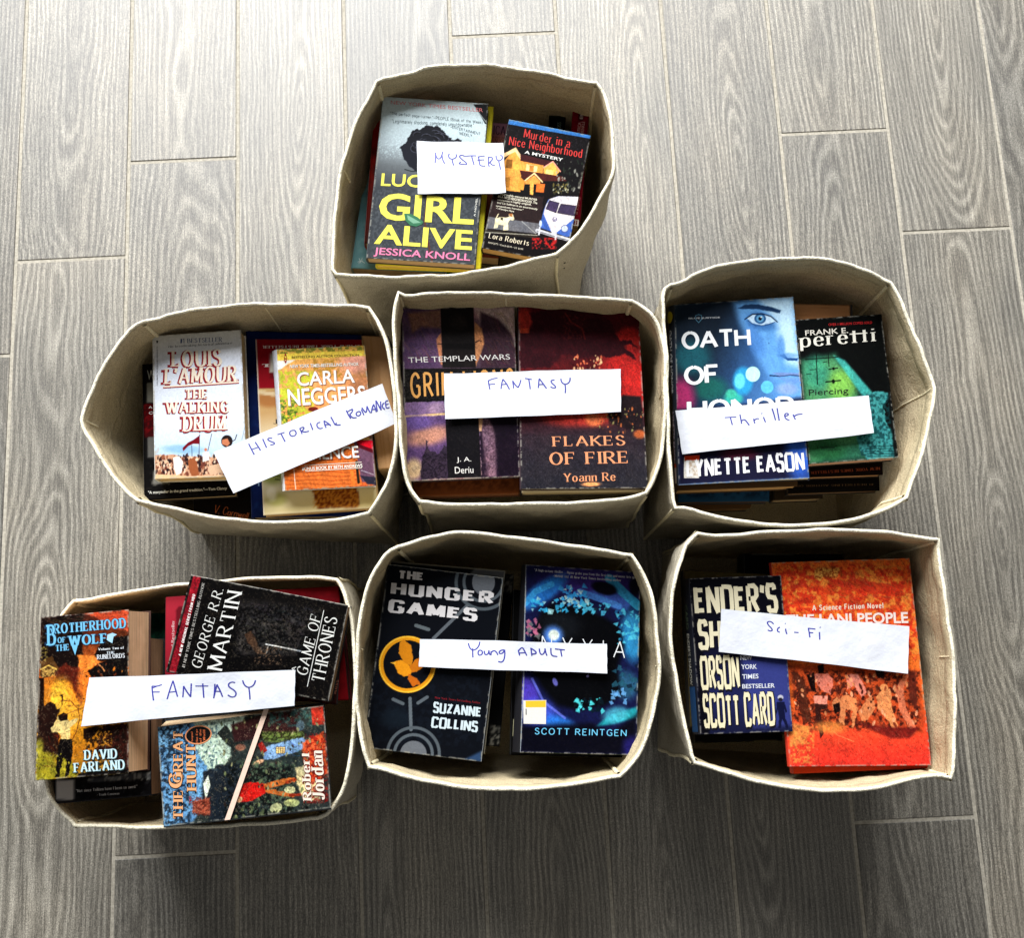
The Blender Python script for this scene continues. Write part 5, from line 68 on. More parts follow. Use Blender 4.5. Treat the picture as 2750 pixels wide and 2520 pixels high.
NOTES=[
{'n': 'mystery', 'fr': 1, 'label': 'white paper slip with MYSTERY handwritten in blue ink', 'Q': [[-8.7,47.12],[1.68,46.34],[1.67,39.92],[-8.79,40.31]], 'zs': (22.0,21.9,21.8,21.9), 'bulge': 0.25, 'strokes': [[[0.2122,0.211],[0.2135,0.3056],[0.2058,0.415]],[[0.2117,0.2407],[0.2255,0.3147],[0.2472,0.344],[0.2697,0.3232],[0.2873,0.2576],[0.2984,0.192]],[[0.2872,0.2669],[0.2915,0.3414],[0.307,0.4063],[0.3205,0.4247]],[[0.3719,0.2351],[0.3609,0.2654],[0.3667,0.312],[0.3911,0.3378],[0.4189,0.3317],[0.4471,0.3011],[0.4561,0.268],[0.4472,0.2399]],[[0.4011,0.3348],[0.4057,0.3863],[0.4165,0.4563]],[[0.5417,0.2756],[0.531,0.2597],[0.5089,0.2546],[0.4864,0.2768],[0.494,0.3096],[0.529,0.3561],[0.5586,0.3935],[0.5706,0.4292],[0.5494,0.4361],[0.5054,0.4319],[0.4807,0.4228],[0.4837,0.4086],[0.5035,0.3848]],[[0.5363,0.2691],[0.564,0.2723],[0.6084,0.2637],[0.6804,0.2621]],[[0.6278,0.2652],[0.6347,0.3259],[0.6515,0.4377]],[[0.6965,0.2847],[0.73,0.2715],[0.7801,0.2599]],[[0.705,0.2769],[0.7115,0.3531],[0.7175,0.4484],[0.7421,0.4577],[0.7695,0.465],[0.7809,0.4525]],[[0.6928,0.3496],[0.7284,0.3414],[0.7727,0.3387]],[[0.8213,0.2743],[0.8179,0.3417],[0.8162,0.4089],[0.8244,0.476]],[[0.8236,0.2935],[0.846,0.2815],[0.8677,0.2974],[0.8641,0.3313],[0.8437,0.3701],[0.8206,0.4089]],[[0.8379,0.3798],[0.8478,0.4277],[0.8694,0.4448],[0.8943,0.4416]],[[0.9088,0.2531],[0.9105,0.3111],[0.9244,0.3495],[0.949,0.3588],[0.9775,0.3292],[0.983,0.2902],[0.974,0.2564],[0.9564,0.252]],[[0.9353,0.357],[0.9441,0.4362],[0.9541,0.5327]]]},
{'n': 'historical', 'fr': 2, 'label': 'long tilted white paper slip reading HISTORICAL ROMANCE in blue ink', 'Q': [[-33.04,10.09],[-13.68,17.25],[-12.16,12.48],[-30.86,5.26]], 'zs': (21.5,21.5,21.3,21.3), 'bulge': 0.1, 'strokes': [[[0.1928,0.1128],[0.1938,0.25],[0.1953,0.3924]],[[0.2285,0.1345],[0.2333,0.2479],[0.2362,0.3579]],[[0.1928,0.2598],[0.2363,0.2719]],[[0.2732,0.1344],[0.2727,0.2459],[0.2729,0.3513]],[[0.3222,0.2024],[0.3038,0.1637],[0.2953,0.1912],[0.3078,0.2596],[0.3244,0.3163],[0.3183,0.3479],[0.2972,0.3232]],[[0.3566,0.168],[0.3971,0.1838]],[[0.3763,0.1785],[0.3795,0.3833]],[[0.4489,0.2168],[0.4293,0.1994],[0.4184,0.2511],[0.4225,0.3216],[0.4397,0.3467],[0.4544,0.3133],[0.4557,0.2449],[0.4489,0.2168]],[[0.4823,0.2321],[0.4835,0.3048],[0.4827,0.3693]],[[0.4819,0.2361],[0.5022,0.2311],[0.5064,0.2737],[0.4859,0.309]],[[0.4859,0.309],[0.5008,0.3582],[0.525,0.3717]],[[0.5477,0.2155],[0.5469,0.3791]],[[0.6015,0.2848],[0.5825,0.2757],[0.5742,0.3438],[0.5829,0.4177],[0.6019,0.427]],[[0.6229,0.2863],[0.6185,0.3732],[0.6195,0.4505]],[[0.6229,0.2863],[0.637,0.358],[0.6488,0.454]],[[0.6209,0.3774],[0.6481,0.4197]],[[0.6666,0.2674],[0.6706,0.3926],[0.6712,0.4762],[0.7012,0.521]],[[0.6697,0.4618],[0.6854,0.4465]],[[0.7596,0.2623],[0.7624,0.3858],[0.7666,0.476]],[[0.7583,0.3075],[0.7826,0.2903],[0.7968,0.291],[0.7887,0.3483],[0.7683,0.3841]],[[0.7702,0.3945],[0.7764,0.4811],[0.7995,0.5094]],[[0.8216,0.3935],[0.8065,0.4029],[0.8018,0.454],[0.8123,0.4959],[0.8284,0.4763],[0.8306,0.4208],[0.8216,0.3935]],[[0.8402,0.3781],[0.842,0.4525],[0.8427,0.5202]],[[0.8464,0.3413],[0.8544,0.4739],[0.8627,0.4766],[0.8763,0.3575]],[[0.8763,0.3575],[0.8779,0.4672],[0.8807,0.5315]],[[0.8857,0.5401],[0.9008,0.4356],[0.9147,0.3763]],[[0.9147,0.3763],[0.9164,0.4864],[0.9134,0.5645]],[[0.8946,0.4725],[0.9179,0.501]],[[0.9208,0.5654],[0.9272,0.4099],[0.9344,0.3151]],[[0.936,0.3298],[0.9399,0.4797],[0.9435,0.5691]],[[0.9435,0.5691],[0.9492,0.472],[0.9574,0.3789]],[[0.9746,0.4445],[0.9615,0.4503],[0.9546,0.5288],[0.9648,0.5894]],[[0.9833,0.4238],[0.9712,0.5816],[0.9934,0.5915]],[[0.9839,0.4176],[0.9991,0.4273]],[[0.9785,0.4989],[0.9956,0.5001]]]},
{'n': 'fantasyupper', 'fr': 3, 'label': 'white paper slip reading FANTASY across the purple and crimson covers', 'Q': [[-6.51,18.03],[13.88,17.63],[13.57,12.49],[-6.59,12.64]], 'zs': (21.6,21.6,21.5,21.5), 'bulge': 0.25, 'strokes': [[[0.2498,0.174],[0.2519,0.2655],[0.2575,0.3776]],[[0.2497,0.1841],[0.2756,0.1426],[0.3023,0.1296]],[[0.2534,0.2698],[0.2879,0.2579]],[[0.332,0.1577],[0.3237,0.2747],[0.3207,0.3759]],[[0.332,0.1577],[0.3521,0.258],[0.3684,0.3924]],[[0.3253,0.279],[0.3546,0.2685]],[[0.3916,0.3691],[0.3905,0.2833],[0.3872,0.2013]],[[0.3872,0.2013],[0.4032,0.3054],[0.4174,0.3583]],[[0.4174,0.3583],[0.429,0.2679],[0.4335,0.1907]],[[0.4577,0.1589],[0.4961,0.1904]],[[0.4782,0.1758],[0.4829,0.2851],[0.486,0.4022]],[[0.5372,0.1894],[0.5342,0.2918],[0.5323,0.3839]],[[0.5383,0.1793],[0.5574,0.2845],[0.5785,0.4065]],[[0.5342,0.3123],[0.565,0.3102]],[[0.6244,0.2149],[0.6038,0.2247],[0.6062,0.2806],[0.6265,0.3451],[0.6315,0.3932],[0.616,0.3993],[0.6007,0.3684]],[[0.6604,0.1947],[0.6628,0.2674],[0.678,0.321],[0.6986,0.3134],[0.7116,0.253],[0.7129,0.1765]],[[0.6831,0.3259],[0.6864,0.4151],[0.684,0.5179]]]},
{'n': 'thriller', 'fr': 4, 'label': 'white paper slip reading Thriller in thin violet ink', 'Q': [[19.77,12.3],[42.03,13.03],[42.12,8.55],[20.15,7.19]], 'zs': (21.7,21.6,21.6,21.6), 'bulge': 0.25, 'strokes': [[[0.2461,0.2559],[0.2745,0.2579],[0.3064,0.2637]],[[0.2754,0.263],[0.2774,0.3593],[0.2797,0.4438]],[[0.3268,0.2118],[0.328,0.3326],[0.3283,0.4336]],[[0.3288,0.369],[0.3445,0.3347],[0.3544,0.3798],[0.3664,0.4886]],[[0.3945,0.3412],[0.3943,0.3969],[0.3966,0.4535]],[[0.3947,0.3849],[0.409,0.3425],[0.4216,0.3527]],[[0.446,0.3216],[0.449,0.3888],[0.4523,0.4488]],[[0.4392,0.2236],[0.4408,0.2389]],[[0.4958,0.1385],[0.5016,0.2838],[0.505,0.423]],[[0.5217,0.1391],[0.522,0.2924],[0.5236,0.441]],[[0.5539,0.3505],[0.5725,0.3387],[0.5764,0.2957],[0.5629,0.28],[0.5535,0.3306],[0.5585,0.4194],[0.5765,0.4596]],[[0.5998,0.3257],[0.6023,0.3816],[0.6078,0.4538]],[[0.6026,0.3717],[0.622,0.3303],[0.6478,0.334]]]},
{'n': 'fantasylower', 'fr': 5, 'label': 'white paper slip reading FANTASY between the orange and black covers', 'Q': [[-44.3,-14.53],[-22.89,-14.81],[-23.04,-18.42],[-45.06,-19.43]], 'zs': (26.9,26.8,26.5,26.9), 'bulge': 0.5, 'strokes': [[[0.3108,0.2447],[0.318,0.3968],[0.3285,0.5754]],[[0.309,0.2393],[0.335,0.2506],[0.3582,0.2182]],[[0.3146,0.2832],[0.3349,0.2455]],[[0.3184,0.3769],[0.3523,0.3865]],[[0.3928,0.567],[0.3995,0.3566],[0.4098,0.1402]],[[0.4098,0.1402],[0.4253,0.3251],[0.441,0.5242]],[[0.3981,0.4075],[0.4299,0.3989]],[[0.4665,0.5459],[0.4665,0.4151],[0.4653,0.2785]],[[0.4653,0.2785],[0.4837,0.4203],[0.5036,0.5456]],[[0.5036,0.5456],[0.5028,0.3733],[0.5005,0.2268]],[[0.5208,0.2933],[0.5827,0.3104]],[[0.5555,0.2408],[0.5608,0.4177],[0.5661,0.5948]],[[0.6126,0.6206],[0.6176,0.4634],[0.6242,0.3003]],[[0.614,0.2699],[0.6149,0.4625],[0.6138,0.5991]],[[0.6239,0.2864],[0.6412,0.4437],[0.6546,0.6009]],[[0.6147,0.4487],[0.6443,0.4669]],[[0.7104,0.2686],[0.6939,0.2414],[0.6775,0.2876],[0.6826,0.3734],[0.7079,0.4521],[0.7199,0.5414],[0.7132,0.6238],[0.6947,0.6249],[0.6788,0.5627]],[[0.7461,0.2213],[0.7529,0.324],[0.7684,0.401],[0.7872,0.4072],[0.8023,0.3392],[0.8075,0.2322]],[[0.7777,0.4186],[0.7828,0.5654],[0.7858,0.7202]]]},
{'n': 'youngadult', 'fr': 6, 'label': 'narrow white paper slip reading Young ADULT over the black and violet covers', 'Q': [[-10.28,-12.03],[10.27,-13.59],[10.06,-16.79],[-10.53,-15.07]], 'zs': (21.1,21.0,21.0,21.1), 'bulge': 0.25, 'strokes': [[[0.2587,0.1088],[0.2647,0.2598],[0.2806,0.358],[0.301,0.3203],[0.3158,0.1995],[0.3202,0.0468]],[[0.2828,0.2901],[0.2836,0.4417],[0.2855,0.6029]],[[0.3242,0.3394],[0.313,0.3685],[0.3121,0.4864],[0.3225,0.528],[0.3351,0.4717],[0.3357,0.3808],[0.3242,0.3394]],[[0.3449,0.3622],[0.348,0.4792],[0.3583,0.5005],[0.3683,0.4415],[0.3694,0.3406]],[[0.3694,0.3406],[0.3719,0.4408],[0.3773,0.4967]],[[0.3814,0.5059],[0.3819,0.3717]],[[0.382,0.4052],[0.3961,0.3354],[0.4092,0.3831],[0.4183,0.4884]],[[0.4499,0.3083],[0.432,0.3284],[0.4231,0.3971],[0.43,0.4526],[0.4452,0.4162],[0.4525,0.3078]],[[0.4535,0.3009],[0.4557,0.4742],[0.4513,0.6585],[0.4388,0.7378],[0.4208,0.7083]],[[0.5269,0.2935],[0.5298,0.3928],[0.5343,0.4851]],[[0.5285,0.3098],[0.5471,0.1831],[0.5604,0.3204],[0.5722,0.4775]],[[0.5324,0.399],[0.5657,0.3791]],[[0.5935,0.2144],[0.5964,0.3466],[0.5994,0.4787]],[[0.5909,0.2149],[0.6143,0.2935],[0.6263,0.3905],[0.5992,0.419]],[[0.6382,0.2226],[0.6417,0.3875],[0.6557,0.441],[0.6683,0.3328],[0.669,0.207]],[[0.6691,0.2334],[0.6735,0.3648],[0.6798,0.4561]],[[0.6998,0.1946],[0.7019,0.4583],[0.7353,0.478]],[[0.7219,0.217],[0.7759,0.2399]],[[0.7528,0.2244],[0.7555,0.349],[0.7599,0.4732]]]},
{'n': 'scifi', 'fr': 7, 'label': 'white paper slip reading Sci-Fi in thin ink beside wide blank space', 'Q': [[23.12,-10.43],[43.75,-13.34],[43.0,-18.4],[22.48,-15.02]], 'zs': (21.2,21.1,20.9,21.1), 'bulge': 0.25, 'strokes': [[[0.2824,0.2317],[0.2715,0.1865],[0.2558,0.1795],[0.2473,0.2126],[0.2568,0.2765],[0.273,0.3306],[0.2787,0.38],[0.266,0.4014],[0.2527,0.3801]],[[0.3167,0.2848],[0.3041,0.324],[0.3048,0.3912],[0.3179,0.4012]],[[0.3471,0.3055],[0.3498,0.3716],[0.3556,0.4295]],[[0.3437,0.1835],[0.3459,0.1938]],[[0.3929,0.3686],[0.4162,0.3652]],[[0.4669,0.2395],[0.472,0.3413],[0.4767,0.4498]],[[0.4643,0.245],[0.5044,0.2504]],[[0.472,0.3413],[0.4938,0.3387]],[[0.5257,0.3077],[0.528,0.3946],[0.5293,0.4774]],[[0.5277,0.1923],[0.5299,0.2068]]]}]
STRIP=[[-26.49,-18.69],[-25.94,-18.64],[-29.98,-29.57],[-30.55,-29.61]]

# ------------------------------------------------------------------ camera
cd = bpy.data.cameras.new('camera'); cam = bpy.data.objects.new('camera', cd); col.objects.link(cam)
cd.sensor_width = 36; cd.lens = CAM['lens']; cd.clip_end = 100; cd.clip_start = .02
cam.matrix_world = Matrix.Translation(Vector(CAM['C'])*U) @ Matrix(CAM['R']).to_4x4()
sc.camera = cam
# ------------------------------------------------------------------ light: one tall window beyond the far side, dim room
w = bpy.data.worlds.new('World'); sc.world = w; w.use_nodes = True
w.node_tree.nodes['Background'].inputs[0].default_value = (1, .985, .95, 1)
w.node_tree.nodes['Background'].inputs[1].default_value = .24
def area(name, loc, aim, sx, sy, power, color):
    d = bpy.data.lights.new(name, 'AREA'); d.shape = 'RECTANGLE'; d.size = sx; d.size_y = sy; d.energy = power; d.color = color
    o = bpy.data.objects.new(name, d); col.objects.link(o); o.location = loc
    o.rotation_euler = (Vector(aim)-Vector(loc)).to_track_quat('-Z', 'Y').to_euler(); return o
area('window_light', (-.7, 3.9, 3.1), (0, -.3, 0), 3.8, 2.8, 900, (.97, .985, 1))
sc.view_settings.view_transform = 'Standard'; sc.view_settings.look = 'None'; sc.view_settings.exposure = 0; sc.view_settings.gamma = 1
sc.cycles.max_bounces = 6
# ------------------------------------------------------------------ helpers
def lin(c):
    return tuple(((x/255)/12.92 if x/255 <= .04045 else ((x/255+.055)/1.055)**2.4) for x in c)
def link(name, me, mats=(), parent=None, kind=None, label=None, cat=None, group=None):
    for m in mats: me.materials.append(m)
    o = bpy.data.objects.new(name, me); col.objects.link(o)
    if parent: o.parent = parent
    if kind: o['kind'] = kind
    if label: o['label'] = label
    if cat: o['category'] = cat
    if group: o['group'] = group
    return o
def mesh(name, vs, fs, scale=U):
    me = bpy.data.meshes.new(name)
    me.from_pydata([tuple(c*scale for c in v) for v in vs], [], fs); me.update(); return me
def smooth(me):
    me.polygons.foreach_set('use_smooth', [True]*len(me.polygons)); return me
def empty(name, loc, rz=0, **p):
    o = bpy.data.objects.new(name, None); col.objects.link(o); o.location = Vector(loc)*U; o.rotation_euler = (0, 0, rz)
    o.empty_display_size = .02
    for k, v in p.items(): o[k] = v
    return o
class NT:
    def __init__(s, name):
        s.m = bpy.data.materials.new(name); s.m.use_nodes = True; s.t = s.m.node_tree; s.b = s.t.nodes['Principled BSDF']
    def n(s, t, **k):
        o = s.t.nodes.new(t)
        for a, v in k.items(): setattr(o, a, v)
        return o
    def l(s, a, b): s.t.links.new(a, b)
    def math(s, op, a, b=None, clamp=False):
        o = s.n('ShaderNodeMath', operation=op, use_clamp=clamp)
        for i, v in enumerate((a, b)):
            if v is None: continue
            if hasattr(v, 'links'): s.l(v, o.inputs[i])
            else: o.inputs[i].default_value = v
        return o.outputs[0]
    def noise(s, vec, scale, detail=3, rough=.5, dist=0):
        o = s.n('ShaderNodeTexNoise'); o.inputs['Scale'].default_value = scale; o.inputs['Detail'].default_value = detail
        o.inputs['Roughness'].default_value = rough; o.inputs['Distortion'].default_value = dist; s.l(vec, o.inputs['Vector']); return o.outputs['Fac']
    def map(s, vec, scale=(1, 1, 1), loc=None):
        o = s.n('ShaderNodeMapping'); o.inputs['Scale'].default_value = scale; s.l(vec, o.inputs['Vector'])
        if loc is not None: s.l(loc, o.inputs['Location'])
        return o.outputs[0]
    def ramp(s, f, stops):
        o = s.n('ShaderNodeValToRGB'); r = o.color_ramp
        while len(r.elements) < len(stops): r.elements.new(.5)
        for e, (p, c) in zip(r.elements, stops): e.position = p; e.color = (*c, 1) if len(c) == 3 else c
        s.l(f, o.inputs[0]); return o.outputs[0]
    def mix(s, f, a, b, mode='MIX'):
        o = s.n('ShaderNodeMix', data_type='RGBA', blend_type=mode)
        for v, i in ((f, 0), (a, 6), (b, 7)):
            if hasattr(v, 'links'): s.l(v, o.inputs[i])
            else: o.inputs[i].default_value = v if i == 0 else (*v, 1)
        return o.outputs[2]
    def bump(s, h, strength, dist, normal=None):
        o = s.n('ShaderNodeBump'); o.inputs['Strength'].default_value = strength; o.inputs['Distance'].default_value = dist; s.l(h, o.inputs['Height'])
        if normal is not None: s.l(normal, o.inputs['Normal'])
        s.l(o.outputs[0], s.b.inputs['Normal']); return o.outputs[0]
    def set(s, **k):
        for a, v in k.items(): s.b.inputs[a.replace('_', ' ')].default_value = v
# ------------------------------------------------------------------ materials
def wood_tile():
    t = NT('wood_look_tile'); tc = t.n('ShaderNodeTexCoord').outputs['Object']; oi = t.n('ShaderNodeObjectInfo')
    rnd = oi.outputs['Random']
    cmb = t.n('ShaderNodeCombineXYZ'); t.l(t.math('MULTIPLY', rnd, 37.), cmb.inputs[0]); t.l(t.math('MULTIPLY', rnd, 91.), cmb.inputs[1]); t.l(t.math('MULTIPLY', rnd, 13.), cmb.inputs[2])
    v = t.n('ShaderNodeVectorMath', operation='ADD'); t.l(tc, v.inputs[0]); t.l(cmb.outputs[0], v.inputs[1]); v = v.outputs[0]
    sx = t.n('ShaderNodeSeparateXYZ'); t.l(tc, sx.inputs[0]); x = sx.outputs[0]; y = sx.outputs[1]
    wob = t.noise(t.map(v, (7, 2.2, 1)), 1, 2, .5)
    wob2 = t.noise(t.map(v, (26, 9, 1)), 1, 3, .6)
    # growth rings of a slightly tilted log cut by the face of the board: nested arches
    xo = t.math('ADD', x, t.math('MULTIPLY', t.math('SUBTRACT', rnd, .5), .11))
    xo = t.math('ADD', xo, t.math('MULTIPLY', t.math('SUBTRACT', wob2, .5), .008))
    yy = t.math('ADD', t.math('MULTIPLY', y, .075), t.math('MULTIPLY', t.math('SUBTRACT', wob, .5), .10))
    r = t.math('SQRT', t.math('ADD', t.math('MULTIPLY', xo, xo), t.math('MULTIPLY', yy, yy)))
    ring = t.math('SINE', t.math('ADD', t.math('MULTIPLY', r, 1000.), t.math('MULTIPLY', wob2, 5.)))
    ring = t.math('POWER', t.math('ADD', t.math('MULTIPLY', ring, .5), .5), 1.6)
    streak = t.noise(t.map(v, (380, 9, 1)), 1, 6, .74, .4)
    streak2 = t.noise(t.map(v, (1300, 150, 1)), 1, 3, .7)
    dash = t.noise(t.map(v, (700, 45, 1)), 1, 2, .5)
    grit = t.noise(t.map(v, (900, 520, 1)), 1, 3, .75)
    cloud = t.noise(t.map(v, (9, 3.5, 1)), 1, 3, .55)
    patch = t.math('MULTIPLY', t.noise(t.map(v, (30, 5, 1)), 1, 2, .5), .42)
    g = t.math('ADD', t.math('MULTIPLY', ring, t.math('MULTIPLY', patch, .62)), t.math('MULTIPLY', streak, .62))
    g = t.math('ADD', t.math('MULTIPLY', g, .80), t.math('MULTIPLY', streak2, .34))
    g = t.math('SUBTRACT', g, t.math('MULTIPLY', t.math('GREATER_THAN', dash, .60), .05))
    base = t.ramp(g, [(.37, (.070, .064, .055)), (.48, (.166, .156, .137)), (.60, (.262, .249, .224)), (.72, (.45, .43, .39))])
    tint = t.ramp(cloud, [(.3, (.80, .80, .79)), (.5, (1, .985, .95)), (.7, (1.14, 1.10, 1.03))])
    c = t.mix(1., base, tint, 'MULTIPLY')
    tone = t.ramp(rnd, [(0, (.76, .755, .735)), (.5, (1, .98, .93)), (1, (1.18, 1.16, 1.10))])
    c = t.mix(1., c, tone, 'MULTIPLY')
    gr = t.ramp(grit, [(.36, (.42, .42, .42)), (.5, (1, 1, 1)), (.64, (1.7, 1.7, 1.7))])
    c = t.mix(.9, c, gr, 'MULTIPLY')
    t.l(c, t.b.inputs['Base Color'])
    rr = t.math('ADD', .40, t.math('MULTIPLY', g, .18)); t.l(rr, t.b.inputs['Roughness'])
    t.b.inputs['IOR'].default_value = 1.62
    h = t.math('ADD', g, t.math('MULTIPLY', grit, .25)); t.bump(h, .5, .0009)
    return t.m
def plain(name, c, rough=.6, grain=.12, scale=400, bump=.15, dist=.0004, spec=.4, k=.8):
    t = NT(name); tc = t.n('ShaderNodeTexCoord').outputs['Object']; nz = t.noise(tc, scale, 4, .6)
    b = tuple(v*k for v in lin(c)); t.l(t.ramp(nz, [(.25, tuple(v*(1-grain*1.6) for v in b)), (.75, tuple(min(1, v*(1+grain)) for v in b))]), t.b.inputs['Base Color'])
    t.set(Roughness=rough); t.b.inputs['Specular IOR Level'].default_value = spec; t.bump(nz, bump, dist); return t.m
def fabric(name, c, k=.8):
    t = NT(name); tc = t.n('ShaderNodeTexCoord').outputs['Object']
    n1 = t.noise(tc, 700, 3, .65); n2 = t.noise(tc, 14, 3, .5)
    wv = t.n('ShaderNodeTexVoronoi'); wv.inputs['Scale'].default_value = 620; t.l(tc, wv.inputs['Vector'])
    b = tuple(v*k for v in lin(c))
    c1 = t.ramp(n1, [(.34, tuple(v*.6 for v in b)), (.5, b), (.68, tuple(min(.95, v*1.2) for v in b))])
    c2 = t.mix(.5, c1, t.ramp(n2, [(.3, (.86, .84, .78)), (.7, (1.06, 1.06, 1.06))]), 'MULTIPLY')
    t.l(c2, t.b.inputs['Base Color']); t.set(Roughness=.9); t.b.inputs['Specular IOR Level'].default_value = .15
    b1 = t.n('ShaderNodeBump'); b1.inputs['Strength'].default_value = .6; b1.inputs['Distance'].default_value = .008; t.l(t.noise(t.map(tc, (26, 26, 40)), 1, 5, .6, 1.2), b1.inputs['Height'])
    t.bump(t.math('ADD', n1, wv.outputs['Distance']), .5, .0008, b1.outputs[0]); return t.m
_vc = {}
def printed(gloss=.42):
    if gloss in _vc: return _vc[gloss]
    t = NT('printed_card'); a = t.n('ShaderNodeVertexColor'); a.layer_name = 'print'
    tc = t.n('ShaderNodeTexCoord').outputs['Object']; nz = t.noise(tc, 1500, 3, .7); n2 = t.noise(tc, 16, 3, .6)
    c = t.mix(.22, a.outputs[0], t.ramp(nz, [(.34, (.62, .62, .62)), (.5, (1, 1, 1)), (.66, (1.5, 1.5, 1.5))]), 'MULTIPLY')
    t.l(c, t.b.inputs['Base Color']); t.l(t.math('ADD', gloss-.1, t.math('MULTIPLY', n2, .25)), t.b.inputs['Roughness'])
    t.b.inputs['Specular IOR Level'].default_value = .03
    t.bump(n2, .10, .003); _vc[gloss] = t.m; return t.m
def pages_mat(c):
    t = NT('paper_edges'); tc = t.n('ShaderNodeTexCoord').outputs['Object']
    n = t.noise(t.map(tc, (12, 12, 1300)), 1, 3, .7); n3 = t.noise(tc, 60, 3, .6); b = tuple(v*.8 for v in lin(c))
    c1 = t.ramp(n, [(.3, tuple(v*.62 for v in b)), (.48, tuple(min(.9, v*1.1) for v in b)), (.7, tuple(min(.92, v*1.35) for v in b))])
    t.l(t.mix(.5, c1, t.ramp(n3, [(.3, (.8, .74, .66)), (.7, (1.05, 1.05, 1.05))]), 'MULTIPLY'), t.b.inputs['Base Color'])
    t.set(Roughness=.85); t.bump(n, .5, .0008); return t.m
_pl = {}
def ink(c, rough=.5):
    c = tuple(c)
    if c not in _pl: _pl[c] = plain('printed_ink', c, rough, .06, 900, .05, .0002, .1, .64)
    return _pl[c]
# ------------------------------------------------------------------ noise and painting of the printed covers
rng = np.random.default_rng(5)
LAT = rng.random((256, 256))
def vnoise(x, y):
    xi = np.floor(x).astype(int); yi = np.floor(y).astype(int); fx = x-xi; fy = y-yi
    fx = fx*fx*(3-2*fx); fy = fy*fy*(3-2*fy); a = lambda i, j: LAT[(xi+i) % 256, (yi+j) % 256]
    return (a(0, 0)*(1-fx)+a(1, 0)*fx)*(1-fy)+(a(0, 1)*(1-fx)+a(1, 1)*fx)*fy
def fbm(x, y, o=3):
    s = 0; a = .5; t = 0
    for i in range(o): s = s+a*vnoise(x*2**i+17.3*i, y*2**i+5.1*i); t += a; a *= .55
    return s/t
def ss(a, b, x):
    t = np.clip((x-a)/(b-a+1e-9), 0, 1); return t*t*(3-2*t)
def pdist(px, py, X, Y, closed=True):
    n = len(px); d = np.full(X.shape, 1e9); ins = np.zeros(X.shape, bool)
    for i in range(n if closed else n-1):
        x0, y0 = px[i], py[i]; x1, y1 = px[(i+1) % n], py[(i+1) % n]; dx, dy = x1-x0, y1-y0
        L = dx*dx+dy*dy+1e-9; t = np.clip(((X-x0)*dx+(Y-y0)*dy)/L, 0, 1)
        d = np.minimum(d, np.hypot(X-x0-t*dx, Y-y0-t*dy))
        if closed and y0 != y1:
            c = (Y < y0) != (Y < y1); ins ^= c & (X < (x1-x0)*(Y-y0)/(y1-y0+1e-12)+x0)
    return d, ins
def bq(Q, u, v): return tuple((1-u)*(1-v)*Q[0][k]+u*(1-v)*Q[1][k]+u*v*Q[2][k]+(1-u)*v*Q[3][k] for k in (0, 1))
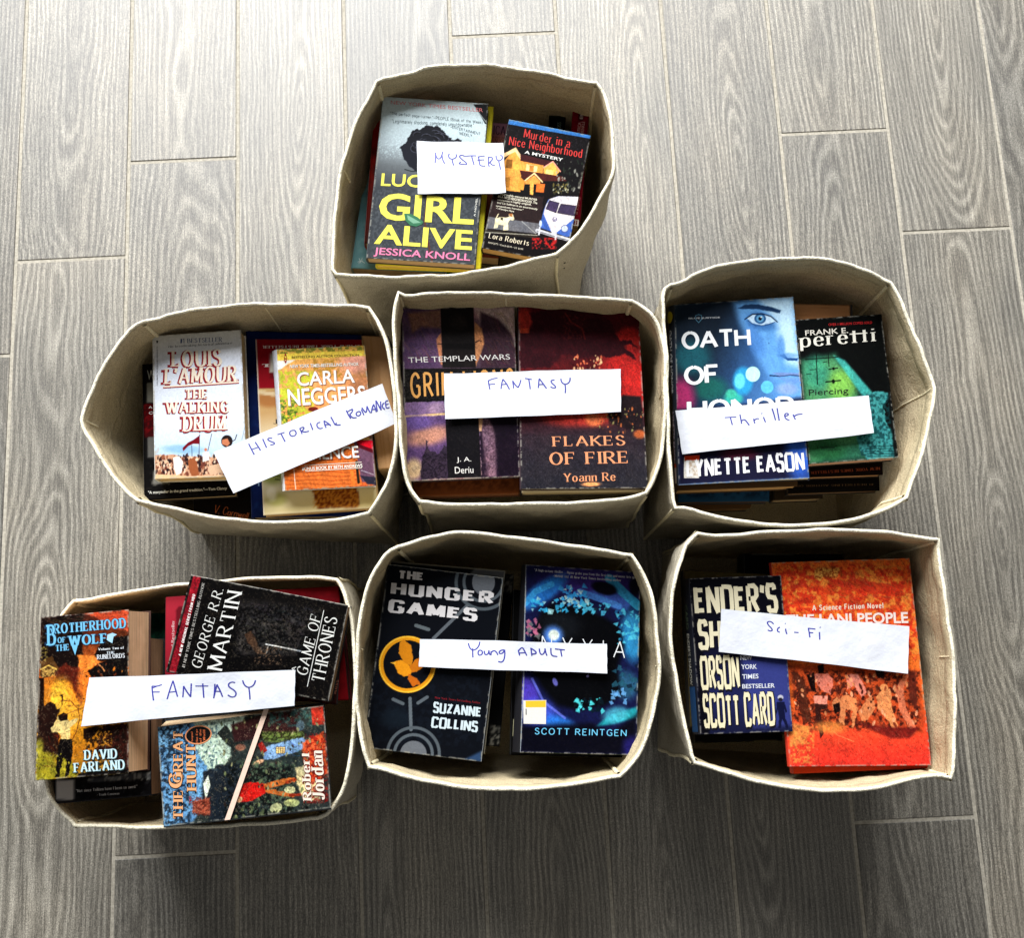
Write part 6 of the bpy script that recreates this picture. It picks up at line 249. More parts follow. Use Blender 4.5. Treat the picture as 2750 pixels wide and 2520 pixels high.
class Paint:
    def __init__(s, X, Y, cell): s.X = X; s.Y = Y; s.C = np.zeros((len(X), 3)); s.cell = cell; s.wander = 0
    def put(s, a, c, m=None):
        c = np.array(c, float); a = a[:, None]
        if m is None: s.C = s.C*(1-a)+c*a
        else: s.C[m] = s.C[m]*(1-a)+c*a
    def box(s, xs, ys, pad): return (s.X > min(xs)-pad) & (s.X < max(xs)+pad) & (s.Y > min(ys)-pad) & (s.Y < max(ys)+pad)
    def poly(s, pts, c, alpha=1, soft=3):
        s0 = soft; xs = [p[0] for p in pts]; ys = [p[1] for p in pts]; soft = max(soft, s.cell); m = s.box(xs, ys, soft)
        if not m.any(): return
        x_, y_ = s.X[m], s.Y[m]
        wa = min(s.wander, .13*min(max(xs)-min(xs), max(ys)-min(ys)))
        if 3 < s0 <= 16 and wa: x_ = x_+(fbm(x_/22+3, y_/22)-.5)*wa; y_ = y_+(fbm(x_/22, y_/22+9)-.5)*wa
        d, i = pdist(xs, ys, x_, y_); s.put(ss(-soft/2, soft/2, np.where(i, d, -d))*alpha, c, m)
    def line(s, pts, w, c, alpha=1):
        xs = [p[0] for p in pts]; ys = [p[1] for p in pts]; w = max(w, s.cell*.8); m = s.box(xs, ys, w+s.cell*2)
        if not m.any(): return
        d, _ = pdist(xs, ys, s.X[m], s.Y[m], False); e = max(s.cell*.5, 1); s.put((1-ss(w/2-e, w/2+e, d))*alpha, c, m)
    def blob(s, p, rx, ry, ang, c, alpha, soft):
        a = math.radians(ang); dx = s.X-p[0]; dy = s.Y-p[1]; r = np.hypot((dx*math.cos(a)+dy*math.sin(a))/rx, (-dx*math.sin(a)+dy*math.cos(a))/ry)
        m = r < 1.6; e = max(soft*.5, s.cell/min(rx, ry)*.5); s.put((1-ss(1-e, 1+e*.8, r[m]))*alpha, c, m)
    def run(s, ops, key):
        rs = random.Random(key)
        for o in ops:
            k = o[0]
            if k == 'fill': s.C[:] = o[1]
            elif k == 'grad':
                a, b, cs = np.array(o[1]), np.array(o[2]), np.array(o[3], float); t = np.clip(((s.X-a[0])*(b-a)[0]+(s.Y-a[1])*(b-a)[1])/((b-a)**2).sum(), 0, 1)*(len(cs)-1)
                s.C = np.stack([np.interp(t, range(len(cs)), cs[:, i]) for i in range(3)], 1)
            elif k == 'poly': s.poly(o[1], o[2], o[3], o[4])
            elif k == 'line': s.line(o[1], o[2], o[3], o[4])
            elif k == 'blob': s.blob(*o[1:])
            elif k == 'ring':
                r = np.hypot(s.X-o[1][0], s.Y-o[1][1]); e = max(1.2, s.cell*.5); m = abs(r-o[2]) < o[3]+e*2; s.put(1-ss(o[3]/2-e, o[3]/2+e, abs(r[m]-o[2])), o[4], m)
            elif k == 'noise':
                xs = [p[0] for p in o[2]]; ys = [p[1] for p in o[2]]; f = max(8, o[1]*1.2, .10*min(max(xs)-min(xs), max(ys)-min(ys))); m = s.box(xs, ys, 0)
                if not m.any(): continue
                d, i = pdist(xs, ys, s.X[m], s.Y[m]); sh = rs.random()*80
                n = fbm(s.X[m]/(o[1]*1.6)+sh, s.Y[m]/(o[1]*1.6)+sh*.7); a = ss(o[4]-.12, o[4]+.12, n)*o[5]*ss(0, f, np.where(i, d, 0)); s.put(a, o[3], m)
            elif k == 'scatter':
                r2 = random.Random(o[5])
                for _ in range(o[2]):
                    p = bq(o[1], r2.random(), r2.random()); z = o[3]*(.4+r2.random()*.8); s.blob(p, z*.6, z*(.6+r2.random()), r2.uniform(-30, 30), r2.choice(o[4]), .9, .3)
            elif k == 'shards':
                r2 = random.Random(o[5])
                for _ in range(o[2]):
                    p = bq(o[1], r2.random(), r2.random()); n = r2.choice((3, 4)); z = r2.uniform(9, 30); a0 = r2.random()*6.3
                    s.poly([(p[0]+math.cos(a0+i*6.28/n+r2.uniform(-.4, .4))*z*r2.uniform(.4, 1), p[1]+math.sin(a0+i*6.28/n)*z*r2.uniform(.4, 1)) for i in range(n)], r2.choice((o[3], o[3], o[4])), .85, 2)
            elif k == 'hair':
                for _ in range(70):
                    u, v = rs.random(), rs.random(); l = rs.uniform(.1, .3); b = rs.uniform(-.1, .1)
                    s.line([bq(o[1], u, v), bq(o[1], min(1, u+l*.6), min(1, max(0, v+b+l*.35))), bq(o[1], min(1, u+l), min(1, max(0, v+b*2+l)))], 2.2, tuple(c*rs.uniform(.5, 1.15) for c in o[2]), .35)
            elif k == 'stripes':
                n = o[3]
                for i in range(n):
                    v = (i+.6)/n; s.line([bq(o[1], u/6, min(1, v+.02*math.sin(u*2+i))) for u in range(7)], 4, o[2], .75)
            elif k == 'grid':
                for i in range(5): s.line([bq(o[1], i/4, 0), bq(o[1], i/4, 1)], 2, o[2], .9)
                for i in range(4): s.line([bq(o[1], 0, i/3), bq(o[1], 1, i/3)], 2, o[2], .9)
            elif k == 'petals':
                for i in range(34):
                    a = rs.random()*6.28; r = rs.random()**.7; c = (o[1][0]+math.cos(a)*r*120, o[1][1]+math.sin(a)*r*75); z = rs.uniform(18, 44); a0 = a+rs.uniform(-.5, .5)
                    pts = [(c[0]+math.cos(a0+t)*z, c[1]+math.sin(a0+t)*z*.7) for t in np.linspace(-1.1, 1.1, 6)]
                    s.poly(pts, o[4], .9, 6); s.line(pts, 2.6, o[3], .75)
            elif k == 'brush':
                w1 = fbm(s.X/34+5, s.Y/34); a = fbm(s.X/8+w1*7, s.Y/13+w1*7, 4); s.C = s.C*(1+(a-.5)*2*o[1])[:, None]; a = fbm(s.X/60+8, s.Y/50+3, 3); s.C = s.C*(1+(a-.5)[:, None]*np.array((1.1, .9, .6))*o[1])
                n = fbm(s.X/30+w1*3+9, s.Y/24+w1*2, 4); s.put((1-ss(.006, .022, abs(n-.5)))*o[2], (22, 16, 16)); n = fbm(s.X/22+40+w1*3, s.Y/28+w1*2, 4); s.put((1-ss(.004, .016, abs(n-.52)))*o[2]*.5, (250, 226, 180))
            elif k == 'edgewear':
                pass
            elif k == 'pagelines':
                A = s.X if o[2] else s.Y; n = fbm(A/3.2, (s.Y if o[2] else s.X)/300.); s.put(ss(.45, .75, n)*.6, o[1])
        return s.C
# ------------------------------------------------------------------ lettering
def chai(p, n=2):
    for _ in range(n):
        o = [p[0]]
        for a, b in zip(p, p[1:]): o += [(a[0]*.75+b[0]*.25, a[1]*.75+b[1]*.25), (a[0]*.25+b[0]*.75, a[1]*.25+b[1]*.75)]
        p = o+[p[-1]]
    return p
def G(w, *st): return (w, st)
# pen strokes of a plain alphabet, 1 = capital height; 'c' marks a curved stroke
GL = {
'A': G(.78, '0,0 .39,1 .78,0', '.14,.34 .64,.34'), 'B': G(.6, '0,0 0,1', 'c0,1 .58,1 .58,.53 0,.53', 'c0,.53 .66,.53 .66,0 0,0'),
'C': G(.66, 'c.66,.8 .6,1 .3,1 0,1 0,.5 0,0 .3,0 .6,0 .66,.2'), 'D': G(.66, '0,0 0,1', 'c0,1 .4,1 .68,.95 .68,.5 .68,.05 .4,0 0,0'),
'E': G(.54, '0,0 0,1', '0,1 .52,1', '0,.52 .42,.52', '0,0 .54,0'), 'F': G(.52, '0,0 0,1', '0,1 .52,1', '0,.52 .42,.52'),
'G': G(.7, 'c.66,.8 .6,1 .32,1 0,1 0,.5 0,0 .34,0 .62,0 .66,.16', '.66,.05 .66,.46 .4,.46'), 'H': G(.66, '0,0 0,1', '.66,0 .66,1', '0,.52 .66,.52'),
'I': G(.04, '.02,0 .02,1'), 'J': G(.4, 'c.4,1 .4,.3 .4,0 .15,0 0,0 0,.25'), 'K': G(.64, '0,0 0,1', '.6,1 0,.42', '.18,.58 .64,0'), 'L': G(.5, '0,0 0,1', '0,0 .5,0'),
'M': G(.84, '0,0 .04,1', '.04,1 .42,.12', '.42,.12 .8,1', '.8,1 .84,0'), 'N': G(.68, '0,0 0,1', '0,1 .68,0', '.68,0 .68,1'), 'O': G(.74, 'c.37,1 .74,1 .74,.5 .74,0 .37,0', 'c.37,0 0,0 0,.5 0,1 .37,1'),
'P': G(.58, '0,0 0,1', 'c0,1 .62,1 .62,.46 0,.46'), 'Q': G(.74, 'c.37,1 .74,1 .74,.5 .74,0 .37,0', 'c.37,0 0,0 0,.5 0,1 .37,1', '.45,.25 .78,-.1'), 'R': G(.64, '0,0 0,1', 'c0,1 .6,1 .6,.5 0,.5', '.26,.5 .64,0'),
'S': G(.54, 'c.5,.82 .46,1 .26,1 0,1 0,.56 .27,.53 .56,.48 .56,0 .26,0 .04,0 0,.2'), 'T': G(.66, '.33,0 .33,1', '0,1 .66,1'), 'U': G(.66, 'c0,1 0,.4 0,0 .33,0 .66,0 .66,.4 .66,1'),
'V': G(.72, '0,1 .36,0', '.36,0 .72,1'), 'W': G(1.05, '0,1 .26,0', '.26,0 .52,.95', '.52,.95 .79,0', '.79,0 1.05,1'), 'X': G(.68, '0,0 .68,1', '0,1 .68,0'), 'Y': G(.68, '0,1 .34,.46', '.68,1 .34,.46', '.34,.46 .34,0'), 'Z': G(.6, '0,1 .6,1', '.6,1 0,0', '0,0 .6,0'),
'a': G(.44, 'c.02,.56 .1,.66 .26,.66 .44,.66 .44,.45', '.44,.48 .44,0', 'c.44,.38 .2,.4 0,.36 0,.16 0,-.02 .2,0 .4,0 .44,.14'), 'b': G(.46, '0,0 0,1', 'c0,.5 .1,.66 .28,.66 .48,.62 .48,.33 .48,0 .25,0 .05,0 0,.15'),
'c': G(.42, 'c.42,.52 .36,.66 .22,.66 0,.66 0,.33 0,0 .22,0 .38,0 .42,.14'), 'd': G(.46, '.46,0 .46,1', 'c.46,.5 .36,.66 .2,.66 0,.62 0,.33 0,0 .2,0 .4,0 .46,.15'), 'e': G(.46, '.02,.35 .46,.35', 'c.46,.35 .46,.66 .23,.66 0,.66 0,.33 0,0 .23,0 .4,0 .45,.14'),
'f': G(.3, 'c.32,.95 .12,1.05 .12,.8 .12,.4 .12,0', '0,.64 .28,.64'), 'g': G(.46, 'c.46,.5 .36,.66 .2,.66 0,.62 0,.33 0,.02 .2,.02 .4,.02 .46,.15', 'c.46,.66 .46,.1 .46,-.28 .2,-.28 .05,-.28 0,-.2'), 'h': G(.44, '0,0 0,1', 'c0,.42 .08,.66 .26,.66 .44,.66 .44,.4 .44,0'),
'i': G(.04, '.02,0 .02,.66', '.02,.84 .02,.92'), 'j': G(.14, 'c.14,.66 .14,.1 .14,-.25 0,-.25', '.14,.84 .14,.92'), 'k': G(.42, '0,0 0,1', '.38,.66 0,.25', '.12,.36 .42,0'), 'l': G(.04, '.02,0 .02,1'),
'm': G(.74, '0,0 0,.66', 'c0,.42 .06,.66 .2,.66 .37,.66 .37,.4 .37,0', 'c.37,.42 .44,.66 .57,.66 .74,.66 .74,.4 .74,0'), 'n': G(.44, '0,0 0,.66', 'c0,.42 .08,.66 .26,.66 .44,.66 .44,.4 .44,0'), 'o': G(.48, 'c.24,.66 .48,.66 .48,.33 .48,0 .24,0', 'c.24,0 0,0 0,.33 0,.66 .24,.66'),
'p': G(.46, '0,-.28 0,.66', 'c0,.5 .1,.66 .28,.66 .48,.62 .48,.33 .48,0 .25,0 .05,0 0,.15'), 'q': G(.46, '.46,-.28 .46,.66', 'c.46,.5 .36,.66 .2,.66 0,.62 0,.33 0,0 .2,0 .4,0 .46,.15'), 'r': G(.3, '0,0 0,.66', 'c0,.4 .06,.66 .3,.64'),
's': G(.38, 'c.36,.55 .32,.66 .18,.66 0,.66 0,.38 .19,.34 .38,.3 .38,0 .18,0 .04,0 0,.12'), 't': G(.28, '.12,0 .12,.88', '0,.64 .28,.64'), 'u': G(.44, 'c0,.66 0,.25 0,0 .18,0 .36,0 .44,.24', '.44,.66 .44,0'), 'v': G(.44, '0,.66 .22,0', '.22,0 .44,.66'),
'w': G(.66, '0,.66 .17,0', '.17,0 .33,.6', '.33,.6 .49,0', '.49,0 .66,.66'), 'x': G(.42, '0,0 .42,.66', '0,.66 .42,0'), 'y': G(.44, '0,.66 .23,.05', 'c.44,.66 .2,-.1 .12,-.28 0,-.26'), 'z': G(.4, '0,.66 .4,.66', '.4,.66 0,0', '0,0 .4,0'),
'1': G(.2, '.1,0 .1,1', '.1,1 -.06,.84'), '0': G(.5, 'c.25,1 .5,1 .5,.5 .5,0 .25,0', 'c.25,0 0,0 0,.5 0,1 .25,1'), '#': G(.5, '.12,0 .2,1', '.34,0 .42,1', '0,.33 .5,.33', '0,.66 .52,.66'),
'-': G(.3, '0,.38 .3,.38'), '—': G(.6, '0,.38 .6,.38'), '.': G(.04, '.02,0 .02,.06'), ',': G(.06, '.06,.06 0,-.12'), "'": G(.06, '.06,1 0,.72'), '"': G(.2, '.02,1 .02,.78', '.18,1 .18,.78'), '?': G(.4, 'c0,.85 .1,1 .25,1 .45,.95 .4,.6 .2,.55 .2,.28', '.2,0 .2,.06'), '(': G(.16, 'c.16,1.05 0,.8 0,.2 .16,-.1'), ')': G(.16, 'c0,1.05 .16,.8 .16,.2 0,-.1')}
GLB = dict(GL)   # the square-shouldered set for block capitals
def E(w, *st): return (w, st)
_O = 'e.37,1 .62,.86 .74,.5 .62,.14 .37,0 .12,.14 0,.5 .12,.86 .37,1'; _B = 'e0,.5 .12,.63 .27,.66 .42,.56 .47,.33 .42,.1 .26,0 .1,.04 0,.16'; _D = 'e.46,.5 .34,.63 .2,.66 .05,.56 0,.33 .05,.1 .2,0 .34,.04 .46,.16'
GL.update({'O': E(.74, _O), '0': E(.6, 'e.3,1 .51,.86 .6,.5 .51,.14 .3,0 .09,.14 0,.5 .09,.86 .3,1'), 'Q': E(.74, _O, '.45,.25 .78,-.1'), 'C': E(.66, 'e.66,.76 .54,.94 .34,1 .1,.85 0,.5 .1,.15 .34,0 .54,.06 .66,.24'),
'G': E(.7, 'e.66,.78 .54,.95 .34,1 .1,.85 0,.5 .1,.15 .36,0 .56,.04 .66,.14', '.66,.05 .66,.46 .42,.46'), 'D': E(.68, '0,0 0,1', 'e0,1 .3,.99 .56,.86 .68,.5 .56,.14 .3,.01 0,0'),
'S': E(.54, 'e.49,.8 .4,.94 .26,1 .08,.92 .02,.75 .12,.6 .28,.52 .46,.41 .53,.25 .45,.08 .26,0 .1,.06 .01,.22'), 'U': E(.66, 'e0,1 0,.7 .01,.35 .1,.08 .33,0 .56,.08 .65,.35 .66,.7 .66,1'), 'J': E(.4, 'e.4,1 .4,.7 .39,.3 .3,.06 .15,0 .03,.06 0,.2'),
'P': E(.58, '0,0 0,1', 'e0,.99 .25,.99 .48,.93 .57,.73 .48,.52 .25,.46 0,.46'), 'R': E(.64, '0,0 0,1', 'e0,.99 .25,.99 .46,.93 .56,.75 .46,.56 .25,.5 0,.5', '.26,.5 .64,0'), 'B': E(.62, '0,0 0,1', 'e0,.99 .25,.99 .44,.93 .52,.77 .44,.6 .25,.53 0,.53', 'e0,.53 .28,.53 .52,.46 .61,.27 .52,.07 .28,.01 0,.01'),
'a': E(.44, 'e.03,.54 .12,.64 .26,.66 .4,.59 .44,.42', '.44,.48 .44,0', 'e.44,.4 .25,.38 .06,.3 0,.16 .06,.03 .2,0 .35,.05 .44,.16'), 'b': E(.46, '0,0 0,1', _B), 'p': E(.46, '0,-.28 0,.66', _B), 'd': E(.46, '.46,0 .46,1', _D), 'q': E(.46, '.46,-.28 .46,.66', _D),
'g': E(.46, _D, 'e.46,.66 .46,.3 .46,-.05 .38,-.24 .2,-.28 .03,-.22'), 'c': E(.42, 'e.42,.52 .34,.63 .22,.66 .06,.56 0,.33 .06,.1 .22,0 .34,.04 .42,.14'), 'e': E(.46, '.02,.35 .46,.35', 'e.46,.35 .4,.57 .23,.66 .06,.56 0,.33 .06,.1 .23,0 .37,.03 .45,.14'),
'o': E(.48, 'e.24,.66 .42,.56 .48,.33 .42,.1 .24,0 .06,.1 0,.33 .06,.56 .24,.66'), 's': E(.38, 'e.35,.55 .28,.64 .18,.66 .04,.6 .03,.46 .19,.34 .36,.24 .36,.08 .18,0 .07,.03 0,.12')})
def crom(p):
    q = [tuple(2*a-b for a, b in zip(p[0], p[1]))]+p+[tuple(2*a-b for a, b in zip(p[-1], p[-2]))]; o = []
    for a, b, c, d in zip(q, q[1:], q[2:], q[3:]):
        for t in (0, .34, .67): o.append(tuple(.5*(2*b[k]+(c[k]-a[k])*t+(2*a[k]-5*b[k]+4*c[k]-d[k])*t*t+(3*b[k]-a[k]-3*c[k]+d[k])*t**3) for k in (0, 1)))
    return o+[p[-1]]
def ribbon(pts, wf, out):
    n = len(pts)
    if n < 2: return
    L = []; R = []
    for i, p in enumerate(pts):
        a = pts[max(0, i-1)]; b = pts[min(n-1, i+1)]; dx, dy = b[0]-a[0], b[1]-a[1]; l = math.hypot(dx, dy) or 1; dx /= l; dy /= l
        w = wf(dx, dy)/2
        if 0 < i < n-1:
            a1 = (p[0]-a[0], p[1]-a[1]); l1 = math.hypot(*a1) or 1; cs = (a1[0]*dx+a1[1]*dy)/l1; w /= max(.55, cs)
        L.append((p[0]-dy*w, p[1]+dx*w)); R.append((p[0]+dy*w, p[1]-dx*w))
    for i in range(n-1): out.append((L[i], L[i+1], R[i+1], R[i]))
def stroke_text(s, style, kw, fat=0):
    """polygons (quads), in units of the capital height"""
    th = kw.get('w', .14); serif = style == 'serif'; sc_ = {'cond': .62, 'block': .8, 'deco': .62, 'script': .8}.get(style, 1)
    gap = kw.get('gap', {'serif': .24, 'cond': .2, 'block': .19, 'deco': .14, 'script': .1, 'round': .2}.get(style, .2))+(th*.6 if serif else th*.5)
    if style == 'deco': thick, thin = .1, .05
    elif style == 'script': thick, thin = .1, .05
    elif serif: thick, thin = th*1.15, th*.36
    elif style == 'block': thick = thin = th
    else: thick = thin = th
    thick += fat; thin += fat
    wf = lambda dx, dy: (thin+(thick-thin)*abs(dy)**1.5) if serif or style in ('deco', 'script') else (thick if style != 'block' else thick*(.8+.35*abs(dy)))
    x = 0; out = []; sl = kw.get('slant', .25 if style == 'script' else 0)
    for ch in s:
        if ch == ' ': x += .36*sc_+gap*.5; continue
        D_ = GLB if style == 'block' else GL; g = D_.get(ch) or D_.get(ch.upper()) or GL['-']
        k = sc_*(1 if ch != 'I' else 1)
        for st in g[1]:
            cv = st[0] in 'ce'; p = [tuple(float(v) for v in q.split(',')) for q in (st[1:] if cv else st).split()]
            if style == 'script' and ch.islower(): p = [(a, b*.8) for a, b in p]
            if st[0] == 'e': pc = crom(p)
            elif cv and style != 'block': pc = chai(p, 2)
            elif cv: pc = chai(p, 1)
            else: pc = p
            P = [(x+a*k+b*sl, b) for a, b in pc]
            if not cv and style in ('serif', 'block') and ch not in 'AMVWvw':   # square the ends off
                ins = thin*.5-fat*.5
                P = [(a, min(max(b, ins), 1-ins) if 0 <= b <= 1 and abs(P[0][1]-P[-1][1]) < .05 else b) for a, b in P]
            if len(P) == 3 and not cv: ribbon(P[:2], wf, out); ribbon(P[1:], wf, out)
            else: ribbon(P, wf, out)
            if serif and not cv:
                (a, b), (c, d) = P[0], P[-1]
                if abs(b-d) > .3:
                    for (px, py), oth in (((a, b), d), ((c, d), b)):
                        if min(abs(py), abs(py-1), abs(py-.66)) < .02 and not (ch in 'A' and py > .9) and not (ch in 'VWvwM' and py < .2):
                            h = thick*.88+fat*.3; sg = 1 if oth > py else -1
                            out.append(((px-h-fat*.3, py), (px-h-fat*.3, py+sg*(thin*.9)), (px+h+fat*.3, py+sg*(thin*.9)), (px+h+fat*.3, py)))
                elif ch in 'ETFLZ' and abs(a-c) > .2:
                    for px, py in ((c, d),)+(((a, b),) if ch in 'T' else ()):
                        sg = -1 if py > .7 else 1
                        if ch in 'EF' and .3 < py < .7: out.append(((px, py-.07), (px-thin, py-.07), (px-thin, py+.07), (px, py+.07))); continue
                        e0 = (px-thin if px > x+.1 else px); e1 = e0+thin+fat*.4
                        out.append(((e0, py), (e0, py+sg*.17), (e1, py+sg*.22), (e1, py)))
        x += g[0]*k+gap
    return out
_tc = {}
def font_text(s, bold):
    key = (s, round(bold, 4))
    if key in _tc: return _tc[key]
    f = bpy.data.curves.new('lettering', 'FONT'); f.body = s; f.offset = bold; f.resolution_u = 3
    ob = bpy.data.objects.new('lettering', f); col.objects.link(ob)
    me = bpy.data.meshes.new_from_object(ob.evaluated_get(bpy.context.evaluated_depsgraph_get()))
    bpy.data.objects.remove(ob); bpy.data.curves.remove(f)
    v = [(a.co.x, a.co.y) for a in me.vertices]; r = [tuple(v[i] for i in p.vertices) for p in me.polygons]
    bpy.data.meshes.remove(me); _tc[key] = r; return r
def text_polys(s, style, kw):
    if style in ('sans', 'sansb'):
        bold = kw.get('bold', .016 if style == 'sansb' else 0); P = font_text(s, bold); F = P
        if kw.get('out'): F = font_text(s, min(.026, bold+.012))
    else:
        P = stroke_text(s, style, kw); F = stroke_text(s, style, kw, .11) if kw.get('out') else P
    xs = [q[0] for p in P for q in p]; ys = [q[1] for p in P for q in p]
    return P, F, (min(xs), min(ys), max(xs), max(ys))
# ------------------------------------------------------------------ floor
tile = wood_tile(); grout_m = plain('grout', (186, 179, 164), .9, .25, 300, .4, .001, .1, .72)
floor = link('floor', mesh('floor', [(-260, -260, -.11), (260, -260, -.11), (260, 260, -.11), (-260, 260, -.11)], [(0, 1, 2, 3)]), [grout_m], kind='structure')
rp = random.Random(3); _pm = {}
def plank_mesh(wd, ln):
    k = (round(wd, 2), round(ln, 2))
    if k in _pm: return _pm[k]
    a, b, e = wd/2, ln/2, .07; v = []
    for z, i in ((-.6, 0), (-.07, 0), (0, e)): v += [(-a+i, -b+i, z), (a-i, -b+i, z), (a-i, b-i, z), (-a+i, b-i, z)]
    f = [(8, 9, 10, 11)]
    for l in (0, 4):
        for i in range(4): f.append((l+i, l+(i+1) % 4, l+4+(i+1) % 4, l+4+i))
    me = mesh('plank', v, f); me.materials.append(tile); _pm[k] = me; return me
OFF = dict(PLANKS['off']); OFF.update({2: 22-3.0, 3: 8., 5: -9, 6: 14.0, -1: 30, 9: 24, -2: 0, 10: -20, 11: 5})
Lp, Wp = PLANKS['L'], PLANKS['W']
for k in range(-7, 17):
    x = PLANKS['x0']+k*Wp+Wp/2
    for j in range(-3, 4):
        y0 = OFF.get(k, (k*37) % 61)-j*Lp
        if y0 < -170 or y0-Lp > 190: continue
        o = bpy.data.objects.new('plank', plank_mesh(Wp-.46, Lp-.46)); col.objects.link(o); o.parent = floor
        o.location = Vector((x, y0-Lp/2, rp.uniform(-.012, .012)))*U; o.rotation_euler = (0, 0, math.pi*(rp.random() < .5))
# ------------------------------------------------------------------ fabric bins
fab_out = fabric('linen_outside', (192, 183, 163)); fab_in = fabric('linen_inside', (202, 186, 152)); fab_rim = fabric('rim_piping', (236, 229, 206), .86); seam_m = fabric('seam_tape', (238, 226, 190), .85)
def resample(seg, n):
    p = np.array(seg, float); m = len(p)
    # Catmull-Rom through the measured rim points
    ext = np.vstack([2*p[0]-p[1], p, 2*p[-1]-p[-2]]); dense = []
    for i in range(m-1):
        a, b, c, d = ext[i:i+4]
        for t in np.linspace(0, 1, 9)[:-1]: dense.append(.5*((2*b)+(-a+c)*t+(2*a-5*b+4*c-d)*t*t+(-a+3*b-3*c+d)*t**3))
    dense.append(p[-1]); dense = np.array(dense); s = np.r_[0, np.cumsum(np.linalg.norm(np.diff(dense[:, :2], axis=0), axis=1))]; q = np.linspace(0, s[-1], n+1)
    return np.stack([np.interp(q, s, dense[:, i]) for i in range(3)], 1)
def tube(path, r, ns=7, closed=False):
    path = [Vector(p) for p in path]; n = len(path); v = []; f = []
    for i, p in enumerate(path):
        a = path[(i-1) % n] if closed or i else p; b = path[(i+1) % n] if closed or i < n-1 else p
        t = (b-a).normalized(); s = t.cross(Vector((0, 0, 1))); s = s.normalized() if s.length > .2 else Vector((1, 0, 0)); u = s.cross(t)
        for k in range(ns): an = k*math.tau/ns; v.append(tuple(p+s*math.cos(an)*r+u*math.sin(an)*r))
    for i in range(n if closed else n-1):
        for k in range(ns): f.append((i*ns+k, i*ns+(k+1) % ns, ((i+1) % n)*ns+(k+1) % ns, ((i+1) % n)*ns+k))
    return v, f
def make_bin(b):
    rb = random.Random(b['fr']); P = b['pts']; n = len(P); ci = [i for i, k in enumerate(b['kinds']) if k == 'c']
    cen = np.mean([P[i][:2] for i in ci], axis=0); root = empty('storage_bin', (cen[0], cen[1], 0), label=b['label'], category='storage bin', group='fabric bins of books')
    corners = [np.array(P[i][:2]) for i in ci]; base = [cen+(c-cen)*1.03 for c in corners]; NP = 28; rims = []; bases = []; folds = []
    for i, p in b.get('base', {}).items(): base[i] = np.array(p)
    for s in range(4):
        i0 = ci[s]; i1 = ci[(s+1) % 4]; idx = [(i0+k) % n for k in range(((i1-i0) % n)+1)]
        seg = [P[i] for i in idx]; r = resample(seg, NP)
        ff = [P[i] for i in idx if b['kinds'][i] == 'f']
        for f_ in ff: folds.append((s, int(np.argmin(np.linalg.norm(r[:, :2]-np.array(f_[:2]), axis=1)))))
        rims.append(r); t = np.linspace(0, 1, NP+1)[:, None]; bases.append(base[s]*(1-t)+base[(s+1) % 4]*t)
    for _ in range(3):      # let the height of the rim change gradually
        allz = np.concatenate([r[:-1, 2] for r in rims]); z2 = allz.copy()
        for k in range(-5, 6): z2 += np.roll(allz, k)
        z2 /= 12
        for s in range(4): rims[s][:-1, 2] = z2[s*NP:(s+1)*NP]; rims[s][-1, 2] = z2[((s+1) % 4)*NP]
    for s in range(4):
        for i in range(NP+1): rims[s][i, 2] += .12*math.sin(i*.9+s*2+b['fr'])+.08*math.sin(i*2.3+s)
    TH = .32; LV = 18; loc = lambda p: (p[0]-cen[0], p[1]-cen[1], p[2]); inner = []
    ring = np.concatenate([r[:-1] for r in rims]); bring = np.concatenate([x[:-1] for x in bases]); N = len(ring)
    def ringat(h, inset):
        w_ = 1-(1-h)**2.4; pts = bring*(1-w_)+ring[:, :2]*w_
        if inset:
            t = np.roll(pts, -1, 0)-np.roll(pts, 1, 0); nn = np.stack([-t[:, 1], t[:, 0]], 1); nn /= np.linalg.norm(nn, axis=1)[:, None]+1e-9
            sgn = np.sign(((cen-pts)*nn).sum(1)); sgn = 1 if sgn.mean() > 0 else -1; pts = pts+nn*inset*sgn
        k_ = np.arange(N); t2 = np.roll(bring*(1-w_)+ring[:, :2]*w_, -1, 0)-np.roll(bring*(1-w_)+ring[:, :2]*w_, 1, 0); n2 = np.stack([-t2[:, 1], t2[:, 0]], 1); n2 /= np.linalg.norm(n2, axis=1)[:, None]+1e-9
        wr = (.16*np.sin(k_*.36+h*7+b['fr'])+.11*np.sin(k_*.9-h*13+b['fr']*2)+.07*np.sin(k_*1.7+h*21))*min(1, h*(1.05-h)*5)
        z = ring[:, 2]*h+.05; return np.column_stack([pts+n2*wr[:, None], z])
    hs = np.linspace(0, 1, LV+1); O = [ringat(h, 0) for h in hs]; I = [ringat(h, TH) for h in hs]
    for s in range(4):
        ids = [(s*NP+i) % N for i in range(NP+1)]; m = NP+1; v = []; f = []; mi = []
        for L_ in (O, I):
            for lv in range(LV+1): v += [loc(L_[lv][i]) for i in ids]
        B0 = (LV+1)*m
        for lv in range(LV):
            for i in range(NP):
                a = lv*m+i; f.append((a+1, a, a+m, a+m+1)); mi.append(0); a += B0; f.append((a, a+1, a+m+1, a+m)); mi.append(1)
        for i in range(NP):
            a = LV*m+i; f.append((a+1, a, a+B0, a+B0+1)); mi.append(0)
        me = mesh('wall_panel', v, f); smooth(me); o = link('wall_panel', me, [fab_out, fab_in], root); me.polygons.foreach_set('material_index', mi)
    bo = [loc(p) for p in I[0]]; link('base_panel', mesh('base_panel', [(x, y, z+.1) for x, y, z in bo], [tuple(range(N))]), [fab_in], root)
    rimp = [loc((O[-1][i]+I[-1][i])/2) for i in range(N)]; tv, tf = tube(rimp, .2, 8, True)
    link('rim_piping', smooth(mesh('rim_piping', tv, tf)), [fab_rim], root)
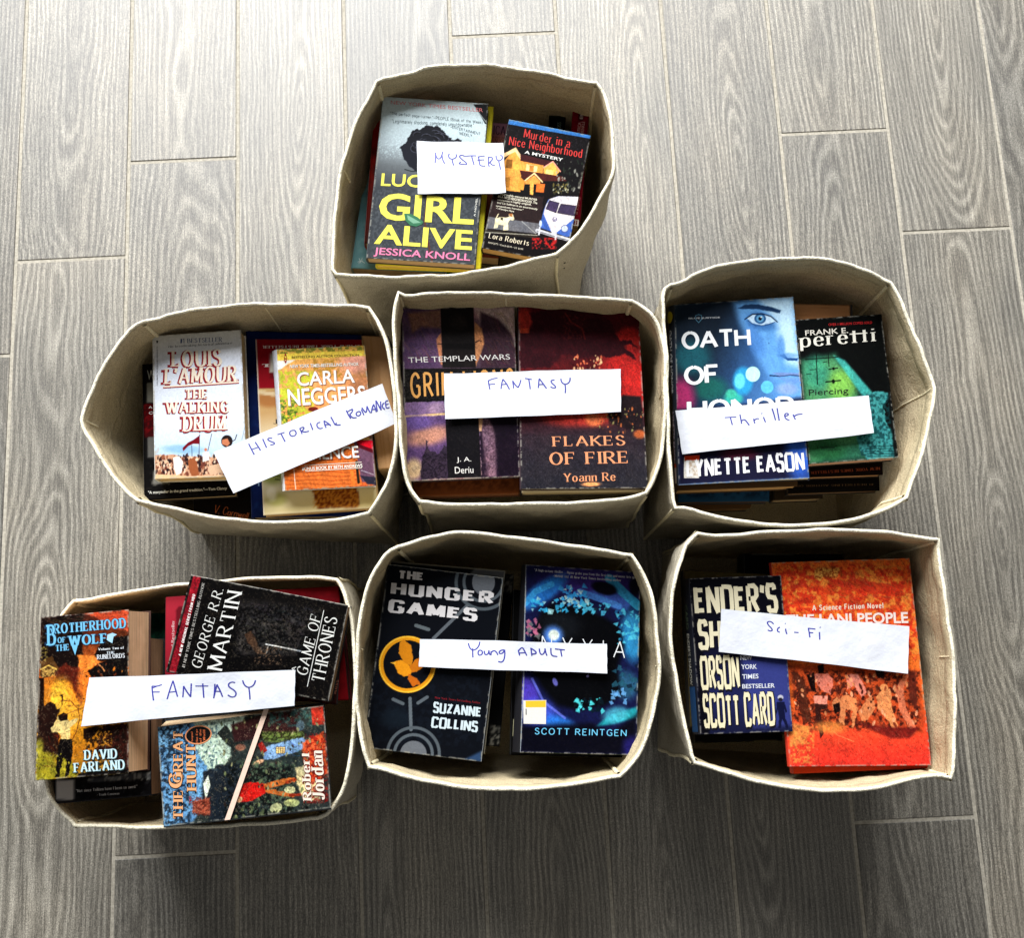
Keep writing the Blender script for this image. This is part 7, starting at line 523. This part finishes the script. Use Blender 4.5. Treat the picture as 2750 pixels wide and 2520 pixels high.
    for name, ins in (('inner_hem', TH+.07), ('outer_hem', -.07)):   # the folded-over band under the edge
        rings = [ringat(h, ins if 0 < q_ < 4 else ins*.2+TH*.6*(ins > 0)) for q_, h in enumerate((.925, .93, .96, .985, .992))]; hv = [loc(p) for r_ in rings for p in r_]; hf = [(q_*N+i, q_*N+(i+1) % N, (q_+1)*N+(i+1) % N, (q_+1)*N+i) for q_ in range(4) for i in range(N)]
        link(name, smooth(mesh(name, hv, hf)), [fab_in if ins > 0 else fab_out], root)
    # stitched hem lines inside and outside, a finger below the edge
    for L_, dr in ((I, .035),):
        h = .94; R2 = ringat(h, TH+.02 if L_ is I else -.02); tv, tf = tube([loc(p) for p in R2], dr, 5, True); link('hem_stitching', smooth(mesh('hem_stitching', tv, tf)), [seam_m], root)
    def strip(i, inset, wdt, top, bot, name):
        path = []
        for h in np.linspace(top, bot, 9): R3 = ringat(h, inset); path.append(loc(R3[i]))
        tv, tf = tube(path, wdt, 6); tv = [(x, y, z) for x, y, z in tv]; link(name, smooth(mesh(name, tv, tf)), [seam_m], root)
    for s in range(4): strip(s*NP, TH+.05, .26, .985, .05, 'corner_binding'); strip(s*NP, -.02, .2, .985, .05, 'corner_binding')
    for s, i in folds: strip((s*NP+i) % N, TH+.02, .12, .98, .25 if (b['fr'], s) in ((2, 0), (4, 1)) else .86, 'fold_seam')
    return root
for b in BINS: make_bin(b)
# ------------------------------------------------------------------ books
def lerpq(Q, u, v): return ((1-u)*(1-v)*Q[0][0]+u*(1-v)*Q[1][0]+u*v*Q[2][0]+(1-u)*v*Q[3][0], (1-u)*(1-v)*Q[0][1]+u*(1-v)*Q[1][1]+u*v*Q[2][1]+(1-u)*v*Q[3][1])
def slab(Q, z1, Q0, z0, u0=0, u1=1, v0=0, v1=1):
    v = []
    for q, z in ((Q0, z0), (Q, z1)):
        for u_, v_ in ((u0, v0), (u1, v0), (u1, v1), (u0, v1)): v.append((*lerpq(q, u_, v_), z))
    return v, [(0, 1, 2, 3), (7, 6, 5, 4), (0, 4, 5, 1), (1, 5, 6, 2), (2, 6, 7, 3), (3, 7, 4, 0)]
def mixq(A, B, t): return [tuple(a*(1-t)+b*t for a, b in zip(p, q)) for p, q in zip(A, B)]
def painted(b, Q, z, th, nm, root):
    """the printed face: a fine grid whose points carry the printed colour"""
    Wc = math.dist(Q[0], Q[1]); Hc = math.dist(Q[0], Q[3]); cell = .062 if b['main'] else .2
    nu = max(4, int(Wc/cell)); nv = max(4, int(Hc/cell)); S = b['S']
    u, v = np.meshgrid(np.linspace(0, 1, nu+1), np.linspace(0, 1, nv+1)); u = u.ravel(); v = v.ravel()
    rr = .25 if b['main'] else .12   # slightly worn, rounded corners
    X = (1-u)*(1-v)*Q[0][0]+u*(1-v)*Q[1][0]+u*v*Q[2][0]+(1-u)*v*Q[3][0]; Y = (1-u)*(1-v)*Q[0][1]+u*(1-v)*Q[1][1]+u*v*Q[2][1]+(1-u)*v*Q[3][1]
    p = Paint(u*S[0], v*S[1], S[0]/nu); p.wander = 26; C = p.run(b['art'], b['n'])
    if b['main']:
        e = np.minimum(np.minimum(u*Wc, (1-u)*Wc), np.minimum(v*Hc, (1-v)*Hc)); n = fbm(u*Wc*3+7, v*Hc*3)
        a = ss(.24, .03, e)*ss(.38, .6, n)*.75; C = C*(1-a[:, None])+np.array((176, 172, 160))*a[:, None]
        n = fbm(u*Wc*7+70, v*Hc*7+3, 2)[:, None]; C = C*(1+(n-.5)*.10)
    C = np.clip(C/255, 0, 1); C = np.where(C <= .04045, C/12.92, ((C+.055)/1.055)**2.4)**1.14*.70
    nvt = len(u); co = np.column_stack([X, Y, np.full(nvt, z)])
    # turn the outermost ring down a little so the card edge shows
    ring = np.concatenate([np.arange(nu+1), (np.arange(1, nv+1)*(nu+1)+nu), (nv*(nu+1)+np.arange(nu-1, -1, -1)), (np.arange(nv-1, 0, -1)*(nu+1))])
    co2 = co[ring].copy(); co2[:, 2] -= th; co = np.vstack([co, co2])*U; nr = len(ring)
    i, j = np.meshgrid(np.arange(nu), np.arange(nv)); a = (j*(nu+1)+i).ravel(); F = np.column_stack([a+nu+1, a+nu+2, a+1, a])
    r0 = ring; r1 = np.roll(ring, -1); k0 = nvt+np.arange(nr); k1 = nvt+np.roll(np.arange(nr), -1); F = np.vstack([F, np.column_stack([r0, r1, k1, k0])])
    me = bpy.data.meshes.new(nm); me.vertices.add(len(co)); me.vertices.foreach_set('co', co.astype(np.float32).ravel())
    me.loops.add(F.size); me.loops.foreach_set('vertex_index', F.astype(np.int32).ravel()); me.polygons.add(len(F)); me.polygons.foreach_set('loop_start', np.arange(0, F.size, 4, dtype=np.int32)); me.update(calc_edges=True)
    ca = me.color_attributes.new('print', 'FLOAT_COLOR', 'POINT'); full = np.ones((len(co), 4), np.float32); full[:nvt, :3] = C; full[nvt:, :3] = np.clip(C[ring]*.8+.05, 0, 1); ca.data.foreach_set('color', full.ravel())
    return link(nm, me, [printed(.40 if b['main'] else .55)], root)
GR = {1: 'books in the bin with the MYSTERY slip', 2: 'books in the bin with the HISTORICAL ROMANCE slip', 3: 'books in the tightly packed FANTASY bin', 4: 'books in the bin with the Thriller slip', 5: 'books in the overfilled FANTASY bin', 6: 'books in the bin with the Young ADULT slip', 7: 'books in the bin with the Sci-Fi slip'}
def make_book(b):
    Q = [tuple(p) for p in b['Q']]; B0 = [tuple(p) for p in b.get('B', b['Q'])]; T = b['th']; S = b['S']
    root = empty('book', (b['c'][0], b['c'][1], b['zt']-T), b['ang'], label=b['label'], category='book', group=GR[b['fr']])
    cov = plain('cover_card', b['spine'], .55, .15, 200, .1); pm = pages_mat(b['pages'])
    zt = T; ct = .045
    if b['kind'] == 'flat':
        painted(b, Q, zt, ct, 'front_cover', root)
        Wc = math.dist(Q[0], Q[1]); Hc = math.dist(Q[0], Q[3]); iu = .14/Wc; iv = .14/Hc; ss_ = b['ss']
        u0, u1, v0, v1 = iu, 1-iu, iv, 1-iv
        if ss_ == 3: u0 = .05/Wc
        if ss_ == 1: u1 = 1-.05/Wc
        if ss_ == 2: v1 = 1-.05/Hc
        a, f = slab(mixq(Q, B0, .05), zt-ct-.004, mixq(Q, B0, .95), ct+.004, u0, u1, v0, v1); link('page_block', mesh('page_block', a, f), [pm], root)
        a, f = slab(B0, ct, B0, 0); link('back_cover', mesh('back_cover', a, f), [cov], root)
        e = .05/Wc; r = {3: (-e*1.2, e*.8, 0, 1), 1: (1-e*.8, 1+e*1.2, 0, 1), 2: (0, 1, 1-.04/Hc, 1+.06/Hc)}[ss_]
        N_ = 6; v = []; fs = []        # rounded spine
        for k in range(N_+1):
            t = k/N_; q = mixq(B0, Q, t); bul = math.sin(math.pi*t)*.12
            if ss_ == 3: pa, pb = lerpq(q, -bul/Wc-.003, 0), lerpq(q, -bul/Wc-.003, 1); ia, ib = lerpq(q, .006, 0), lerpq(q, .006, 1)
            elif ss_ == 1: pa, pb = lerpq(q, 1+bul/Wc+.003, 1), lerpq(q, 1+bul/Wc+.003, 0); ia, ib = lerpq(q, .994, 1), lerpq(q, .994, 0)
            else: pa, pb = lerpq(q, 0, 1+bul/Hc+.002), lerpq(q, 1, 1+bul/Hc+.002); ia, ib = lerpq(q, 0, .996), lerpq(q, 1, .996)
            z = t*(zt-.006); v += [(*pa, z), (*pb, z), (*ib, z), (*ia, z)]
        for k in range(N_):
            for s in range(4): fs.append((k*4+s, k*4+(s+1) % 4, k*4+4+(s+1) % 4, k*4+4+s))
        fs += [(3, 2, 1, 0), (N_*4, N_*4+1, N_*4+2, N_*4+3)]
        link('spine', mesh('spine', v, fs), [cov], root)
    else:
        if b['kind'] == 'upright':
            painted(b, Q, zt, ct, 'spine', root); a, f = slab(Q, zt-.3, B0, .1, .08, .92, .01, .99); link('page_block', mesh('page_block', a, f), [pm], root)
        else:
            Qi = [lerpq(Q, u_, v_) for u_, v_ in ((.03, .004), (.97, .004), (.97, .996), (.03, .996))]
            b2 = dict(b); painted(b2, Qi, zt-.1, .05, 'page_block', root); a, f = slab(Qi, zt-.16, Qi, .05); link('page_sides', mesh('page_sides', a, f), [pm], root)
        for u0, u1, nm in ((0, .03, 'back_cover'), (.97, 1, 'front_cover')):
            a, f = slab(Q, zt-.05 if b['kind'] == 'upright' else zt, B0, 0, u0-.002, u1+.002); link(nm, mesh(nm, a, f), [cov], root)
    # lettering: thin raised ink, one mesh per colour
    layers = {}; cnt = [0]
    def toq(x, y): return lerpq(Q, x/S[0], y/S[1])
    def add(polys, c, zoff=None):
        cnt[0] += 1; z = zt+.008+.0035*cnt[0]; v, f = layers.setdefault((cnt[0], tuple(c)), ([], []))
        for i, p in enumerate(polys):
            k = len(v); zz = z+(i % 7)*.0004; v += [(*toq(*q), zz) for q in p]; ids = tuple(range(k, k+len(p)))
            f.append(ids)
    def band(pts, w_): o = []; ribbon([tuple(p) for p in pts], lambda a, b_: w_, o); return o
    for t in b['text']:
        if t[0] == 'T':
            _, s, style, c, TL, TR, BL, kw = t; P, F, bb = text_polys(s, style, kw); w_, h_ = max(1e-6, bb[2]-bb[0]), max(1e-6, bb[3]-bb[1])
            def mp(q, dx=0, dy=0):
                a = (q[0]-bb[0])/w_; d = (bb[3]-q[1])/h_; return (TL[0]+(TR[0]-TL[0])*a+(BL[0]-TL[0])*d+dx, TL[1]+(TR[1]-TL[1])*a+(BL[1]-TL[1])*d+dy)
            if kw.get('out'):
                oc, ow, ox, oy = kw['out']; add([[mp(q, ox, oy) for q in p] for p in F], oc)
            add([[mp(q) for q in p] for p in P], c)
        elif t[0] == 'P': add([t[1]], t[2])
        elif t[0] == 'L': add(band(t[1], t[2]), t[3])
        elif t[0] == 'R':
            _, c, rx, ry, w_, c1, c2 = t; el = [(c[0]+rx*math.cos(i*math.tau/36), c[1]+ry*math.sin(i*math.tau/36)) for i in range(36)]; add([el], c2); add(band(el+[el[0]], w_), c1)
    for (_, c), (v, f) in layers.items(): link('cover_lettering', mesh('cover_lettering', v, f), [ink(c)], root)
    if 'sticker' in b:
        q, c, c2 = b['sticker']; q = [toq(*p) for p in q]; v = []; 
        zz = zt+.02
        a, f = slab(q, zz+.01, q, zz-.012); st = link('sticker', mesh('sticker', a, f), [ink(c)], root)
        a, f = slab(q, zz+.016, q, zz+.004, .1, .98, .02, .3); link('sticker_band', mesh('sticker_band', a, f), [ink(c2)], st)
        a, f = slab(q, zz+.02, q, zz+.004, .1, .14, .36, .62); link('torn_print', mesh('torn_print', a, f), [ink((40, 40, 46))], st)
    # writing and tag on a visible spine
    if b['n'] in ('oath', 'ender'):
        def sp(a_, t_):    # a along the spine from the head, t up
            q = mixq(B0, Q, t_); bul = math.sin(math.pi*t_)*.12; Wc = math.dist(Q[0], Q[1]); return (*lerpq(q, -bul/Wc-.012, a_), t_*(zt-.006))
        def spine_word(s, a0, a1, t0, t1, c, bold=.012):
            P = font_text(s, bold); xs = [q[0] for p in P for q in p]; ys = [q[1] for p in P for q in p]; v = []; f = []
            for p in P:
                k = len(v); v += [sp(a0+(a1-a0)*(q[0]-min(xs))/(max(xs)-min(xs)), t0+(t1-t0)*(q[1]-min(ys))/(max(ys)-min(ys))) for q in p]; f.append(tuple(range(k, k+len(p))))
            link('spine_lettering', mesh('spine_lettering', v, f), [ink(c)], root)
        if b['n'] == 'oath':
            spine_word('OATH OF HONOR', .14, .50, .3, .75, (236, 238, 240)); spine_word('LYNETTE EASON', .60, .88, .3, .75, (210, 190, 210))
            v = []
            for i in range(14): an = i*math.tau/14; v.append(sp(.065+.035*math.cos(an), .5+.42*math.sin(an)))
            link('spine_dot', mesh('spine_dot', v, [tuple(range(14))]), [ink((240, 220, 40))], root)
            v = [sp(a_, t_) for a_, t_ in ((.9, .1), (.99, .1), (.99, .9), (.9, .9))]; link('spine_tag', mesh('spine_tag', v, [(0, 1, 2, 3)]), [ink((216, 210, 214))], root)
            v = [sp(a_, t_) for a_, t_ in ((.885, .1), (.905, .1), (.905, .9), (.885, .9))]; v = [(x-.01, y, z) for x, y, z in v]; link('spine_tag_stripe', mesh('spine_tag_stripe', v, [(0, 1, 2, 3)]), [ink((215, 70, 30))], root)
        else:
            spine_word('CARD', .17, .33, .35, .7, (110, 130, 110)); spine_word("ENDER'S SHADOW", .36, .69, .35, .7, (226, 226, 214))
            v = [sp(a_, t_) for a_, t_ in ((.7, .12), (.985, .12), (.985, .9), (.7, .9))]; link('spine_panel', mesh('spine_panel', v, [(0, 1, 2, 3)]), [ink((40, 90, 150))], root)
    return root
for b in BOOKS: make_book(b)
# ------------------------------------------------------------------ handwritten slips
def paper_mat():
    t = NT('white_paper'); tc = t.n('ShaderNodeTexCoord').outputs['Object']; n = t.noise(tc, 25, 4, .55); n2 = t.noise(tc, 900, 2, .5)
    t.l(t.ramp(n, [(.3, (.475, .495, .55)), (.7, (.555, .57, .61))]), t.b.inputs['Base Color']); t.set(Roughness=.7); t.b.inputs['Specular IOR Level'].default_value = .25
    b1 = t.n('ShaderNodeBump'); b1.inputs['Strength'].default_value = .3; b1.inputs['Distance'].default_value = .008; t.l(n, b1.inputs['Height']); t.bump(n2, .1, .0003, b1.outputs[0]); return t.m
paper = paper_mat(); pen = plain('ballpoint_ink', (48, 50, 150), .5, .2, 600, .05)
def make_note(nt):
    Q = nt['Q']; zs = nt['zs']; c = np.mean(Q, axis=0); z0 = min(zs); zl = [z-z0 for z in zs]; ph = random.Random(nt['n']).random()*6
    root = empty('paper_slip', (c[0], c[1], z0), label=nt['label'], category='paper slip', group='handwritten genre slips')
    def S_(u, v, dz=0):
        x, y = lerpq(Q, u, v); z = (1-u)*(1-v)*zl[0]+u*(1-v)*zl[1]+u*v*zl[2]+(1-u)*v*zl[3]
        z += nt['bulge']*(.5-.5*math.cos(math.tau*u+ph*.1))*.45+.09*math.sin(u*9+ph)*math.sin(v*3+ph)+.06
        e = max(0, .16-u, u-.84)/.16; z += .22*e*e*(.4+.6*math.sin(ph+u*5)**2)+.12*max(0, 1-abs(u-.35-.12*v-.04*ph)/.05)*.6
        du = (.03*math.sin(u*7+ph)+.012*math.sin(u*23+ph*2))*(1-2*v)
        return (x-c[0], y-c[1]+du, z+dz)
    nu, nv = 40, 12; v = []; f = []
    for k, dz in enumerate((0, -.012)):
        for j in range(nv+1):
            for i in range(nu+1): v.append(S_(i/nu, j/nv, dz) if 0 < i < nu else tuple(a_+(.02*math.sin(j*1.3+ph*3+i) if k_ == 0 else 0) for k_, a_ in enumerate(S_(i/nu, j/nv, dz))))
    M = (nu+1)*(nv+1); T0 = len(v); v += v[:]
    for j in range(nv):
        for i in range(nu): a = j*(nu+1)+i; f.append((a+nu+1, a+nu+2, a+1, a)); a += M; f.append((a, a+1, a+nu+2, a+nu+1))
    rg = [i for i in range(nu+1)]+[j*(nu+1)+nu for j in range(1, nv+1)]+[nv*(nu+1)+i for i in range(nu-1, -1, -1)]+[j*(nu+1) for j in range(nv-1, 0, -1)]
    for a, b_ in zip(rg, rg[1:]+rg[:1]): f.append((T0+a, T0+b_, T0+b_+M, T0+a+M))
    me = mesh('sheet', v, f); me.polygons.foreach_set('use_smooth', [i < 2*nu*nv for i in range(len(f))]); link('sheet', me, [paper], root)
    Wn = math.dist(Q[0], Q[1]); Hn = math.dist(Q[0], Q[3]); V = []; F = []
    for si, st in enumerate(nt['strokes']):
        p = [(a*Wn, b_*Hn) for a, b_ in st]
        if len(p) > 2: p = chai(p, 2)
        q = []
        for a, b_ in zip(p, p[1:]):
            m = max(1, int(math.dist(a, b_)/.25)); q += [(a[0]+(b_[0]-a[0])*k/m, a[1]+(b_[1]-a[1])*k/m) for k in range(m)]
        q.append(p[-1]); out = []; ribbon(q, lambda dx, dy: .11+.035*abs(dy), out)
        for i, r in enumerate(out):
            k = len(V); V += [S_(x/Wn, y/Hn, .012+.0012*si) for x, y in r]; F.append((k+3, k+2, k+1, k))
    link('handwriting', mesh('handwriting', V, F), [pen], root)
for nt in NOTES: make_note(nt)
# the narrow pale strip across the sideways illustrated paperback
c = np.mean(STRIP, axis=0); sr = empty('paper_strip', (c[0], c[1], 25.75), label='narrow pale pink paper strip lying slanted across the sideways illustrated paperback', category='paper strip')
q = [(p[0]-c[0], p[1]-c[1]) for p in STRIP]; a, f = slab(q, .06, q, .035); link('strip', mesh('strip', a, f), [plain('pale_pink_paper', (228, 196, 176), .7, .08, 300)], sr)
v = [(q[0][0]+.05, q[0][1], .068), (q[0][0]+.09, q[0][1], .068), (q[3][0]+.09, q[3][1], .068), (q[3][0]+.05, q[3][1], .068)]
